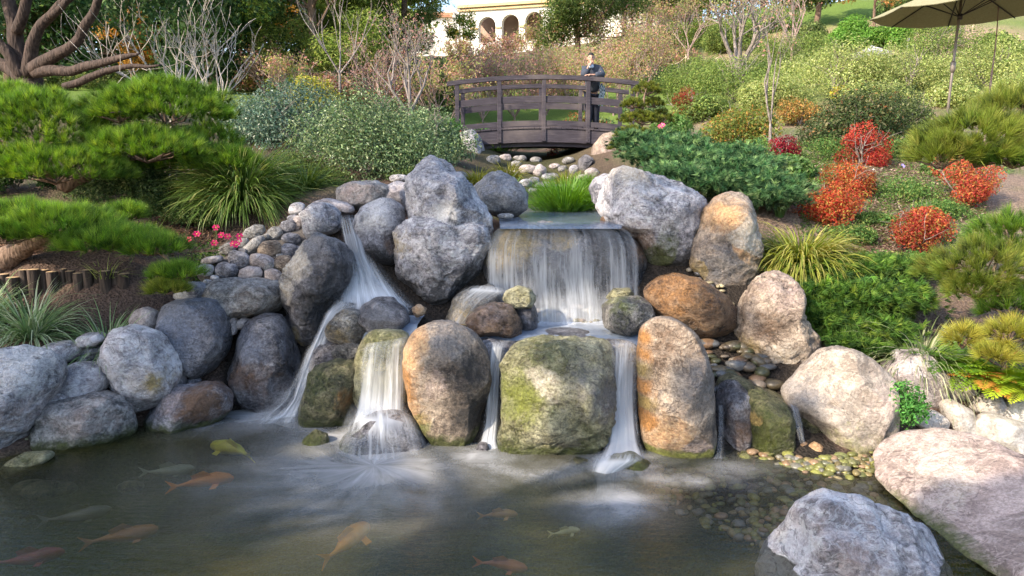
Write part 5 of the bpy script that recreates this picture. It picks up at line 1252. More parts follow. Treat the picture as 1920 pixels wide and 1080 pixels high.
PH = [(3, (.29, .34, .11)), (3, (.38, .43, .15)), (1.2, (.50, .54, .24)), (1.8, (.15, .21, .06))]
PH2 = [(3, (.18, .26, .07)), (3, (.28, .35, .10)), (1.8, (.09, .14, .04))]
for args in [
 ('pale yellow-green shrub mound in the middle of the right hillside', 1560, 185, 230, 85, PH), ('pale shrub mound left of the umbrella pole', 1700, 175, 170, 70, PH), ('pale shrub mound right of the umbrella pole', 1850, 165, 190, 65, PH),
 ('pale shrub mound left of the thin bare sapling', 1370, 195, 170, 75, PH2), ('grey-green mound behind the sloping umbrella pole', 1760, 130, 140, 75, PH2), ('green mound below the utility box path', 1480, 130, 170, 60, PH2),
 ('bright green clipped bush left of the grey box', 1600, 95, 80, 42, [(3,(.13,.28,.05)),(2,(.2,.36,.07))]), ('bright green bush right of the grey box', 1668, 92, 60, 38, [(3,(.13,.28,.05)),(2,(.22,.36,.07))]),
 ('grey-green shrub beyond the stepped conifer', 1290, 190, 110, 60, PH2), ('dark green bush behind the right end of the bridge', 1245, 170, 90, 40, [(3,(.06,.13,.05)),(2,(.12,.2,.07))]),
 ('mound of pale foliage under the bare tree with the stout trunk', 1330, 150, 150, 40, PH2), ('olive bush high on the right hillside', 1380, 95, 110, 40, PH2), ('light green bush at the top right beyond the path', 1450, 60, 90, 40, [(3,(.16,.3,.07)),(2,(.26,.38,.1))]),
 ('pale shrub mound at the right edge of the hillside', 1930, 200, 130, 60, PH), ('yellowish shrub mound between pale mound and dark bush', 1640, 215, 160, 50, PH), ('pale shrub mound above the orange-tipped bush', 1450, 205, 120, 50, PH)]:
    lb, px, py, w, h, pal = args
    shrub(lb, px, py, w * 1.25, h * 1.12, pal, .062 if py > 120 else .10, 13000, K=28, mat='leaf', clumpvar=.18)
shrub('wide dark olive bush behind the red nandinas', 1590, 285, 230, 100, [(3,(.05,.08,.03)),(2,(.10,.14,.05)),(1,(.2,.2,.1)),(.4,(.3,.16,.07))], .06, 12000, K=26)
shrub('dark olive bush, right-hand neighbour behind the orange-red nandina', 1690, 250, 150, 70, [(3,(.06,.09,.035)),(2,(.13,.17,.06))], .06, 6000, K=16)
shrub('low green shrub with orange tips beside the thin bare sapling', 1385, 275, 150, 70, [(3,(.16,.22,.05)),(2,(.28,.3,.07)),(1,(.5,.28,.08))], .06, 6000, K=16)
shrub('orange-tipped shrub touching the dark olive bush', 1500, 235, 90, 45, [(3,(.5,.30,.10)),(2,(.3,.26,.08)),(1,(.15,.18,.05))], .06, 2600, K=10)
shrub('yellow flowering shrub at the top of the dark olive bush', 1580, 195, 70, 30, [(3,(.6,.52,.06)),(2,(.3,.34,.08))], .06, 1500, K=8)
for args in [('fresh green weedy clump below the dark olive bush', 1540, 300, 120, 45), ('green weedy clump left of the crimson nandina', 1410, 300, 100, 45), ('green weedy clump between the two red bushes', 1680, 300, 120, 45), ('weedy yellow-green clump right of the red nandinas', 1690, 372, 110, 40),
             ('low green weeds under the drooping grass', 1590, 450, 100, 22), ('green seedlings on the mulch near the soft pine', 1720, 500, 120, 22), ('green weeds beside the right-hand nandina', 1760, 400, 90, 22), ('weeds at the foot of the creeping conifer mat', 1640, 500, 90, 20), ('tiny green seedlings in the mulch below the red bushes', 1640, 420, 80, 15)]:
    lb, px, py, w, h = args
    shrub(lb, px, py, w * 1.25, h * .8, [(3,(.09,.19,.05)),(2,(.15,.26,.07)),(1,(.28,.33,.1))], .035, 3000, K=34, stems=False, name='weeds', cat='weeds', clumpvar=.3)
shrub('small green parsley-like weed climbing beside the cream boulder', 1700, 800, 45, 90, [(3,(.08,.24,.05)),(2,(.14,.34,.08))], .035, 900, d=5.5, zfix=1, K=12, stems=False, name='weeds', cat='weeds')
shrub('shrub of mixed leaves behind the bridge\'s right boulder', 1100, 300, 120, 50, [(3,(.10,.18,.05)),(2,(.3,.2,.08)),(1,(.4,.1,.05))], .06, 3500, d=19, K=14)
shrub('mixed green bush seen under the middle of the bridge', 960, 290, 110, 45, [(3,(.08,.2,.05)),(2,(.25,.25,.1)),(1,(.3,.14,.08))], .06, 3500, d=20, K=14)
shrub('green bush seen under the left end of the bridge', 905, 305, 70, 40, [(3,(.07,.2,.05)),(2,(.14,.3,.08))], .06, 1800, d=18, K=9)

# nandinas: red leaves
def nandina(label, px, py, w, h, pal, n, leaf=.045):
    w, h = w * 1.08, h * 1.08
    return shrub(label, px, py, w, h, pal, leaf * .85, int(n * 1.35), K=9, depth=1.0, mat='leaf', name='nandina_bush', cat='red bush', aspect=.38, clumpvar=.45, upb=.8, jit=.28)
RD = [(3, (.42, .055, .04)), (2, (.50, .11, .06)), (1, (.24, .03, .03)), (.6,(.42,.2,.08))]
CR = [(3, (.36, .02, .045)), (2, (.24, .012, .03)), (1, (.5, .08, .07))]
OR = [(3, (.50, .12, .05)), (3, (.48, .21, .07)), (1.5, (.38, .05, .03)), (.9, (.44, .33, .09))]
MR = [(3, (.52, .12, .07)), (2, (.36, .06, .05)), (1.5, (.52, .26, .08)), (1, (.24, .22, .06))]
nandina('compact crimson nandina bush, the most purple of the red bushes', 1467, 305, 58, 54, CR, 2200, .05)
nandina('topmost coral-red nandina of the stacked red row', 1615, 312, 84, 68, RD, 3000, .05)
nandina('middle red-orange nandina of the stacked red row', 1590, 368, 78, 60, OR, 3000)
nandina('scarlet nandina spilling behind the drooping grass, lowest of the stacked red row', 1568, 415, 120, 62, [(3,(.52,.08,.045)),(2,(.54,.2,.07)),(1,(.46,.36,.09))], 4200)
nandina('dull red nandina standing alone below the big right pine', 1800, 380, 110, 88, MR, 4200)
nandina('rusty red nandina with green base, alone on the mulch', 1720, 478, 106, 86, MR, 4200)
nandina('scarlet nandina just right of the stepped conifer', 1284, 228, 56, 55, RD, 1600, .06)
nandina('small red nandina peeking behind the grass under the bridge\'s right side', 1035, 292, 24, 14, RD, 160, .06)

# flowers
def flowers(label, spots, d, r, color, name='flower_plant', ydot=True):
    b = W(spots[0][0], spots[0][1] + 25, d); t = thing(name, b, label, 'flowers')
    rg = np.random.default_rng(len(spots))
    pm = plain_mat('petal', color, .5, var=.2, scale=60); ym = plain_mat('flower_eye', (.8, .6, .1), .6)
    sg = []
    for (px, py) in spots:
        c = W(px, py, d + rg.uniform(-.1, .05))
        nrm = unit(np.array([rg.uniform(-.3, .3), -.8, .6]))
        a = unit(np.cross(nrm, [0, 0, 1.0])); b2 = np.cross(nrm, a)
        parts = []
        for k in range(6):
            t0 = k * math.pi / 3 + rg.uniform(-.15, .15)
            q = lambda an, rr, hh: c + (a * math.cos(an) + b2 * math.sin(an)) * rr + nrm * hh
            V = np.array([q(t0, .1 * r, 0), q(t0 - .45, .75 * r, .22 * r), q(t0, r, .15 * r), q(t0 + .45, .75 * r, .22 * r)])
            parts.append((V, np.array([[0, 1, 2], [0, 2, 3]])))
        fl = M('flower', *merge(parts), pm, t)
        V, Fc = ico(1); M('flower_eye', V * r * .2 + c + nrm * .12 * r, Fc, ym, fl)
        sg.append((np.array([c, c * .6 + b * .4 + [0, .04, -.03], b + [0, .06, 0]]), np.array([.003, .003, .003]), 3))
    branches('stems', sg, 'bark_brown', t)
flowers('red flowers blooming beside the rubble wall', [(354,450),(369,439),(405,427),(415,441),(427,444),(402,456),(437,457),(449,443),(448,453),(443,459)], 7.1, .038, (.62, .003, .10))
flowers('single pink camellia bloom beside the stepped conifer', [(1242,235),(1238,238)], 12.4, .05, (.80, .10, .22))
flowers('small red rose bloom at the right edge above the ferns', [(1906,664)], 5.5, .03, (.55, .01, .03))
flowers('tiny violet bloom on the mulch near the red nandinas', [(1693,311)], 10.5, .035, (.3, .25, .7))

# ferns at the right edge
def fern(label, px, py, d, n, L, c1, c2, seed):
    rg = np.random.default_rng(seed); b = W(px, py, d); t = thing('fern', b, label, 'fern')
    for k in range(n):
        a = rg.uniform(0, 6.28); el = rg.uniform(.5, 1.25); m_ = 14
        P = [b.copy()]; an = el
        for i in range(m_):
            an += .07
            P.append(P[-1] + np.array([math.cos(a) * math.sin(an), math.sin(a) * math.sin(an), math.cos(an)]) * L / m_)
        P = np.array(P); side = np.array([-math.sin(a), math.cos(a), 0])
        parts = [(V_, F_) for V_, F_ in [tube(P, np.linspace(.003, .001, len(P)), 3, cap=False)]]
        parts = [(parts[0][0], parts[0][1])]
        Vs, Fs = [], []
        for i in range(2, m_ + 1):
            tt = i / m_; wl = L * .30 * math.sin(math.pi * min(1, tt * .85 + .12)) * rg.uniform(.85, 1.1)
            T = unit(P[i] - P[i - 1])
            for sg in (-1, 1):
                e = P[i] + side * sg * wl + T * wl * .35 + np.array([0, 0, -.12 * wl])
                m1 = P[i] * .45 + e * .55
                V = np.array([P[i] - T * .004, m1 - T * L * .035, e, m1 + T * L * .035]); Vs.append(V); Fs.append(np.array([[0, 1, 2, 3]]))
        V, Fc = merge([(parts[0][0], parts[0][1])] + list(zip(Vs, Fs)))
        f = rg.random(); c = (np.array(c1) * (1 - f) + np.array(c2) * f) * rg.uniform(.75, 1.2)
        M('frond', V, Fc, MAT['leaf'], t, col=np.tile(np.clip(c, 0, 1), (len(V), 1)))
fern('bright yellow-green fern spreading over the white cobbles at the right edge', 1895, 715, 5.75, 34, .42, (.24,.42,.03), (.42,.52,.04), 1)
fern('green fern left of the bright yellow-green fern', 1830, 700, 5.95, 30, .40, (.12,.28,.03), (.3,.42,.05), 2)
fern('orange-tinted fern between the two green ferns', 1850, 715, 5.75, 12, .30, (.62,.22,.04), (.6,.32,.08), 3)
fern('shaded green fern below the arching variegated grass', 1770, 680, 6.1, 24, .38, (.08,.2,.03), (.2,.34,.06), 4)
fern('yellow fern low at the extreme right edge', 1925, 735, 5.6, 16, .30, (.36,.50,.04), (.55,.6,.06), 5)

# ------------------------------------------------------------------ trees
def leafy_tree(label, px, py, d, Ht, W_, pal, leaf=.14, n=14000, trunk_r=.16, cz=.62, K=40, bark='bark_brown', seed=0, lv=2, name='tree', squash=.75, base_d=None, fill=.5, aspect=.55, lean=0, lob=(.10, .2), group=None, low=.25, vis=1.0):
    rg = np.random.default_rng(abs(seed + int(px)) + 1)
    b = base_of(px, py, d)
    t = thing(name, b, label, 'tree', group)
    sg, tp = [], []
    P = np.array([b - [0, 0, .2], b + [lean * .2, 0, Ht * .25], b + [lean * .5, 0, Ht * .5], b + [lean * .8, 0, Ht * .75], b + [lean, 0, Ht * .92]])
    P[1:] += rg.normal(size=P[1:].shape) * Ht * .015
    sg.append((P, np.array([trunk_r, trunk_r * .8, trunk_r * .6, trunk_r * .4, trunk_r * .15]), 0))
    for k in range(16):
        f = rg.uniform(.25, .95); q = np.array([np.interp(f * 4, range(5), P[:, i]) for i in range(3)])
        a = rg.uniform(0, 6.28); d_ = [math.cos(a), math.sin(a), rg.uniform(.2, .9)]
        grow(rg, q, d_, W_ * .42 * (1.1 - f * .5), trunk_r * .35 * (1.1 - f), 1, 1 + lv, sg, tp, spread=.6, lr=.6, nch=(2, 4))
    o = branches('trunk', sg, bark, t, minr=.006)
    c = b + np.array([lean, 0, Ht * cz])
    lb = []
    for k in range(K):
        v = unit(rg.normal(size=3)); q = rg.uniform(.3, 1) ** .55
        z = v[2] * Ht * (1 - cz) * q if v[2] > 0 else v[2] * Ht * (cz - low) * q
        lb.append((c + np.array([v[0] * W_ / 2 * q, v[1] * W_ / 2 * q, z]), W_ * rg.uniform(*lob)))
    per = n / sum(r * r for _, r in lb)
    leafy('crown', rg, lb, per, leaf, pal, 'leaf', t, squash=squash, fill=fill, aspect=aspect, clumpvar=.35, jit=.35)
    return t

OAK = [(3, (.035, .085, .03)), (3, (.065, .13, .045)), (1, (.14, .22, .08))]
OLV = [(3, (.10, .15, .045)), (3, (.16, .21, .07)), (1.5, (.24, .27, .10)), (1, (.06, .09, .03))]
FTH = [(3, (.19, .27, .06)), (3, (.28, .36, .09)), (1.5, (.38, .43, .14)), (1, (.10, .15, .04))]
PNE = [(3, (.07, .12, .035)), (3, (.12, .17, .05)), (1.5, (.20, .24, .08))]
leafy_tree('dark evergreen oak at the top left behind the whitish bare shrub', 400, 190, 22, 6.6, 5.6, OAK, .15, 34000, cz=.5, K=80, low=.0, name='oak_tree')
leafy_tree('dark evergreen oak behind the thick-limbed tree at the far left', 200, 170, 25, 7.4, 8.0, OAK, .18, 34000, cz=.5, K=90, low=.0, name='oak_tree')
leafy_tree('olive-green tree behind the leftmost limbs', 20, 190, 24, 8, 6.0, [(3,(.10,.12,.05)),(2,(.05,.09,.03)),(1,(.24,.18,.10))], .17, 24000, cz=.5, K=70, low=.0)
leafy_tree('orange-leaved tree behind the bare whitish shrub', 250, 165, 22, 2.8, 1.6, [(3,(.50,.28,.07)),(1,(.3,.24,.08))], .10, 2200, trunk_r=.05, K=16, low=.2)
leafy_tree('small orange-leaved tree at the edge of the dark oak', 515, 150, 30, 4.2, 2.6, [(3,(.62,.34,.08)),(1,(.4,.3,.09))], .14, 1800, trunk_r=.06, K=16)
leafy_tree('loose feathery yellow-green conifer left of centre', 590, 190, 22, 7.4, 4.8, FTH, .12, 40000, cz=.5, K=80, low=.0, aspect=.25, lob=(.06, .14), name='conifer_tree')
leafy_tree('tall feathery green conifer left of the building', 690, 190, 24, 7.5, 4.4, FTH, .13, 36000, cz=.5, K=80, low=.0, aspect=.25, lob=(.06, .13), name='conifer_tree')
leafy_tree('dark thin conifer rising in front of the building\'s left wing', 765, 185, 24, 6.0, 2.6, OLV, .12, 16000, cz=.5, K=50, low=.0, aspect=.25, lob=(.08, .15), name='conifer_tree')
leafy_tree('rounded dusty-green pine just right of the building', 1082, 130, 34, 6.8, 5.6, PNE, .17, 24000, cz=.62, K=46, bark='bark_brown', aspect=.3, lob=(.09, .16), name='conifer_tree')
leafy_tree('narrow dark green conifer right of the rounded dusty pine', 1215, 90, 42, 6.5, 3.4, [(3,(.10,.20,.05)),(2,(.06,.12,.04))], .22, 6000, K=30, name='conifer_tree')
leafy_tree('small mop-headed tree in front of the building wall', 868, 100, 45, 3.0, 1.9, [(3,(.16,.24,.05)),(1,(.5,.4,.08))], .13, 2600, K=30, trunk_r=.06, low=.5, lob=(.14,.22))
leafy_tree('orange-leaved tree high on the right hillside', 1640, 60, 33, 3.8, 3.4, [(3,(.55,.32,.12)),(2,(.32,.3,.1)),(1,(.2,.24,.07))], .15, 4000, K=26, trunk_r=.07)
leafy_tree('olive tree at the upper right behind the orange-leaved tree', 1530, 50, 38, 4.6, 4.2, OLV, .2, 6500, K=30)
leafy_tree('green tree behind the pinkish bare tree at the upper right', 1290, 60, 44, 6.0, 6.0, FTH, .24, 8000, K=34)
leafy_tree('yellow-green tree on the skyline above the hillside path', 1430, 25, 46, 5.0, 6.0, FTH, .24, 8000, K=34)
leafy_tree('green tree on the skyline at the top right', 1600, -10, 50, 5.0, 7.0, PNE, .26, 7000, K=30)
leafy_tree('olive tree on the skyline right of the building', 1170, 40, 55, 7.0, 7.0, OLV, .28, 8000, K=34)
leafy_tree('dark tree on the skyline left of the building', 560, 110, 45, 9, 12.0, FTH, .30, 22000, K=64, cz=.5, low=0)
leafy_tree('dark tree far behind the feathery conifers', 700, 110, 42, 8, 7.0, FTH, .28, 14000, K=50, cz=.5, low=0)

def bare_tree(label, px, py, d, Ht, spreadw, bark, seed, n0=3, maxl=4, r=.05, leaves=None, nl=0, name='bare_tree', stem=.2, nch=(3, 4), up=.25, lsize=.06, lean=0, wander=.14, lr=.66, minr=.0035):
    rg = np.random.default_rng(seed)
    b = base_of(px, py, d); t = thing(name, b, label, 'bare tree'); sg, tp = [], []
    top = b + np.array([lean * .3, 0, Ht * stem])
    sg.append((np.array([b - [0, 0, .1], (b + top) / 2 + rg.normal(size=3) * .01, top]), np.array([r, r * .85, r * .75]), 0))
    for k in range(n0):
        a = 2 * math.pi * k / n0 + rg.uniform(-.5, .5)
        grow(rg, top, [math.cos(a) * spreadw + lean, math.sin(a) * spreadw * .8, 1], Ht * .42, r * .62, 1, maxl, sg, tp, wander=wander, nch=nch, lr=lr, spread=.55 * spreadw + .2, up=up, pts=4)
    branches('trunk', sg, bark, t, minr=minr)
    if leaves and nl:
        idx = rg.integers(len(tp), size=nl)
        P = np.array([tp[i][0] for i in idx]) + rg.normal(size=(nl, 3)) * Ht * .035
        V, Fc = leaf_quads(P, unit(rg.normal(size=(nl, 3)) + [0, 0, .4]), lsize * rg.uniform(.6, 1.2, nl), rg, .6)
        M('crown', V, Fc, MAT['leaf'], t, col=np.repeat(pick(rg, leaves, nl), 4, 0))
    return t
AUT = [(3, (.46, .25, .21)), (2, (.50, .32, .25)), (1.5, (.36, .22, .19)), (1, (.50, .45, .18)), (1.6,(.22,.28,.10))]
AUT2 = [(2.5, (.46, .31, .24)), (2, (.46, .42, .16)), (2.5, (.26, .32, .10)), (1.5, (.52, .27, .2))]
bare_tree('whitish bare multi-stemmed shrub-tree, larger left one before the dark oak', 320, 190, 14, 2.7, .7, 'bark_pale', 31, n0=7, maxl=4, r=.05, stem=.05, nch=(2, 3), lr=.72, minr=.0045)
bare_tree('smaller whitish bare shrub-tree right of the larger whitish one', 405, 200, 13.5, 1.9, .6, 'bark_pale', 32, n0=6, maxl=4, r=.04, stem=.08, minr=.0045, nch=(2, 3), lr=.72)
bare_tree('grey bare tree with forked trunks beside the bridge\'s left end', 770, 232, 17, 2.4, .75, 'bark_grey', 33, n0=4, maxl=4, r=.07, stem=.12, leaves=AUT, nl=500)
bare_tree('pinkish twiggy tree left of the forked grey tree', 715, 215, 19, 2.2, .8, 'bark_pink', 34, n0=6, maxl=4, r=.05, stem=.1, leaves=AUT, nl=900)
bare_tree('dark thin leafless sapling left of centre', 640, 225, 18, 3.2, .5, 'bark_grey', 35, n0=3, maxl=3, r=.035, stem=.3)
for i, (px, py, d, Ht, nl, pal, lb) in enumerate([(830,205,20,2.5,800,AUT2,'pink-brown autumn tree touching the bridge\'s left post'), (905,200,25,2.9,1500,AUT,'reddish autumn tree behind the left half of the bridge'), (965,200,26,2.8,1500,AUT,'pinkish autumn tree behind the middle of the bridge'),
    (1025,195,27,2.8,1500,AUT2,'yellow-brown autumn tree behind the bridge, left of the man'), (1075,195,28,3.0,1200,AUT2,'pale twiggy autumn tree just behind the man'), (1150,195,25,2.6,1400,AUT2,'orange-yellow autumn tree right of the man'), (1195,175,28,3.6,1100,AUT2,'tall pinkish autumn tree right of the bridge'),
    (862,150,38,2.0,900,AUT2,'faint autumn tree below the building arches'), (940,150,38,2.4,1300,AUT,'rosy autumn tree under the building\'s right arch'), (1020,140,38,3.2,1500,AUT2,'tawny autumn tree in front of the building\'s right wall'),
    (1140,150,34,4.0,1200,AUT2,'brown autumn tree in front of the dusty pine'), (1245,110,38,4.2,1200,AUT2,'straw-coloured autumn tree left of the stout-trunked tree'), (500,190,22,2.0,500,AUT,'purplish twiggy shrub-tree right of the whitish ones'), (540,200,20,1.6,400,AUT2,'dull twiggy shrub-tree before the yellow-green shrub')]):
    bare_tree(lb, px, py, d, Ht, .8, 'bark_pink', 50 + i, n0=8, maxl=3, r=.035, stem=.03, wander=.2, leaves=pal, nl=int(nl * 2.4), lsize=.075 if d < 33 else .11, nch=(3, 5), name='autumn_tree')
bare_tree('bare tree with a stout grey trunk on the right hillside', 1385, 145, 24, 3.2, .9, 'bark_grey', 41, n0=6, maxl=4, r=.13, stem=.22, leaves=AUT2, nl=900, lsize=.08)
bare_tree('thin two-stemmed bare sapling before the dark olive bush', 1443, 262, 12.8, 2.5, .28, 'bark_grey', 42, n0=2, maxl=3, r=.03, stem=.18, nch=(2, 3), up=.4, leaves=AUT2, nl=120)
bare_tree('pinkish bare tree above the hillside path', 1485, 95, 28, 3.0, .6, 'bark_pink', 43, n0=5, maxl=3, r=.06, stem=.25, leaves=AUT2, nl=500)
bare_tree('small leafy sapling with pale stems right of the grey box', 1665, 120, 24, 1.3, .5, 'bark_pink', 44, n0=6, maxl=2, r=.02, stem=.05)
bare_tree('thin sapling below the left rim of the umbrella', 1290, 110, 33, 3.0, .7, 'bark_pink', 45, n0=4, maxl=3, r=.05, stem=.2, leaves=AUT2, nl=600)
bare_tree('bare twiggy bush beside the red nandina at the stepped conifer', 1310, 245, 13.5, .6, .9, 'bark_pink', 46, n0=5, maxl=2, r=.012, stem=.05)
bare_tree('leafless young whip beside the umbrella', 1855, 185, 11.8, 2.3, .15, 'bark_pink', 47, n0=1, maxl=2, r=.02, stem=.6, nch=(1, 2))

# big thick-limbed tree at the top left
rg = np.random.default_rng(77)
tb = W(60, 165, 13.2); bt = thing('spreading_tree', tb, 'old tree with thick dark spreading limbs at the top left corner', 'tree')
for k, pl in enumerate([[(58,172,13.2,26),(55,150,13.2,24),(48,132,13.2,24)],[(45,140,13.2,15),(35,90,13.2,14),(25,40,13.2,12),(5,-20,13.3,11),(-10,-90,13.4,9)],[(30,60,13.1,10),(48,20,13.0,9),(62,-40,13,8),(70,-110,13,6)],
    [(55,140,13.1,13),(60,90,13.0,11),(72,45,12.9,9),(110,20,12.8,8),(150,-20,12.7,7)],[(62,130,13.0,13),(95,110,12.8,11),(135,85,12.6,9),(165,50,12.5,8),(185,0,12.4,7),(200,-60,12.3,5)],
    [(65,135,13.0,11),(120,132,12.7,9),(170,122,12.4,8),(230,108,12.1,6),(262,100,12.0,1.5)],[(120,162,12.4,6),(160,150,12.3,7),(195,135,12.2,6),(260,125,12.0,4),(300,122,11.9,2)],
    [(40,140,13.2,14),(10,125,13.3,12),(-30,105,13.4,10)],[(45,145,13.1,12),(15,100,13.0,10),(-25,60,13.0,9)],[(150,-20,12.7,6),(120,0,12.6,6),(95,30,12.8,7)]]):
    P = np.array([W(*a[:3]) for a in pl]); r = np.array([a[3] * mpp(a[2]) for a in pl])
    u = np.linspace(0, len(P) - 1, (len(P) - 1) * 5 + 1)
    Q = np.stack([np.interp(u, np.arange(len(P)), P[:, i]) for i in range(3)], 1); Q[1:-1] += rg.normal(size=Q[1:-1].shape) * .03
    for _ in range(3): Q[1:-1] = (Q[:-2] + Q[1:-1] * 2 + Q[2:]) / 4
    V, Fc = tube(Q, np.interp(u, np.arange(len(P)), r), 12)
    M('trunk' if k == 0 else 'limb', V, Fc, MAT['bark_dark'], bt, smooth=True)
lb = [(W(px, py, d), .5) for px, py, d in [(-60,-60,13),(40,-110,13),(130,-120,12.6),(200,-110,12.4),(260,-60,12),(100,-30,13.8),(180,20,14.2),(-40,20,13.8),(240,10,13.5),(300,-20,12.8)]]
leafy('crown', rg, lb, 9000 / 2.5, .09, OAK, 'leaf', bt, fill=.7, clumpvar=.3)

# low growth that closes the background behind the bridge
for i, (px, py, w, h, d, pal, lb) in enumerate([
  (620,205,150,60,21,AUT,'russet twiggy thicket under the feathery conifer'),(720,205,150,80,22,AUT,'pinkish thicket behind the grey forked tree'),(800,195,130,60,26,OLV,'olive thicket left of the bridge, behind the pink-brown tree'),
  (880,175,160,70,30,AUT2,'tawny thicket behind the left end of the bridge'),(980,170,170,80,31,AUT,'rosy thicket behind the middle of the bridge'),(1080,165,160,70,32,AUT2,'yellow-brown thicket behind the man'),(1180,160,150,80,33,AUT2,'ochre thicket right of the man'),
  (500,180,140,50,24,AUT2,'dull thicket right of the whitish shrubs'),(430,160,160,50,26,OAK,'dark thicket under the oak'),(250,150,160,40,24,OLV,'olive thicket under the far-left oak'),(900,215,90,20,21,OR,'low russet shrub seen through the bridge rails, left bay'),(1010,215,90,24,21,RD,'low red shrub seen through the bridge rails, middle bay'),
  (1120,220,100,26,21,VG,'grey-green shrub seen through the bridge rails, right bay'),(1250,135,130,50,34,AUT2,'straw thicket behind the rope line'),(1330,100,130,50,38,FTH,'green thicket above the rope line'),(120,150,180,30,22,OLV,'olive thicket behind the thick-limbed tree')]):
    shrub(lb, px, py, w, h, pal, .09 if d < 27 else .12, 4200, d=d, K=22, name='thicket', cat='thicket', stems=False, clumpvar=.3)
leafy_tree('grey-green tree filling the gap between the dark oak and the feathery conifer', 480, 170, 34, 8, 6, [(3,(.16,.19,.13)),(2,(.25,.27,.19)),(1,(.08,.1,.06))], .2, 14000, K=50, cz=.5, low=0)
leafy_tree('hazy olive tree far behind the left edge', 100, 140, 44, 11, 12, OLV, .3, 16000, K=50, cz=.5, low=0)

# trees that stand left of and behind the viewer and shade the rocks
SH = [(60,760,5.7,.55),(200,700,6.1,.5),(350,640,6.6,.5),(450,560,7,.5),(490,690,6.7,.42),(615,540,7,.36),(330,770,6.1,.4),(705,440,7.5,.42),(825,380,7.4,.45),(830,520,7.2,.42),(700,560,6.9,.36),(1240,400,7.5,.42),(1270,470,7.4,.32),
 (1080,430,7.1,.36),(970,440,7,.34),(940,370,8.4,.45),(640,360,8.2,.45),(880,600,6.4,.3),(720,600,6.6,.3),(905,720,5.75,.20),(1060,665,5.5,.22),(1140,690,5.5,.2),(1110,840,5.4,.22),(200,920,4.9,.7),(60,1010,4.3,.6),(290,990,4.5,.5),(300,1050,4.1,.5),(620,900,5.2,.35),
 (900,1065,4.1,.35),(1280,1010,4.3,.4),(1400,960,4.6,.35),(1600,1000,3.6,.42),(1700,1060,3.6,.35),(1490,1040,3.6,.3),(1900,980,4.0,.38),(1780,980,4.2,.28),(1990,940,4.2,.35),(1850,970,3.95,.33),(1950,950,3.95,.33),(1745,935,4.35,.2),(1440,710,6.3,.16),(1490,760,5.55,.14),(100,600,6.4,.5),(230,570,6.7,.4),(560,770,6.3,.3),(560,470,7.4,.3),(1290,720,5.3,.16),
 (1360,590,6.4,.2),(1180,600,6.3,.2),(640,740,6.0,.2),(500,800,6.1,.4),(1370,460,7.1,.14),(110,860,5.4,.4),(0,700,5.5,.5),(-60,900,5,.6)]
rg = np.random.default_rng(99); sd_ = np.array(SUN_DIR)
tr = [thing('shade_tree', (-9.5, -1.5, H(-9.5, -1.5)), 'leafy tree standing left of the viewer and shading the rocks', 'tree'), thing('shade_tree', (-6.5, -5.5, H(-6.5, -5.5)), 'leafy tree standing behind the viewer and shading the pond', 'tree')]
grp = [[], []]
for (px, py, d, r) in SH:
    T_ = W(px, py, d); k = rg.uniform(10.2, 12.5); c = T_ + sd_ * k
    grp[0 if c[1] > 0.3 else 1].append((c, r))
for gk in (0, 1):
    t = tr[gk]; b = np.array(t.location); cen = np.mean([c for c, r in grp[gk]], 0)
    sg = [(np.array([b - [0, 0, .3], b * .6 + cen * .4 + [0, 0, .3], cen - [0, 0, .5]]), np.array([.26, .2, .12]), 0)]
    Ps, Cs = [], []
    for (c, r) in grp[gk]:
        q = cen - [0, 0, .5]; sg.append((np.array([q, (q + c) / 2 + [0, 0, .1], c]), np.array([.06, .035, .012]), 1))
        n = int(900 * r * r / .16)
        v = unit(rg.normal(size=(n, 3))) * (rg.random((n, 1)) ** .45) * r * np.array([1.15, 1.15, 1.0])
        Ps.append(c + v * (1 + .25 * np.sin(v[:, :1] * 9)))
    P = np.concatenate(Ps); V, Fc = leaf_quads(P, unit(sd_ + rg.normal(size=(len(P), 3)) * .7), .095 * rg.uniform(.7, 1.2, len(P)), rg, .6)
    M('crown', V, Fc, MAT['leaf'], t, col=np.repeat(pick(rg, OAK, len(P)), 4, 0))
    branches('trunk', sg, 'bark_brown', t)

for i, (px, py, w, h, pal, lb) in enumerate([
  (1320,225,120,45,PH2,'pale green mound between the stepped conifer and the bare sapling'),(1210,225,70,30,VG,'grey-green mound behind the stepped conifer tiers'),(1260,265,70,40,[(3,(.10,.2,.05)),(2,(.2,.3,.1))],'fresh green mound just behind the blue-green juniper'),
  (1520,160,150,55,PH,'pale mound above the big pale mound in mid hillside'),(1430,165,120,45,PH2,'soft green mound left of the pale mounds'),(1640,145,90,35,PH,'pale mound in front of the grey box'),(1790,200,110,45,PH,'pale mound at the umbrella pole\'s foot'),(1880,120,120,50,PH2,'grey-green mound under the umbrella\'s right half'),
  (1250,90,110,45,FTH,'green bush at the top of the slope behind the bridge'),(1400,60,110,40,[(3,(.14,.26,.07)),(2,(.24,.34,.1))],'fresh green bush on the upper path edge'),(1520,90,70,40,OLV,'olive bush beside the upper path'),(1350,30,150,50,OLV,'olive bush on the skyline slope'),
  (1740,60,110,35,PH2,'grey-green bush behind the umbrella canopy'),(1700,30,120,40,OLV,'olive bush above the umbrella'),(1480,330,80,30,[(3,(.10,.2,.05)),(2,(.2,.3,.1))],'green weedy mound in front of the crimson nandina'),(1780,330,90,30,[(3,(.12,.2,.06)),(2,(.2,.3,.1))],'green weedy mound beneath the big right pine'),
  (1290,300,90,35,[(3,(.10,.2,.05)),(2,(.2,.3,.1))],'green mound at the back of the juniper')]):
    shrub(lb, px, py, w, h, pal, .08 if py > 120 else .12, 4500, K=20, stems=False, clumpvar=.25)
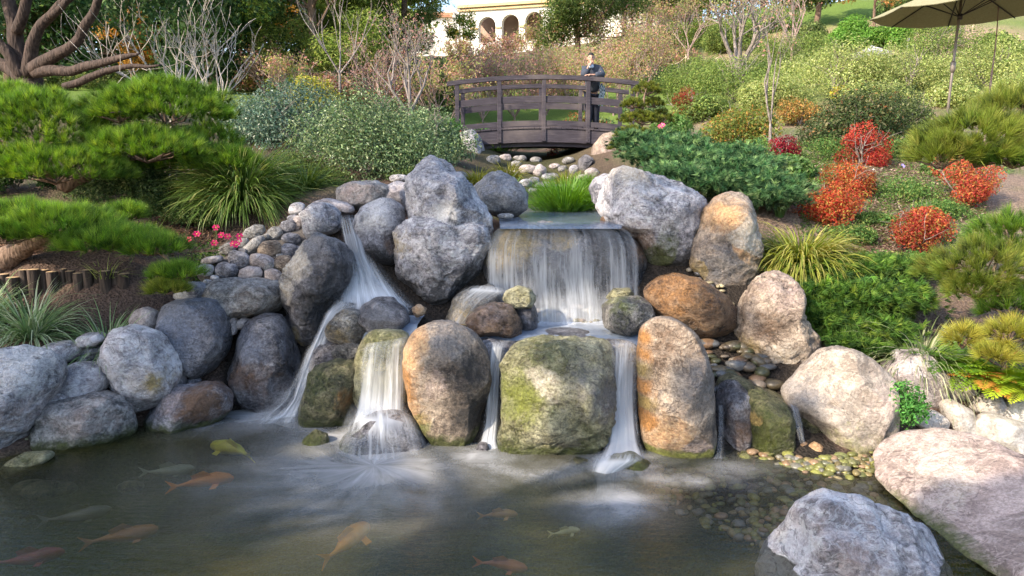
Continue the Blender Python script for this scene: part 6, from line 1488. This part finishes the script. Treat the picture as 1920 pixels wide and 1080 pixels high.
leafy_tree('olive tree on the skyline between the conifer and the stout-trunked tree', 1330, 20, 56, 7, 10, OLV, .3, 11000, K=40, cz=.5, low=0)
leafy_tree('yellow-green tree on the skyline above the bare trees', 1500, 0, 56, 6, 9, FTH, .3, 11000, K=40, cz=.5, low=0)
leafy_tree('dark green tree on the skyline behind the umbrella', 1720, -20, 56, 6, 9, PNE, .3, 9000, K=40, cz=.5, low=0)
grass('low green grass under the left part of the bridge', 930, 312, 16.5, 260, .30, .012, (.08,.2,.03), (.2,.34,.07), spread=(0,1), rad=.5, droop=.8)
grass('low green grass under the right part of the bridge', 1075, 300, 17.5, 260, .30, .012, (.08,.2,.03), (.2,.34,.07), spread=(0,1), rad=.5, droop=.8)
grass('fringe of green grass along the left bank of the upper stream', 930, 350, 11.0, 260, .26, .010, (.08,.2,.03), (.22,.34,.07), spread=(0,1.1), rad=.35, droop=.9)
for i, (px, d, Ht, Wd, lb) in enumerate([(-150,36,13,12,'tall dark tree towering beyond the left edge'),(90,40,13,12,'tall dark tree behind the thick-limbed old tree')]):
    leafy_tree(lb, px, 130, d, Ht, Wd, OAK, .34, 15000, K=60, cz=.5, low=.05, trunk_r=.4)
litter2 = [(430,340,160,35,'low dark groundcover behind the big strappy grass'),(600,350,150,30,'low green groundcover between strappy grass and flat pinkish rock'),(360,420,120,30,'low brownish-green groundcover left of the big strappy grass'),(560,330,120,40,'small-leaved green shrub in front of the dark grey-green shrub'),(300,400,100,22,'thin green groundcover on the left mulch bank'),(780,345,120,25,'green groundcover at the foot of the variegated shrub mass')]
for (px, py, w, h, lb) in litter2:
    shrub(lb, px, py, w, h, [(3,(.07,.12,.035)),(2,(.13,.19,.06)),(1,(.22,.25,.09))], .035, 3600, K=26, stems=False, name='groundcover', cat='groundcover', clumpvar=.3)
# wood chips and leaf litter lying on the banks
rg = np.random.default_rng(404)
def litter(label, areas, n, cols, size):
    Ps = []
    for (x0, x1, y0, y1) in areas:
        p0, p1 = G(x0, y1), G(x1, y0)
        qx = rg.uniform(x0, x1, n); qy = rg.uniform(y0, y1, n)
        g4 = [G(x0, y0), G(x1, y0), G(x1, y1), G(x0, y1)]
        u = rg.random(n)[:, None]; v = rg.random(n)[:, None]
        q = (1-u)*(1-v)*g4[0] + u*(1-v)*g4[1] + u*v*g4[2] + (1-u)*v*g4[3]
        q[:, 2] = H(q[:, 0], q[:, 1]) + .015 + rg.random(n) * .02; Ps.append(q)
    P = np.concatenate(Ps); V, Fc = leaf_quads(P, unit(np.array([0, 0, 1.0]) + rg.normal(size=(len(P), 3)) * .4), size * rg.uniform(.5, 1.4, len(P)), rg, .35, .05)
    o = M('wood_chips', V, Fc, MAT['leaf'], col=np.repeat(pick(rg, cols, len(P), .4), 4, 0)); tag(o, label, 'mulch', kind='stuff')
CHP = [(3, (.34, .25, .19)), (2, (.22, .15, .11)), (2, (.45, .36, .28)), (1, (.12, .08, .06))]
litter('pale wood chips strewn over the right bank round the red bushes', [(1400,1650,300,400),(1600,1850,300,420),(1560,1760,400,500),(1300,1500,260,320)], 9000, CHP, .05)
litter('brown wood chips on the left bank behind the logs', [(-40,330,420,500),(280,420,350,460)], 6000, [(3, (.22, .13, .09)), (2, (.12, .08, .06)), (1, (.34, .22, .15))], .04)
GRN = [(3, (.10, .2, .05)), (2, (.17, .27, .07)), (1, (.3, .34, .12))]
o_n = len(COL.objects)
litter('small green seedlings scattered over the right bank', [(1400,1900,260,330),(1500,1850,330,460),(1400,1600,300,350)], 9000, GRN, .05)
# ------------------------------------------------------------------ arched bridge
m, nt, out = new_mat('weathered_violet_timber')
g = nd(nt, "ShaderNodeNewGeometry")
mp = nd(nt, "ShaderNodeMapping", {'Vector': g.outputs[0], 'Scale': (1.2, 6, 14)})
n1 = nd(nt, "ShaderNodeTexNoise", {'Vector': mp.outputs[0], 'Scale': 3.0, 'Detail': 8, 'Roughness': .7})
n2 = nd(nt, "ShaderNodeTexNoise", {'Vector': g.outputs[0], 'Scale': 1.6, 'Detail': 4})
c = ramp(nt, n1.outputs[0], [(.3, (.024, .020, .027)), (.55, (.050, .043, .056)), (.75, (.11, .095, .11))])
c = mixc(nt, ramp(nt, n2.outputs[0], [(.52, 0.0), (.72, .4)]), c, (.20, .165, .15))
bp = nd(nt, "ShaderNodeBump", {'Height': n1.outputs[0], 'Strength': .5, 'Distance': .01})
p = nd(nt, "ShaderNodeBsdfPrincipled", {'Base Color': c, 'Roughness': .75, 'Normal': bp.outputs[0], 'Specular IOR Level': .3})
nt.links.new(p.outputs[0], out.inputs[0]); MAT['timber'] = m
MAT['iron'] = plain_mat('dark_iron', (.05, .045, .05), .5, .6)

c0 = W(1019.6, 238, 16.0)                       # deck top at the crown of the arch, near face
br = thing('footbridge', c0, 'arched wooden footbridge with weathered grey-violet railings', 'bridge')
px2m = 16.0 / F / (cp_ + sp_ * (540 - 190) / F)
def X(px): return c0[0] + (px - 1019.6) * px2m
def arch(x): return -.034 * (x - c0[0]) ** 2    # deck line relative to its crown
def Zp(py): return (238 - py) * px2m            # height above the deck crown seen at pixel py
def curved(name, xa, xb, z0, z1, y0, y1, n=14, parent=br, k=1.0):
    xs = np.linspace(xa, xb, n); parts = []
    zc = c0[2] + np.array([arch(x) for x in xs]) * k
    V = np.stack([np.stack([xs, np.full(n, c0[1] + yy_), zc + zz], 1) for yy_, zz in ((y0, z0), (y1, z0), (y1, z1), (y0, z1))], 1)
    Fc = []
    for i in range(n - 1):
        for j in range(4):
            Fc.append([i * 4 + j, (i + 1) * 4 + j, (i + 1) * 4 + (j + 1) % 4, i * 4 + (j + 1) % 4])
    Fc.append([3, 2, 1, 0]); e = (n - 1) * 4; Fc.append([e, e + 1, e + 2, e + 3])
    return M(name, V.reshape(-1, 3), np.array(Fc), MAT['timber'], parent)
posts_n = [857, 936, 1019.6, 1102.7, 1186]
WB = 1.80
for side, (yo, shift) in enumerate(((0.0, 0), (WB, 0))):
    xl, xr = X(838), X(1203)
    curved('handrail', xl, xr, Zp(151), Zp(143), yo - .045, yo + .075, 24)
    bays = list(zip(posts_n[:-1], posts_n[1:]))
    for a_, b_ in bays:
        curved('mid_rail', X(a_) + .045, X(b_) - .045, Zp(193), Zp(180.5), yo, yo + .04, 8)
        curved('kick_board', X(a_) + .045, X(b_) - .045, Zp(235.5), Zp(226), yo - .01, yo + .045, 8)
    for q in posts_n:
        x = X(q); z = c0[2] + arch(x)
        V, Fc = bevbox(x - .044, x + .044, c0[1] + yo - .03, c0[1] + yo + .06, z - .03 if q != 857 else z - .12, z + Zp(151) + .01, .008)
        M('post', V, Fc, MAT['timber'], br)
        if side == 0 and q not in (857, 1186):
            V, Fc = bevbox(x - .045, x + .045, c0[1] - .075, c0[1] - .045, z - .30, z - .02, .006)
            bkt = M('bracket', V, Fc, MAT['timber'], br)
            for zz in (-.08, -.24):
                V, Fc = ico(1); M('bolt', V * .012 + np.array([x, c0[1] - .078, z + zz]), Fc, MAT['iron'], bkt)
    # arched beam under the deck
    curved('beam', X(884), X(1150), -.315, -.045, yo - .045 if side == 0 else yo, yo + .06, 20, k=1.0)
curved('soffit', X(886), X(1148), -.40, -.318, .05, WB - .03, 20)
for k in range(34):
    xa = X(850) + (X(1195) - X(850)) * k / 34; xb = xa + (X(1195) - X(850)) / 34 - .008
    curved('plank', xa, xb, -.035, -.003, -.07, WB + .08, 3)
V_, F_ = box(X(884), X(1150), c0[1] + .3, c0[1] + WB - .1, c0[2] - .36, c0[2] - .33)

# ------------------------------------------------------------------ man leaning on the rail
def skin_mesh(name, verts, edges, radii, mat, parent, sub=2, root=0):
    me = bpy.data.meshes.new(name)
    me.from_pydata([tuple(v) for v in verts], edges, []); me.update()
    o = bpy.data.objects.new(name, me); COL.objects.link(o)
    sk = o.modifiers.new('s', 'SKIN'); sk.use_smooth_shade = True
    for i, sv in enumerate(me.skin_vertices[0].data):
        r_ = radii[i]; sv.radius = r_ if hasattr(r_, '__len__') else (r_, r_); sv.use_root = (i == root)
    sb = o.modifiers.new('u', 'SUBSURF'); sb.levels = sub; sb.render_levels = sub
    dg = bpy.context.evaluated_depsgraph_get(); ev = o.evaluated_get(dg).to_mesh()
    V = np.array([v.co[:] for v in ev.vertices]); Fc = []
    for f in ev.polygons:
        q = list(f.vertices)
        if len(q) == 3: Fc.append(q + [q[2]])
        else: Fc.append(q[:4])
    tri = []
    for q in Fc:
        tri.append([q[0], q[1], q[2]])
        if q[3] != q[2]: tri.append([q[0], q[2], q[3]])
    bpy.data.objects.remove(o, do_unlink=True)
    return M(name, V, np.array(tri), mat, parent, smooth=True)
SKIN = plain_mat('skin', (.52, .30, .22), .5, var=.1, scale=30)
SWT = plain_mat('blue_grey_sweater', (.045, .055, .08), .9, var=.25, scale=50)
TRS = plain_mat('navy_trousers', (.018, .022, .040), .85, var=.3, scale=30)
HAIR = plain_mat('dark_hair', (.02, .015, .012), .6)
SHIRT = plain_mat('light_blue_collar', (.40, .50, .65), .8)
mx = X(1110); fy = c0[1] + .42; fz = c0[2] + arch(mx) + .0
pe = thing('person', (mx, fy, fz), 'man in a blue-grey sweater and dark trousers leaning on the bridge rail, hand on chin', 'person')
railz = fz + Zp(143) + .0
o3 = lambda x, y, z: (mx + x, fy + y, fz + z)
rl = Zp(143)                                    # rail top height above deck
hip = o3(.06, .10, .80)
ch = o3(.03, -.10, 1.20); nk = o3(-.005, -.17, 1.33); hd = o3(-.02, -.21, 1.455)
shR = o3(-.13, -.14, 1.24); shL = o3(.18, -.12, 1.24)
elR = o3(-.17, -.36, rl + .045); haR = o3(-.05, -.31, 1.335)
elL = o3(.19, -.36, rl + .05); haL = o3(-.05, -.42, rl + .035)
knR = o3(-.01, .05, .44); knL = o3(.13, .10, .43); anR = o3(-.02, .10, .07); anL = o3(.15, .18, .07)
# body, one continuous surface
bv = [hip, o3(.05, .02, 1.0), ch, nk, o3(-.015, -.19, 1.385), shR, elR, haR, shL, elL, haL, o3(-.03, .10, .76), knR, anR, o3(-.03, .0, .03), o3(.13, .12, .76), knL, anL, o3(.15, .07, .03)]
be = [(0,1),(1,2),(2,3),(3,4),(2,5),(5,6),(6,7),(2,8),(8,9),(9,10),(0,11),(11,12),(12,13),(13,14),(0,15),(15,16),(16,17),(17,18)]
bra = [(.06,.05),(.06,.05),(.06,.05),.05,.05,.03,.012,.02,.03,.012,.02,.06,.055,.04,.035,.08,.055,.04,.035]
body = skin_mesh('body', bv, be, bra, SKIN, pe)
# head shaped from an ellipsoid
V, Fc = ico(4); Vh = V.copy()
x, y, z = Vh.T.copy()
hx = x * .074; hy = y * .092; hz = z * .112
jaw = np.clip(-z, 0, 1); hx *= 1 - .28 * jaw ** 1.5; hy += -.008 * jaw
nose = np.exp(-((x / .16) ** 2 + ((z + .10) / .22) ** 2)) * (y < 0); hy -= nose * .024
eye = sum(np.exp(-(((x - s_ * .36) / .16) ** 2 + ((z - .08) / .12) ** 2)) for s_ in (-1, 1)) * (y < 0); hy += eye * .010
mo = np.exp(-((x / .28) ** 2 + ((z + .42) / .07) ** 2)) * (y < 0); hy += mo * .006
brow = np.exp(-((x / .6) ** 2 + ((z - .24) / .08) ** 2)) * (y < 0); hy -= brow * .006
M('head', np.stack([hx, hy, hz], 1) + np.array(hd), Fc, SKIN, body, smooth=True)
for s_ in (-1, 1):
    M('ear', V * [.010, .020, .032] + np.array(hd) + [s_ * .074, .012, -.005], Fc, SKIN, body, smooth=True)
    M('eye', ico(2)[0] * [.012, .006, .007] + np.array(hd) + [s_ * .028, -.082, .010], ico(2)[1], HAIR, body, smooth=True)
cap = (z > .34) | ((y > .15) & (z > -.35)) | ((np.abs(x) > .86) & (z > .1))
idx = np.full(len(V), -1); hv = np.stack([hx * 1.07, hy * 1.06 + .002, hz * 1.06], 1) + np.array(hd)
keep = cap[Fc].all(1); Fk = Fc[keep]; u_, inv = np.unique(Fk, return_inverse=True)
M('hair', hv[u_], inv.reshape(-1, 3), HAIR, pe, smooth=True)
# glasses-like dark frames
fr_parts = []
for s_ in (-1, 1):
    an = np.linspace(0, 2 * math.pi, 13); C3 = np.array(hd) + [s_ * .030, -.094, .010]
    fr_parts.append(tube(np.stack([C3[0] + .022 * np.cos(an), C3[1] + 0 * an, C3[2] + .015 * np.sin(an)], 1), .0022, 4, cap=False))
fr_parts.append(tube(np.array([[hd[0] - .010, hd[1] - .096, hd[2] + .012], [hd[0] + .010, hd[1] - .096, hd[2] + .012]]), .002, 4, cap=False))
M('glasses', *merge(fr_parts), HAIR, pe)
# sweater, trousers
sv = [o3(.06, .09, .76), o3(.05, .0, 1.03), ch, o3(-.002, -.165, 1.31), shR, o3(-.17, -.26, 1.10), elR, o3(-.09, -.33, 1.22), shL, o3(.22, -.24, 1.10), elL, o3(.05, -.41, rl + .04)]
se = [(0,1),(1,2),(2,3),(2,4),(4,5),(5,6),(6,7),(2,8),(8,9),(9,10),(10,11)]
skin_mesh('sweater', sv, se, [(.18,.16),(.17,.145),(.165,.14),.08,.085,.078,.07,.052,.085,.08,.07,.055], SWT, pe)
tv = [o3(.06, .09, .90), o3(-.03, .10, .70), knR, o3(-.02, .10, .10), o3(.13, .12, .70), knL, o3(.15, .17, .10)]
skin_mesh('trousers', tv, [(0,1),(1,2),(2,3),(0,4),(4,5),(5,6)], [(.18,.15),.12,.095,.075,.12,.095,.075], TRS, pe)
for s_, q in ((0, (-.03, .02, .0)), (1, (.15, .10, .0))):
    V, Fc = ico(3); M('shoe', V * [.048, .13, .05] * np.array([1, 1, 1]) + np.array(o3(q[0], q[1], .045)), Fc, HAIR, pe, smooth=True)
M('collar', ico(3)[0] * [.050, .03, .045] + np.array(o3(-.01, -.255, 1.285)), ico(3)[1], SHIRT, pe, smooth=True)
# hands: palm and five fingers
def hand(wr, dirv, nrm, sc=1.0, curl=.9):
    wr, dv, nv = np.array(wr), unit(np.array(dirv, float)), unit(np.array(nrm, float)); sd_ = np.cross(dv, nv)
    pv = [wr, wr + dv * .05 * sc, wr + dv * .085 * sc]
    vs = list(pv); es = [(0, 1), (1, 2)]; rs = [.022, (.034, .016), (.034, .015)]
    for k, off in enumerate((-.030, -.010, .010, .030)):
        L = (.060, .072, .068, .052)[k] * sc; b0 = wr + dv * .088 * sc + sd_ * off
        q1 = b0 + dv * L * .45; q2 = q1 + unit(dv - nv * curl) * L * .35; q3 = q2 + unit(dv * .3 - nv * curl) * L * .25
        i = len(vs); vs += [b0, q1, q2, q3]; es += [(2, i), (i, i + 1), (i + 1, i + 2), (i + 2, i + 3)]; rs += [.010, .0095, .009, .008]
    i = len(vs); t0 = wr + dv * .03 * sc - sd_ * .03; t1 = t0 + unit(dv * .6 - sd_) * .035; t2 = t1 + unit(dv - sd_ * .3 - nv * .3) * .03
    vs += [t0, t1, t2]; es += [(1, i), (i, i + 1), (i + 1, i + 2)]; rs += [.012, .011, .009]
    return vs, es, rs
vs, es, rs = hand(o3(-.055, -.318, 1.29), (.35, .15, .9), (-.2, -1, .2), curl=1.2); skin_mesh('hand', vs, es, rs, SKIN, body, sub=1)
vs, es, rs = hand(o3(-.02, -.42, rl + .038), (-1, .05, -.05), (0, -.2, 1), curl=.6); skin_mesh('hand', vs, es, rs, SKIN, body, sub=1)
# checked shirt tied at his side
m, nt, out = new_mat('checked_cloth'); g = nd(nt, "ShaderNodeNewGeometry")
ck = nd(nt, "ShaderNodeTexChecker", {'Vector': g.outputs[0], 'Color1': (.62,.68,.72,1), 'Color2': (.07,.14,.17,1), 'Scale': 26.0})
p = nd(nt, "ShaderNodeBsdfPrincipled", {'Base Color': ck.outputs[0], 'Roughness': .9}); nt.links.new(p.outputs[0], out.inputs[0])
n_ = 9; m_ = 8; S_, T_ = np.meshgrid(np.linspace(0, 1, n_), np.linspace(0, 1, m_))
Vc = np.stack([mx + .17 + S_ * .13 + .02 * np.sin(T_ * 5), fy - .10 + .16 * S_ + .025 * np.sin(S_ * 18), fz + .94 - T_ * .42 - .03 * np.sin(S_ * 9)], -1).reshape(-1, 3)
gi = np.arange(m_ - 1)[:, None] * n_ + np.arange(n_ - 1)[None]; Fq = np.stack([gi, gi + 1, gi + n_ + 1, gi + n_], -1).reshape(-1, 4)
Vc2 = Vc + np.array([.004, .012, 0]); Vall, Fall = merge([(Vc, Fq), (Vc2, Fq[:, ::-1])])
o = M('checked_shirt', Vall, Fall, m, pe, smooth=True); tag(o, 'checked pale and dark shirt hanging at his hip')

# ------------------------------------------------------------------ umbrella
ux, ud = 1785, 11.3
apex = W(1804, -12, ud); ub = W(1762, 330, ud); ub[2] = H(ub[0], ub[1])
um = thing('patio_umbrella', ub, 'open olive-beige patio umbrella at the top right corner', 'umbrella')
m, nt, out = new_mat('canopy_cloth'); g = nd(nt, "ShaderNodeNewGeometry")
n1 = nd(nt, "ShaderNodeTexNoise", {'Vector': g.outputs[0], 'Scale': 40.0, 'Detail': 3})
c = ramp(nt, n1.outputs[0], [(.3, (.34,.32,.20)), (.7, (.42,.40,.26))])
d1 = nd(nt, "ShaderNodeBsdfDiffuse", {'Color': c}); d2 = nd(nt, "ShaderNodeBsdfTranslucent", {'Color': c})
mxs = nd(nt, "ShaderNodeMixShader", {0: .3, 1: d1.outputs[0], 2: d2.outputs[0]}); nt.links.new(mxs.outputs[0], out.inputs[0]); MAT['canopy'] = m
RU = 1.18; zr = -.36; axd = np.array([-.02, 0, 1.0])
top = apex + np.array([0, 0, .10])
# tilt of the whole canopy towards the viewer's left
rim = [top + np.array([RU * math.cos(a), RU * math.sin(a), zr + .02 * math.cos(a)]) for a in [math.radians(22.5 + 45 * k) for k in range(8)]]
for k in range(8):
    a_, b_ = rim[k], rim[(k + 1) % 8]; nS = 8; rows = []
    for i in range(nS + 1):
        t = i / nS
        for j in range(5):
            s_ = j / 4; q = a_ * (1 - s_) + b_ * s_
            v = top * (1 - t) + q * t; v = v + np.array([0, 0, .10 * math.sin(t * math.pi) * .5 - .03 * math.sin(s_ * math.pi) * t])
            rows.append(v)
    V = np.array(rows); gi = np.arange(nS)[:, None] * 5 + np.arange(4)[None]; Fq = np.stack([gi, gi + 1, gi + 6, gi + 5], -1).reshape(-1, 4)
    V2 = V + [0, 0, .006]; M('canopy_panel', *merge([(V, Fq), (V2, Fq[:, ::-1])]), MAT['canopy'], um, smooth=True)
    M('rib', *tube(np.array([top + [0, 0, -.02], (top + a_) / 2 + [0, 0, .035], a_ + [0, 0, -.012]]), .009, 6), MAT['iron'], um)
    M('strut', *tube(np.array([top + [-.01, 0, -.42], (top + a_) / 2 + [0, 0, .025]]), .007, 6), MAT['iron'], um)
MAT['pole'] = plain_mat('bronze_pole', (.20, .17, .15), .4, .3)
M('pole', *tube(np.array([ub - [0, 0, .3], ub * .5 + top * .5, top]), [.020, .020, .019], 10), MAT['pole'], um, smooth=True)
cr = ub + (top - ub) * ((W(1774, 125, ud)[2] - ub[2]) / (top[2] - ub[2]))
M('crank_housing', *tube(np.array([cr - [0, 0, .09], cr - [0, 0, .04], cr + [0, 0, .05], cr + [0, 0, .08]]), [.022, .038, .038, .022], 10), MAT['pole'], um, smooth=True)
M('hub', *tube(np.array([top + [0, 0, -.46], top + [0, 0, -.38]]), [.035, .035], 10), MAT['iron'], um, smooth=True)

# ------------------------------------------------------------------ log edging, boxes, stakes, ropes
MAT['log'] = bark_mat('weathered_log', (.018, .013, .012), (.10, .072, .058), 22, stretch=.15)
MAT['logtop'] = plain_mat('sawn_log_top', (.55, .38, .22), .9, scale=70, var=.4)
lt = thing('log_edging', W(120, 590, 6.9), 'low palisade of upright dark logs holding the mulch bank at the left', 'edging')
rg = np.random.default_rng(5)
px = -90.0
while px < 252:
    w = rg.uniform(12, 22); d = 6.86 + px * .0006 + rg.uniform(-.05, .05)
    tp_ = W(px, 508 - 0 + rg.uniform(-5, 7) + (8 if px < 40 else 0), d); bt_ = W(px, 640, d)
    r = w * mpp(d) * .54
    V, Fc = tube(np.array([[tp_[0], d, bt_[2] - .1], [tp_[0] + rg.uniform(-.004, .004), d, tp_[2]]]), [r, r * .98], 12, cap=False)
    lg = M('log', V, Fc, MAT['log'], lt, smooth=True)
    an = np.arange(12) * math.pi / 6
    Vt = np.concatenate([np.stack([tp_[0] + r * .97 * np.cos(an), d + r * .97 * np.sin(an), np.full(12, tp_[2] - .001)], 1), [[tp_[0], d, tp_[2] + .006]]])
    Ft = np.array([[12, k, (k + 1) % 12] for k in range(12)])
    M('sawn_top', Vt, Ft, MAT['logtop'], lg)
    px += w * 1.0
bx = G(1632, 112); s = bx[1] / F
t = thing('utility_box', bx, 'small grey pyramid-topped box on the right hillside path', 'box')
gm = plain_mat('grey_concrete', (.42, .40, .42), .8, var=.1)
hw = 26 * s
M('body', *bevbox(bx[0] - hw, bx[0] + hw, bx[1] - hw, bx[1] + hw, bx[2] - .1, bx[2] + .20, .01), gm, t)
V = np.array([[bx[0] - hw, bx[1] - hw, bx[2] + .202], [bx[0] + hw, bx[1] - hw, bx[2] + .202], [bx[0] + hw, bx[1] + hw, bx[2] + .202], [bx[0] - hw, bx[1] + hw, bx[2] + .202], [bx[0], bx[1], bx[2] + .48]])
M('lid', V, np.array([[0,1,4],[1,2,4],[2,3,4],[3,0,4],[0,2,1],[0,3,2]]), gm, t)
wm_ = plain_mat('pale_wood', (.45, .34, .24), .8, scale=30)
stk = []
for i, (px, py, h, lb) in enumerate([(1285,135,30,'leftmost short wooden stake of the rope line on the right hillside'), (1362,190,65,'tall thin wooden stake left of the bare sapling'), (1700,88,18,'short stake right of the grey box'), (1820,95,45,'thin stake under the umbrella\'s right side'), (1240,135,25,'short stake behind the stepped conifer')]):
    b = G(px, py); s = b[1] / F
    o = M('stake', *tube(np.array([b - [0, 0, .1], b + [0, 0, h * s]]), .022 if i != 1 else .03, 6), wm_, smooth=True); tag(o, lb, 'stake'); stk.append(b + [0, 0, h * s * .85])
def rope(a, b, lb):
    u = np.linspace(0, 1, 12); P = a + (b - a) * u[:, None]; P[:, 2] -= .25 * np.sin(u * math.pi)
    tag(M('rope', *tube(P, .014, 5), plain_mat('rope', (.6, .52, .38), .9), smooth=True), lb, 'rope')
rope(stk[4], stk[0], 'pale rope strung between the short stakes behind the stepped conifer')
a2 = G(1345, 128) + [0, 0, .4]
rope(stk[0], a2, 'pale rope continuing right from the leftmost short stake')
b = G(1700, 110)
pl = thing('path_light', b, 'small path light post right of the grey box', 'light'); s = b[1] / F
M('post', *tube(np.array([b, b + [0, 0, 30 * s]]), .03, 8), gm, pl, smooth=True); M('cap', *tube(np.array([b + [0, 0, 30 * s], b + [0, 0, 34 * s]]), [.07, .04], 8), gm, pl, smooth=True)

# ------------------------------------------------------------------ building with arches
bd = 62.0
MAT['stucco'] = plain_mat('white_stucco', (.80, .76, .70), .9, var=.04, scale=2.0)
MAT['trim'] = plain_mat('ochre_trim', (.62, .44, .24), .8, var=.1, scale=4)
MAT['inside'] = plain_mat('arcade_wall', (.50, .36, .30), .9, var=.2, scale=1.5)
bl = thing('arcaded_building', W(880, 120, bd), 'cream stucco building with arched openings at the top centre', 'building')
def wall_with_arches(xa, xb, za, zb, arches, y, th):
    """front wall: columns between arches and curved spandrels"""
    parts = []; xs = xa
    for (cx, r, zs, z0) in arches:
        parts.append(box(xs, cx - r, y, y + th, za, zb)); n = 16
        an = np.linspace(math.pi, 0, n + 1)
        for i in range(n):
            x0, x1 = cx + r * math.cos(an[i]), cx + r * math.cos(an[i + 1]); q0, q1 = zs + r * math.sin(an[i]), zs + r * math.sin(an[i + 1])
            V = np.array([[x0,y,q0],[x1,y,q1],[x1,y+th,q1],[x0,y+th,q0],[x0,y,zb],[x1,y,zb],[x1,y+th,zb],[x0,y+th,zb]]); parts.append((V, _BOXF))
        parts.append(box(cx - r, cx + r, y, y + th, za, z0)) if z0 > za else None
        xs = cx + r
    parts.append(box(xs, xb, y, y + th, za, zb))
    return merge([q for q in parts if q is not None])
zt = W(960, 14, bd)[2]; zb = W(960, 150, bd)[2]
A = [(W(916, 60, bd)[0], 16 * mpp(bd) * 1.0, W(916, 52, bd)[2], W(916, 82, bd)[2]), (W(961, 60, bd)[0], 16 * mpp(bd), W(961, 50, bd)[2], W(961, 80, bd)[2]), (W(1006, 60, bd)[0], 16 * mpp(bd), W(1006, 48, bd)[2], W(1006, 80, bd)[2])]
xL, xM, xR = W(700, 50, bd)[0], W(862, 50, bd)[0], W(1300, 50, bd)[0]
V, Fc = wall_with_arches(xM, xR, zb - 1, zt, A, bd, .5)
# the wall climbs slightly to the right in the picture because it comes nearer: rotate about its left end
def skew(V): 
    V = V.copy(); a = math.radians(-17); x = V[:, 0] - xM; y = V[:, 1] - bd
    V[:, 0] = xM + x * math.cos(a) - y * math.sin(a); V[:, 1] = bd + x * math.sin(a) + y * math.cos(a); return V
M('wall', skew(V), Fc, MAT['stucco'], bl)
V, Fc = box(xM, xR, bd + 3.0, bd + 3.2, zb - 1, zt); M('arcade_back_wall', skew(V), Fc, MAT['inside'], bl)
V, Fc = box(xM, xR, bd - .02, bd + 3.2, zt + .002, zt + .25); M('arcade_roof', skew(V), Fc, MAT['stucco'], bl)
V, Fc = box(xM - .1, xR, bd - .30, bd - .022, zt - .10, zt + .12); M('cornice', skew(V), Fc, MAT['trim'], bl)
V, Fc = box(xM - .1, xR, bd - .16, bd - .002, zt - .34, zt - .22); M('string_course', skew(V), Fc, MAT['trim'], bl)
V, Fc = box(xM, xR, bd + .25, bd + 3, zt + .252, zt + 1.4); M('upper_storey', skew(V), Fc, MAT['stucco'], bl)
for (a_, b_) in ((xM + .9, A[0][0] - A[0][1] - .04), (A[0][0] + A[0][1] + .04, A[1][0] - A[1][1] - .04), (A[1][0] + A[1][1] + .04, A[2][0] - A[2][1] - .04)):
    V, Fc = box(a_, b_, bd - .10, bd - .003, A[0][2] - .22, A[0][2] - .08); M('impost_band', skew(V), Fc, MAT['trim'], bl)
V, Fc = box(xL - 4, xM - .003, bd + .8, bd + 8, zb - 1, zt - .15); M('side_wing', V, Fc, MAT['stucco'], bl)
V, Fc = box(xL - 4, xM - .15, bd + .5, bd + .797, zt - .60, zt - .28); M('side_cornice', V, Fc, plain_mat('brick_cornice', (.55, .26, .16), .9), bl)
V, Fc = box(xM + .002, xM + .5, bd - .28, bd + .9, zb - 1, zt - .36); 
V, Fc = box(xM - .55, xM - .04, bd - .1, bd + .75, zb - 1, zt - .1); M('corner_pier', V, Fc, MAT['stucco'], bl)
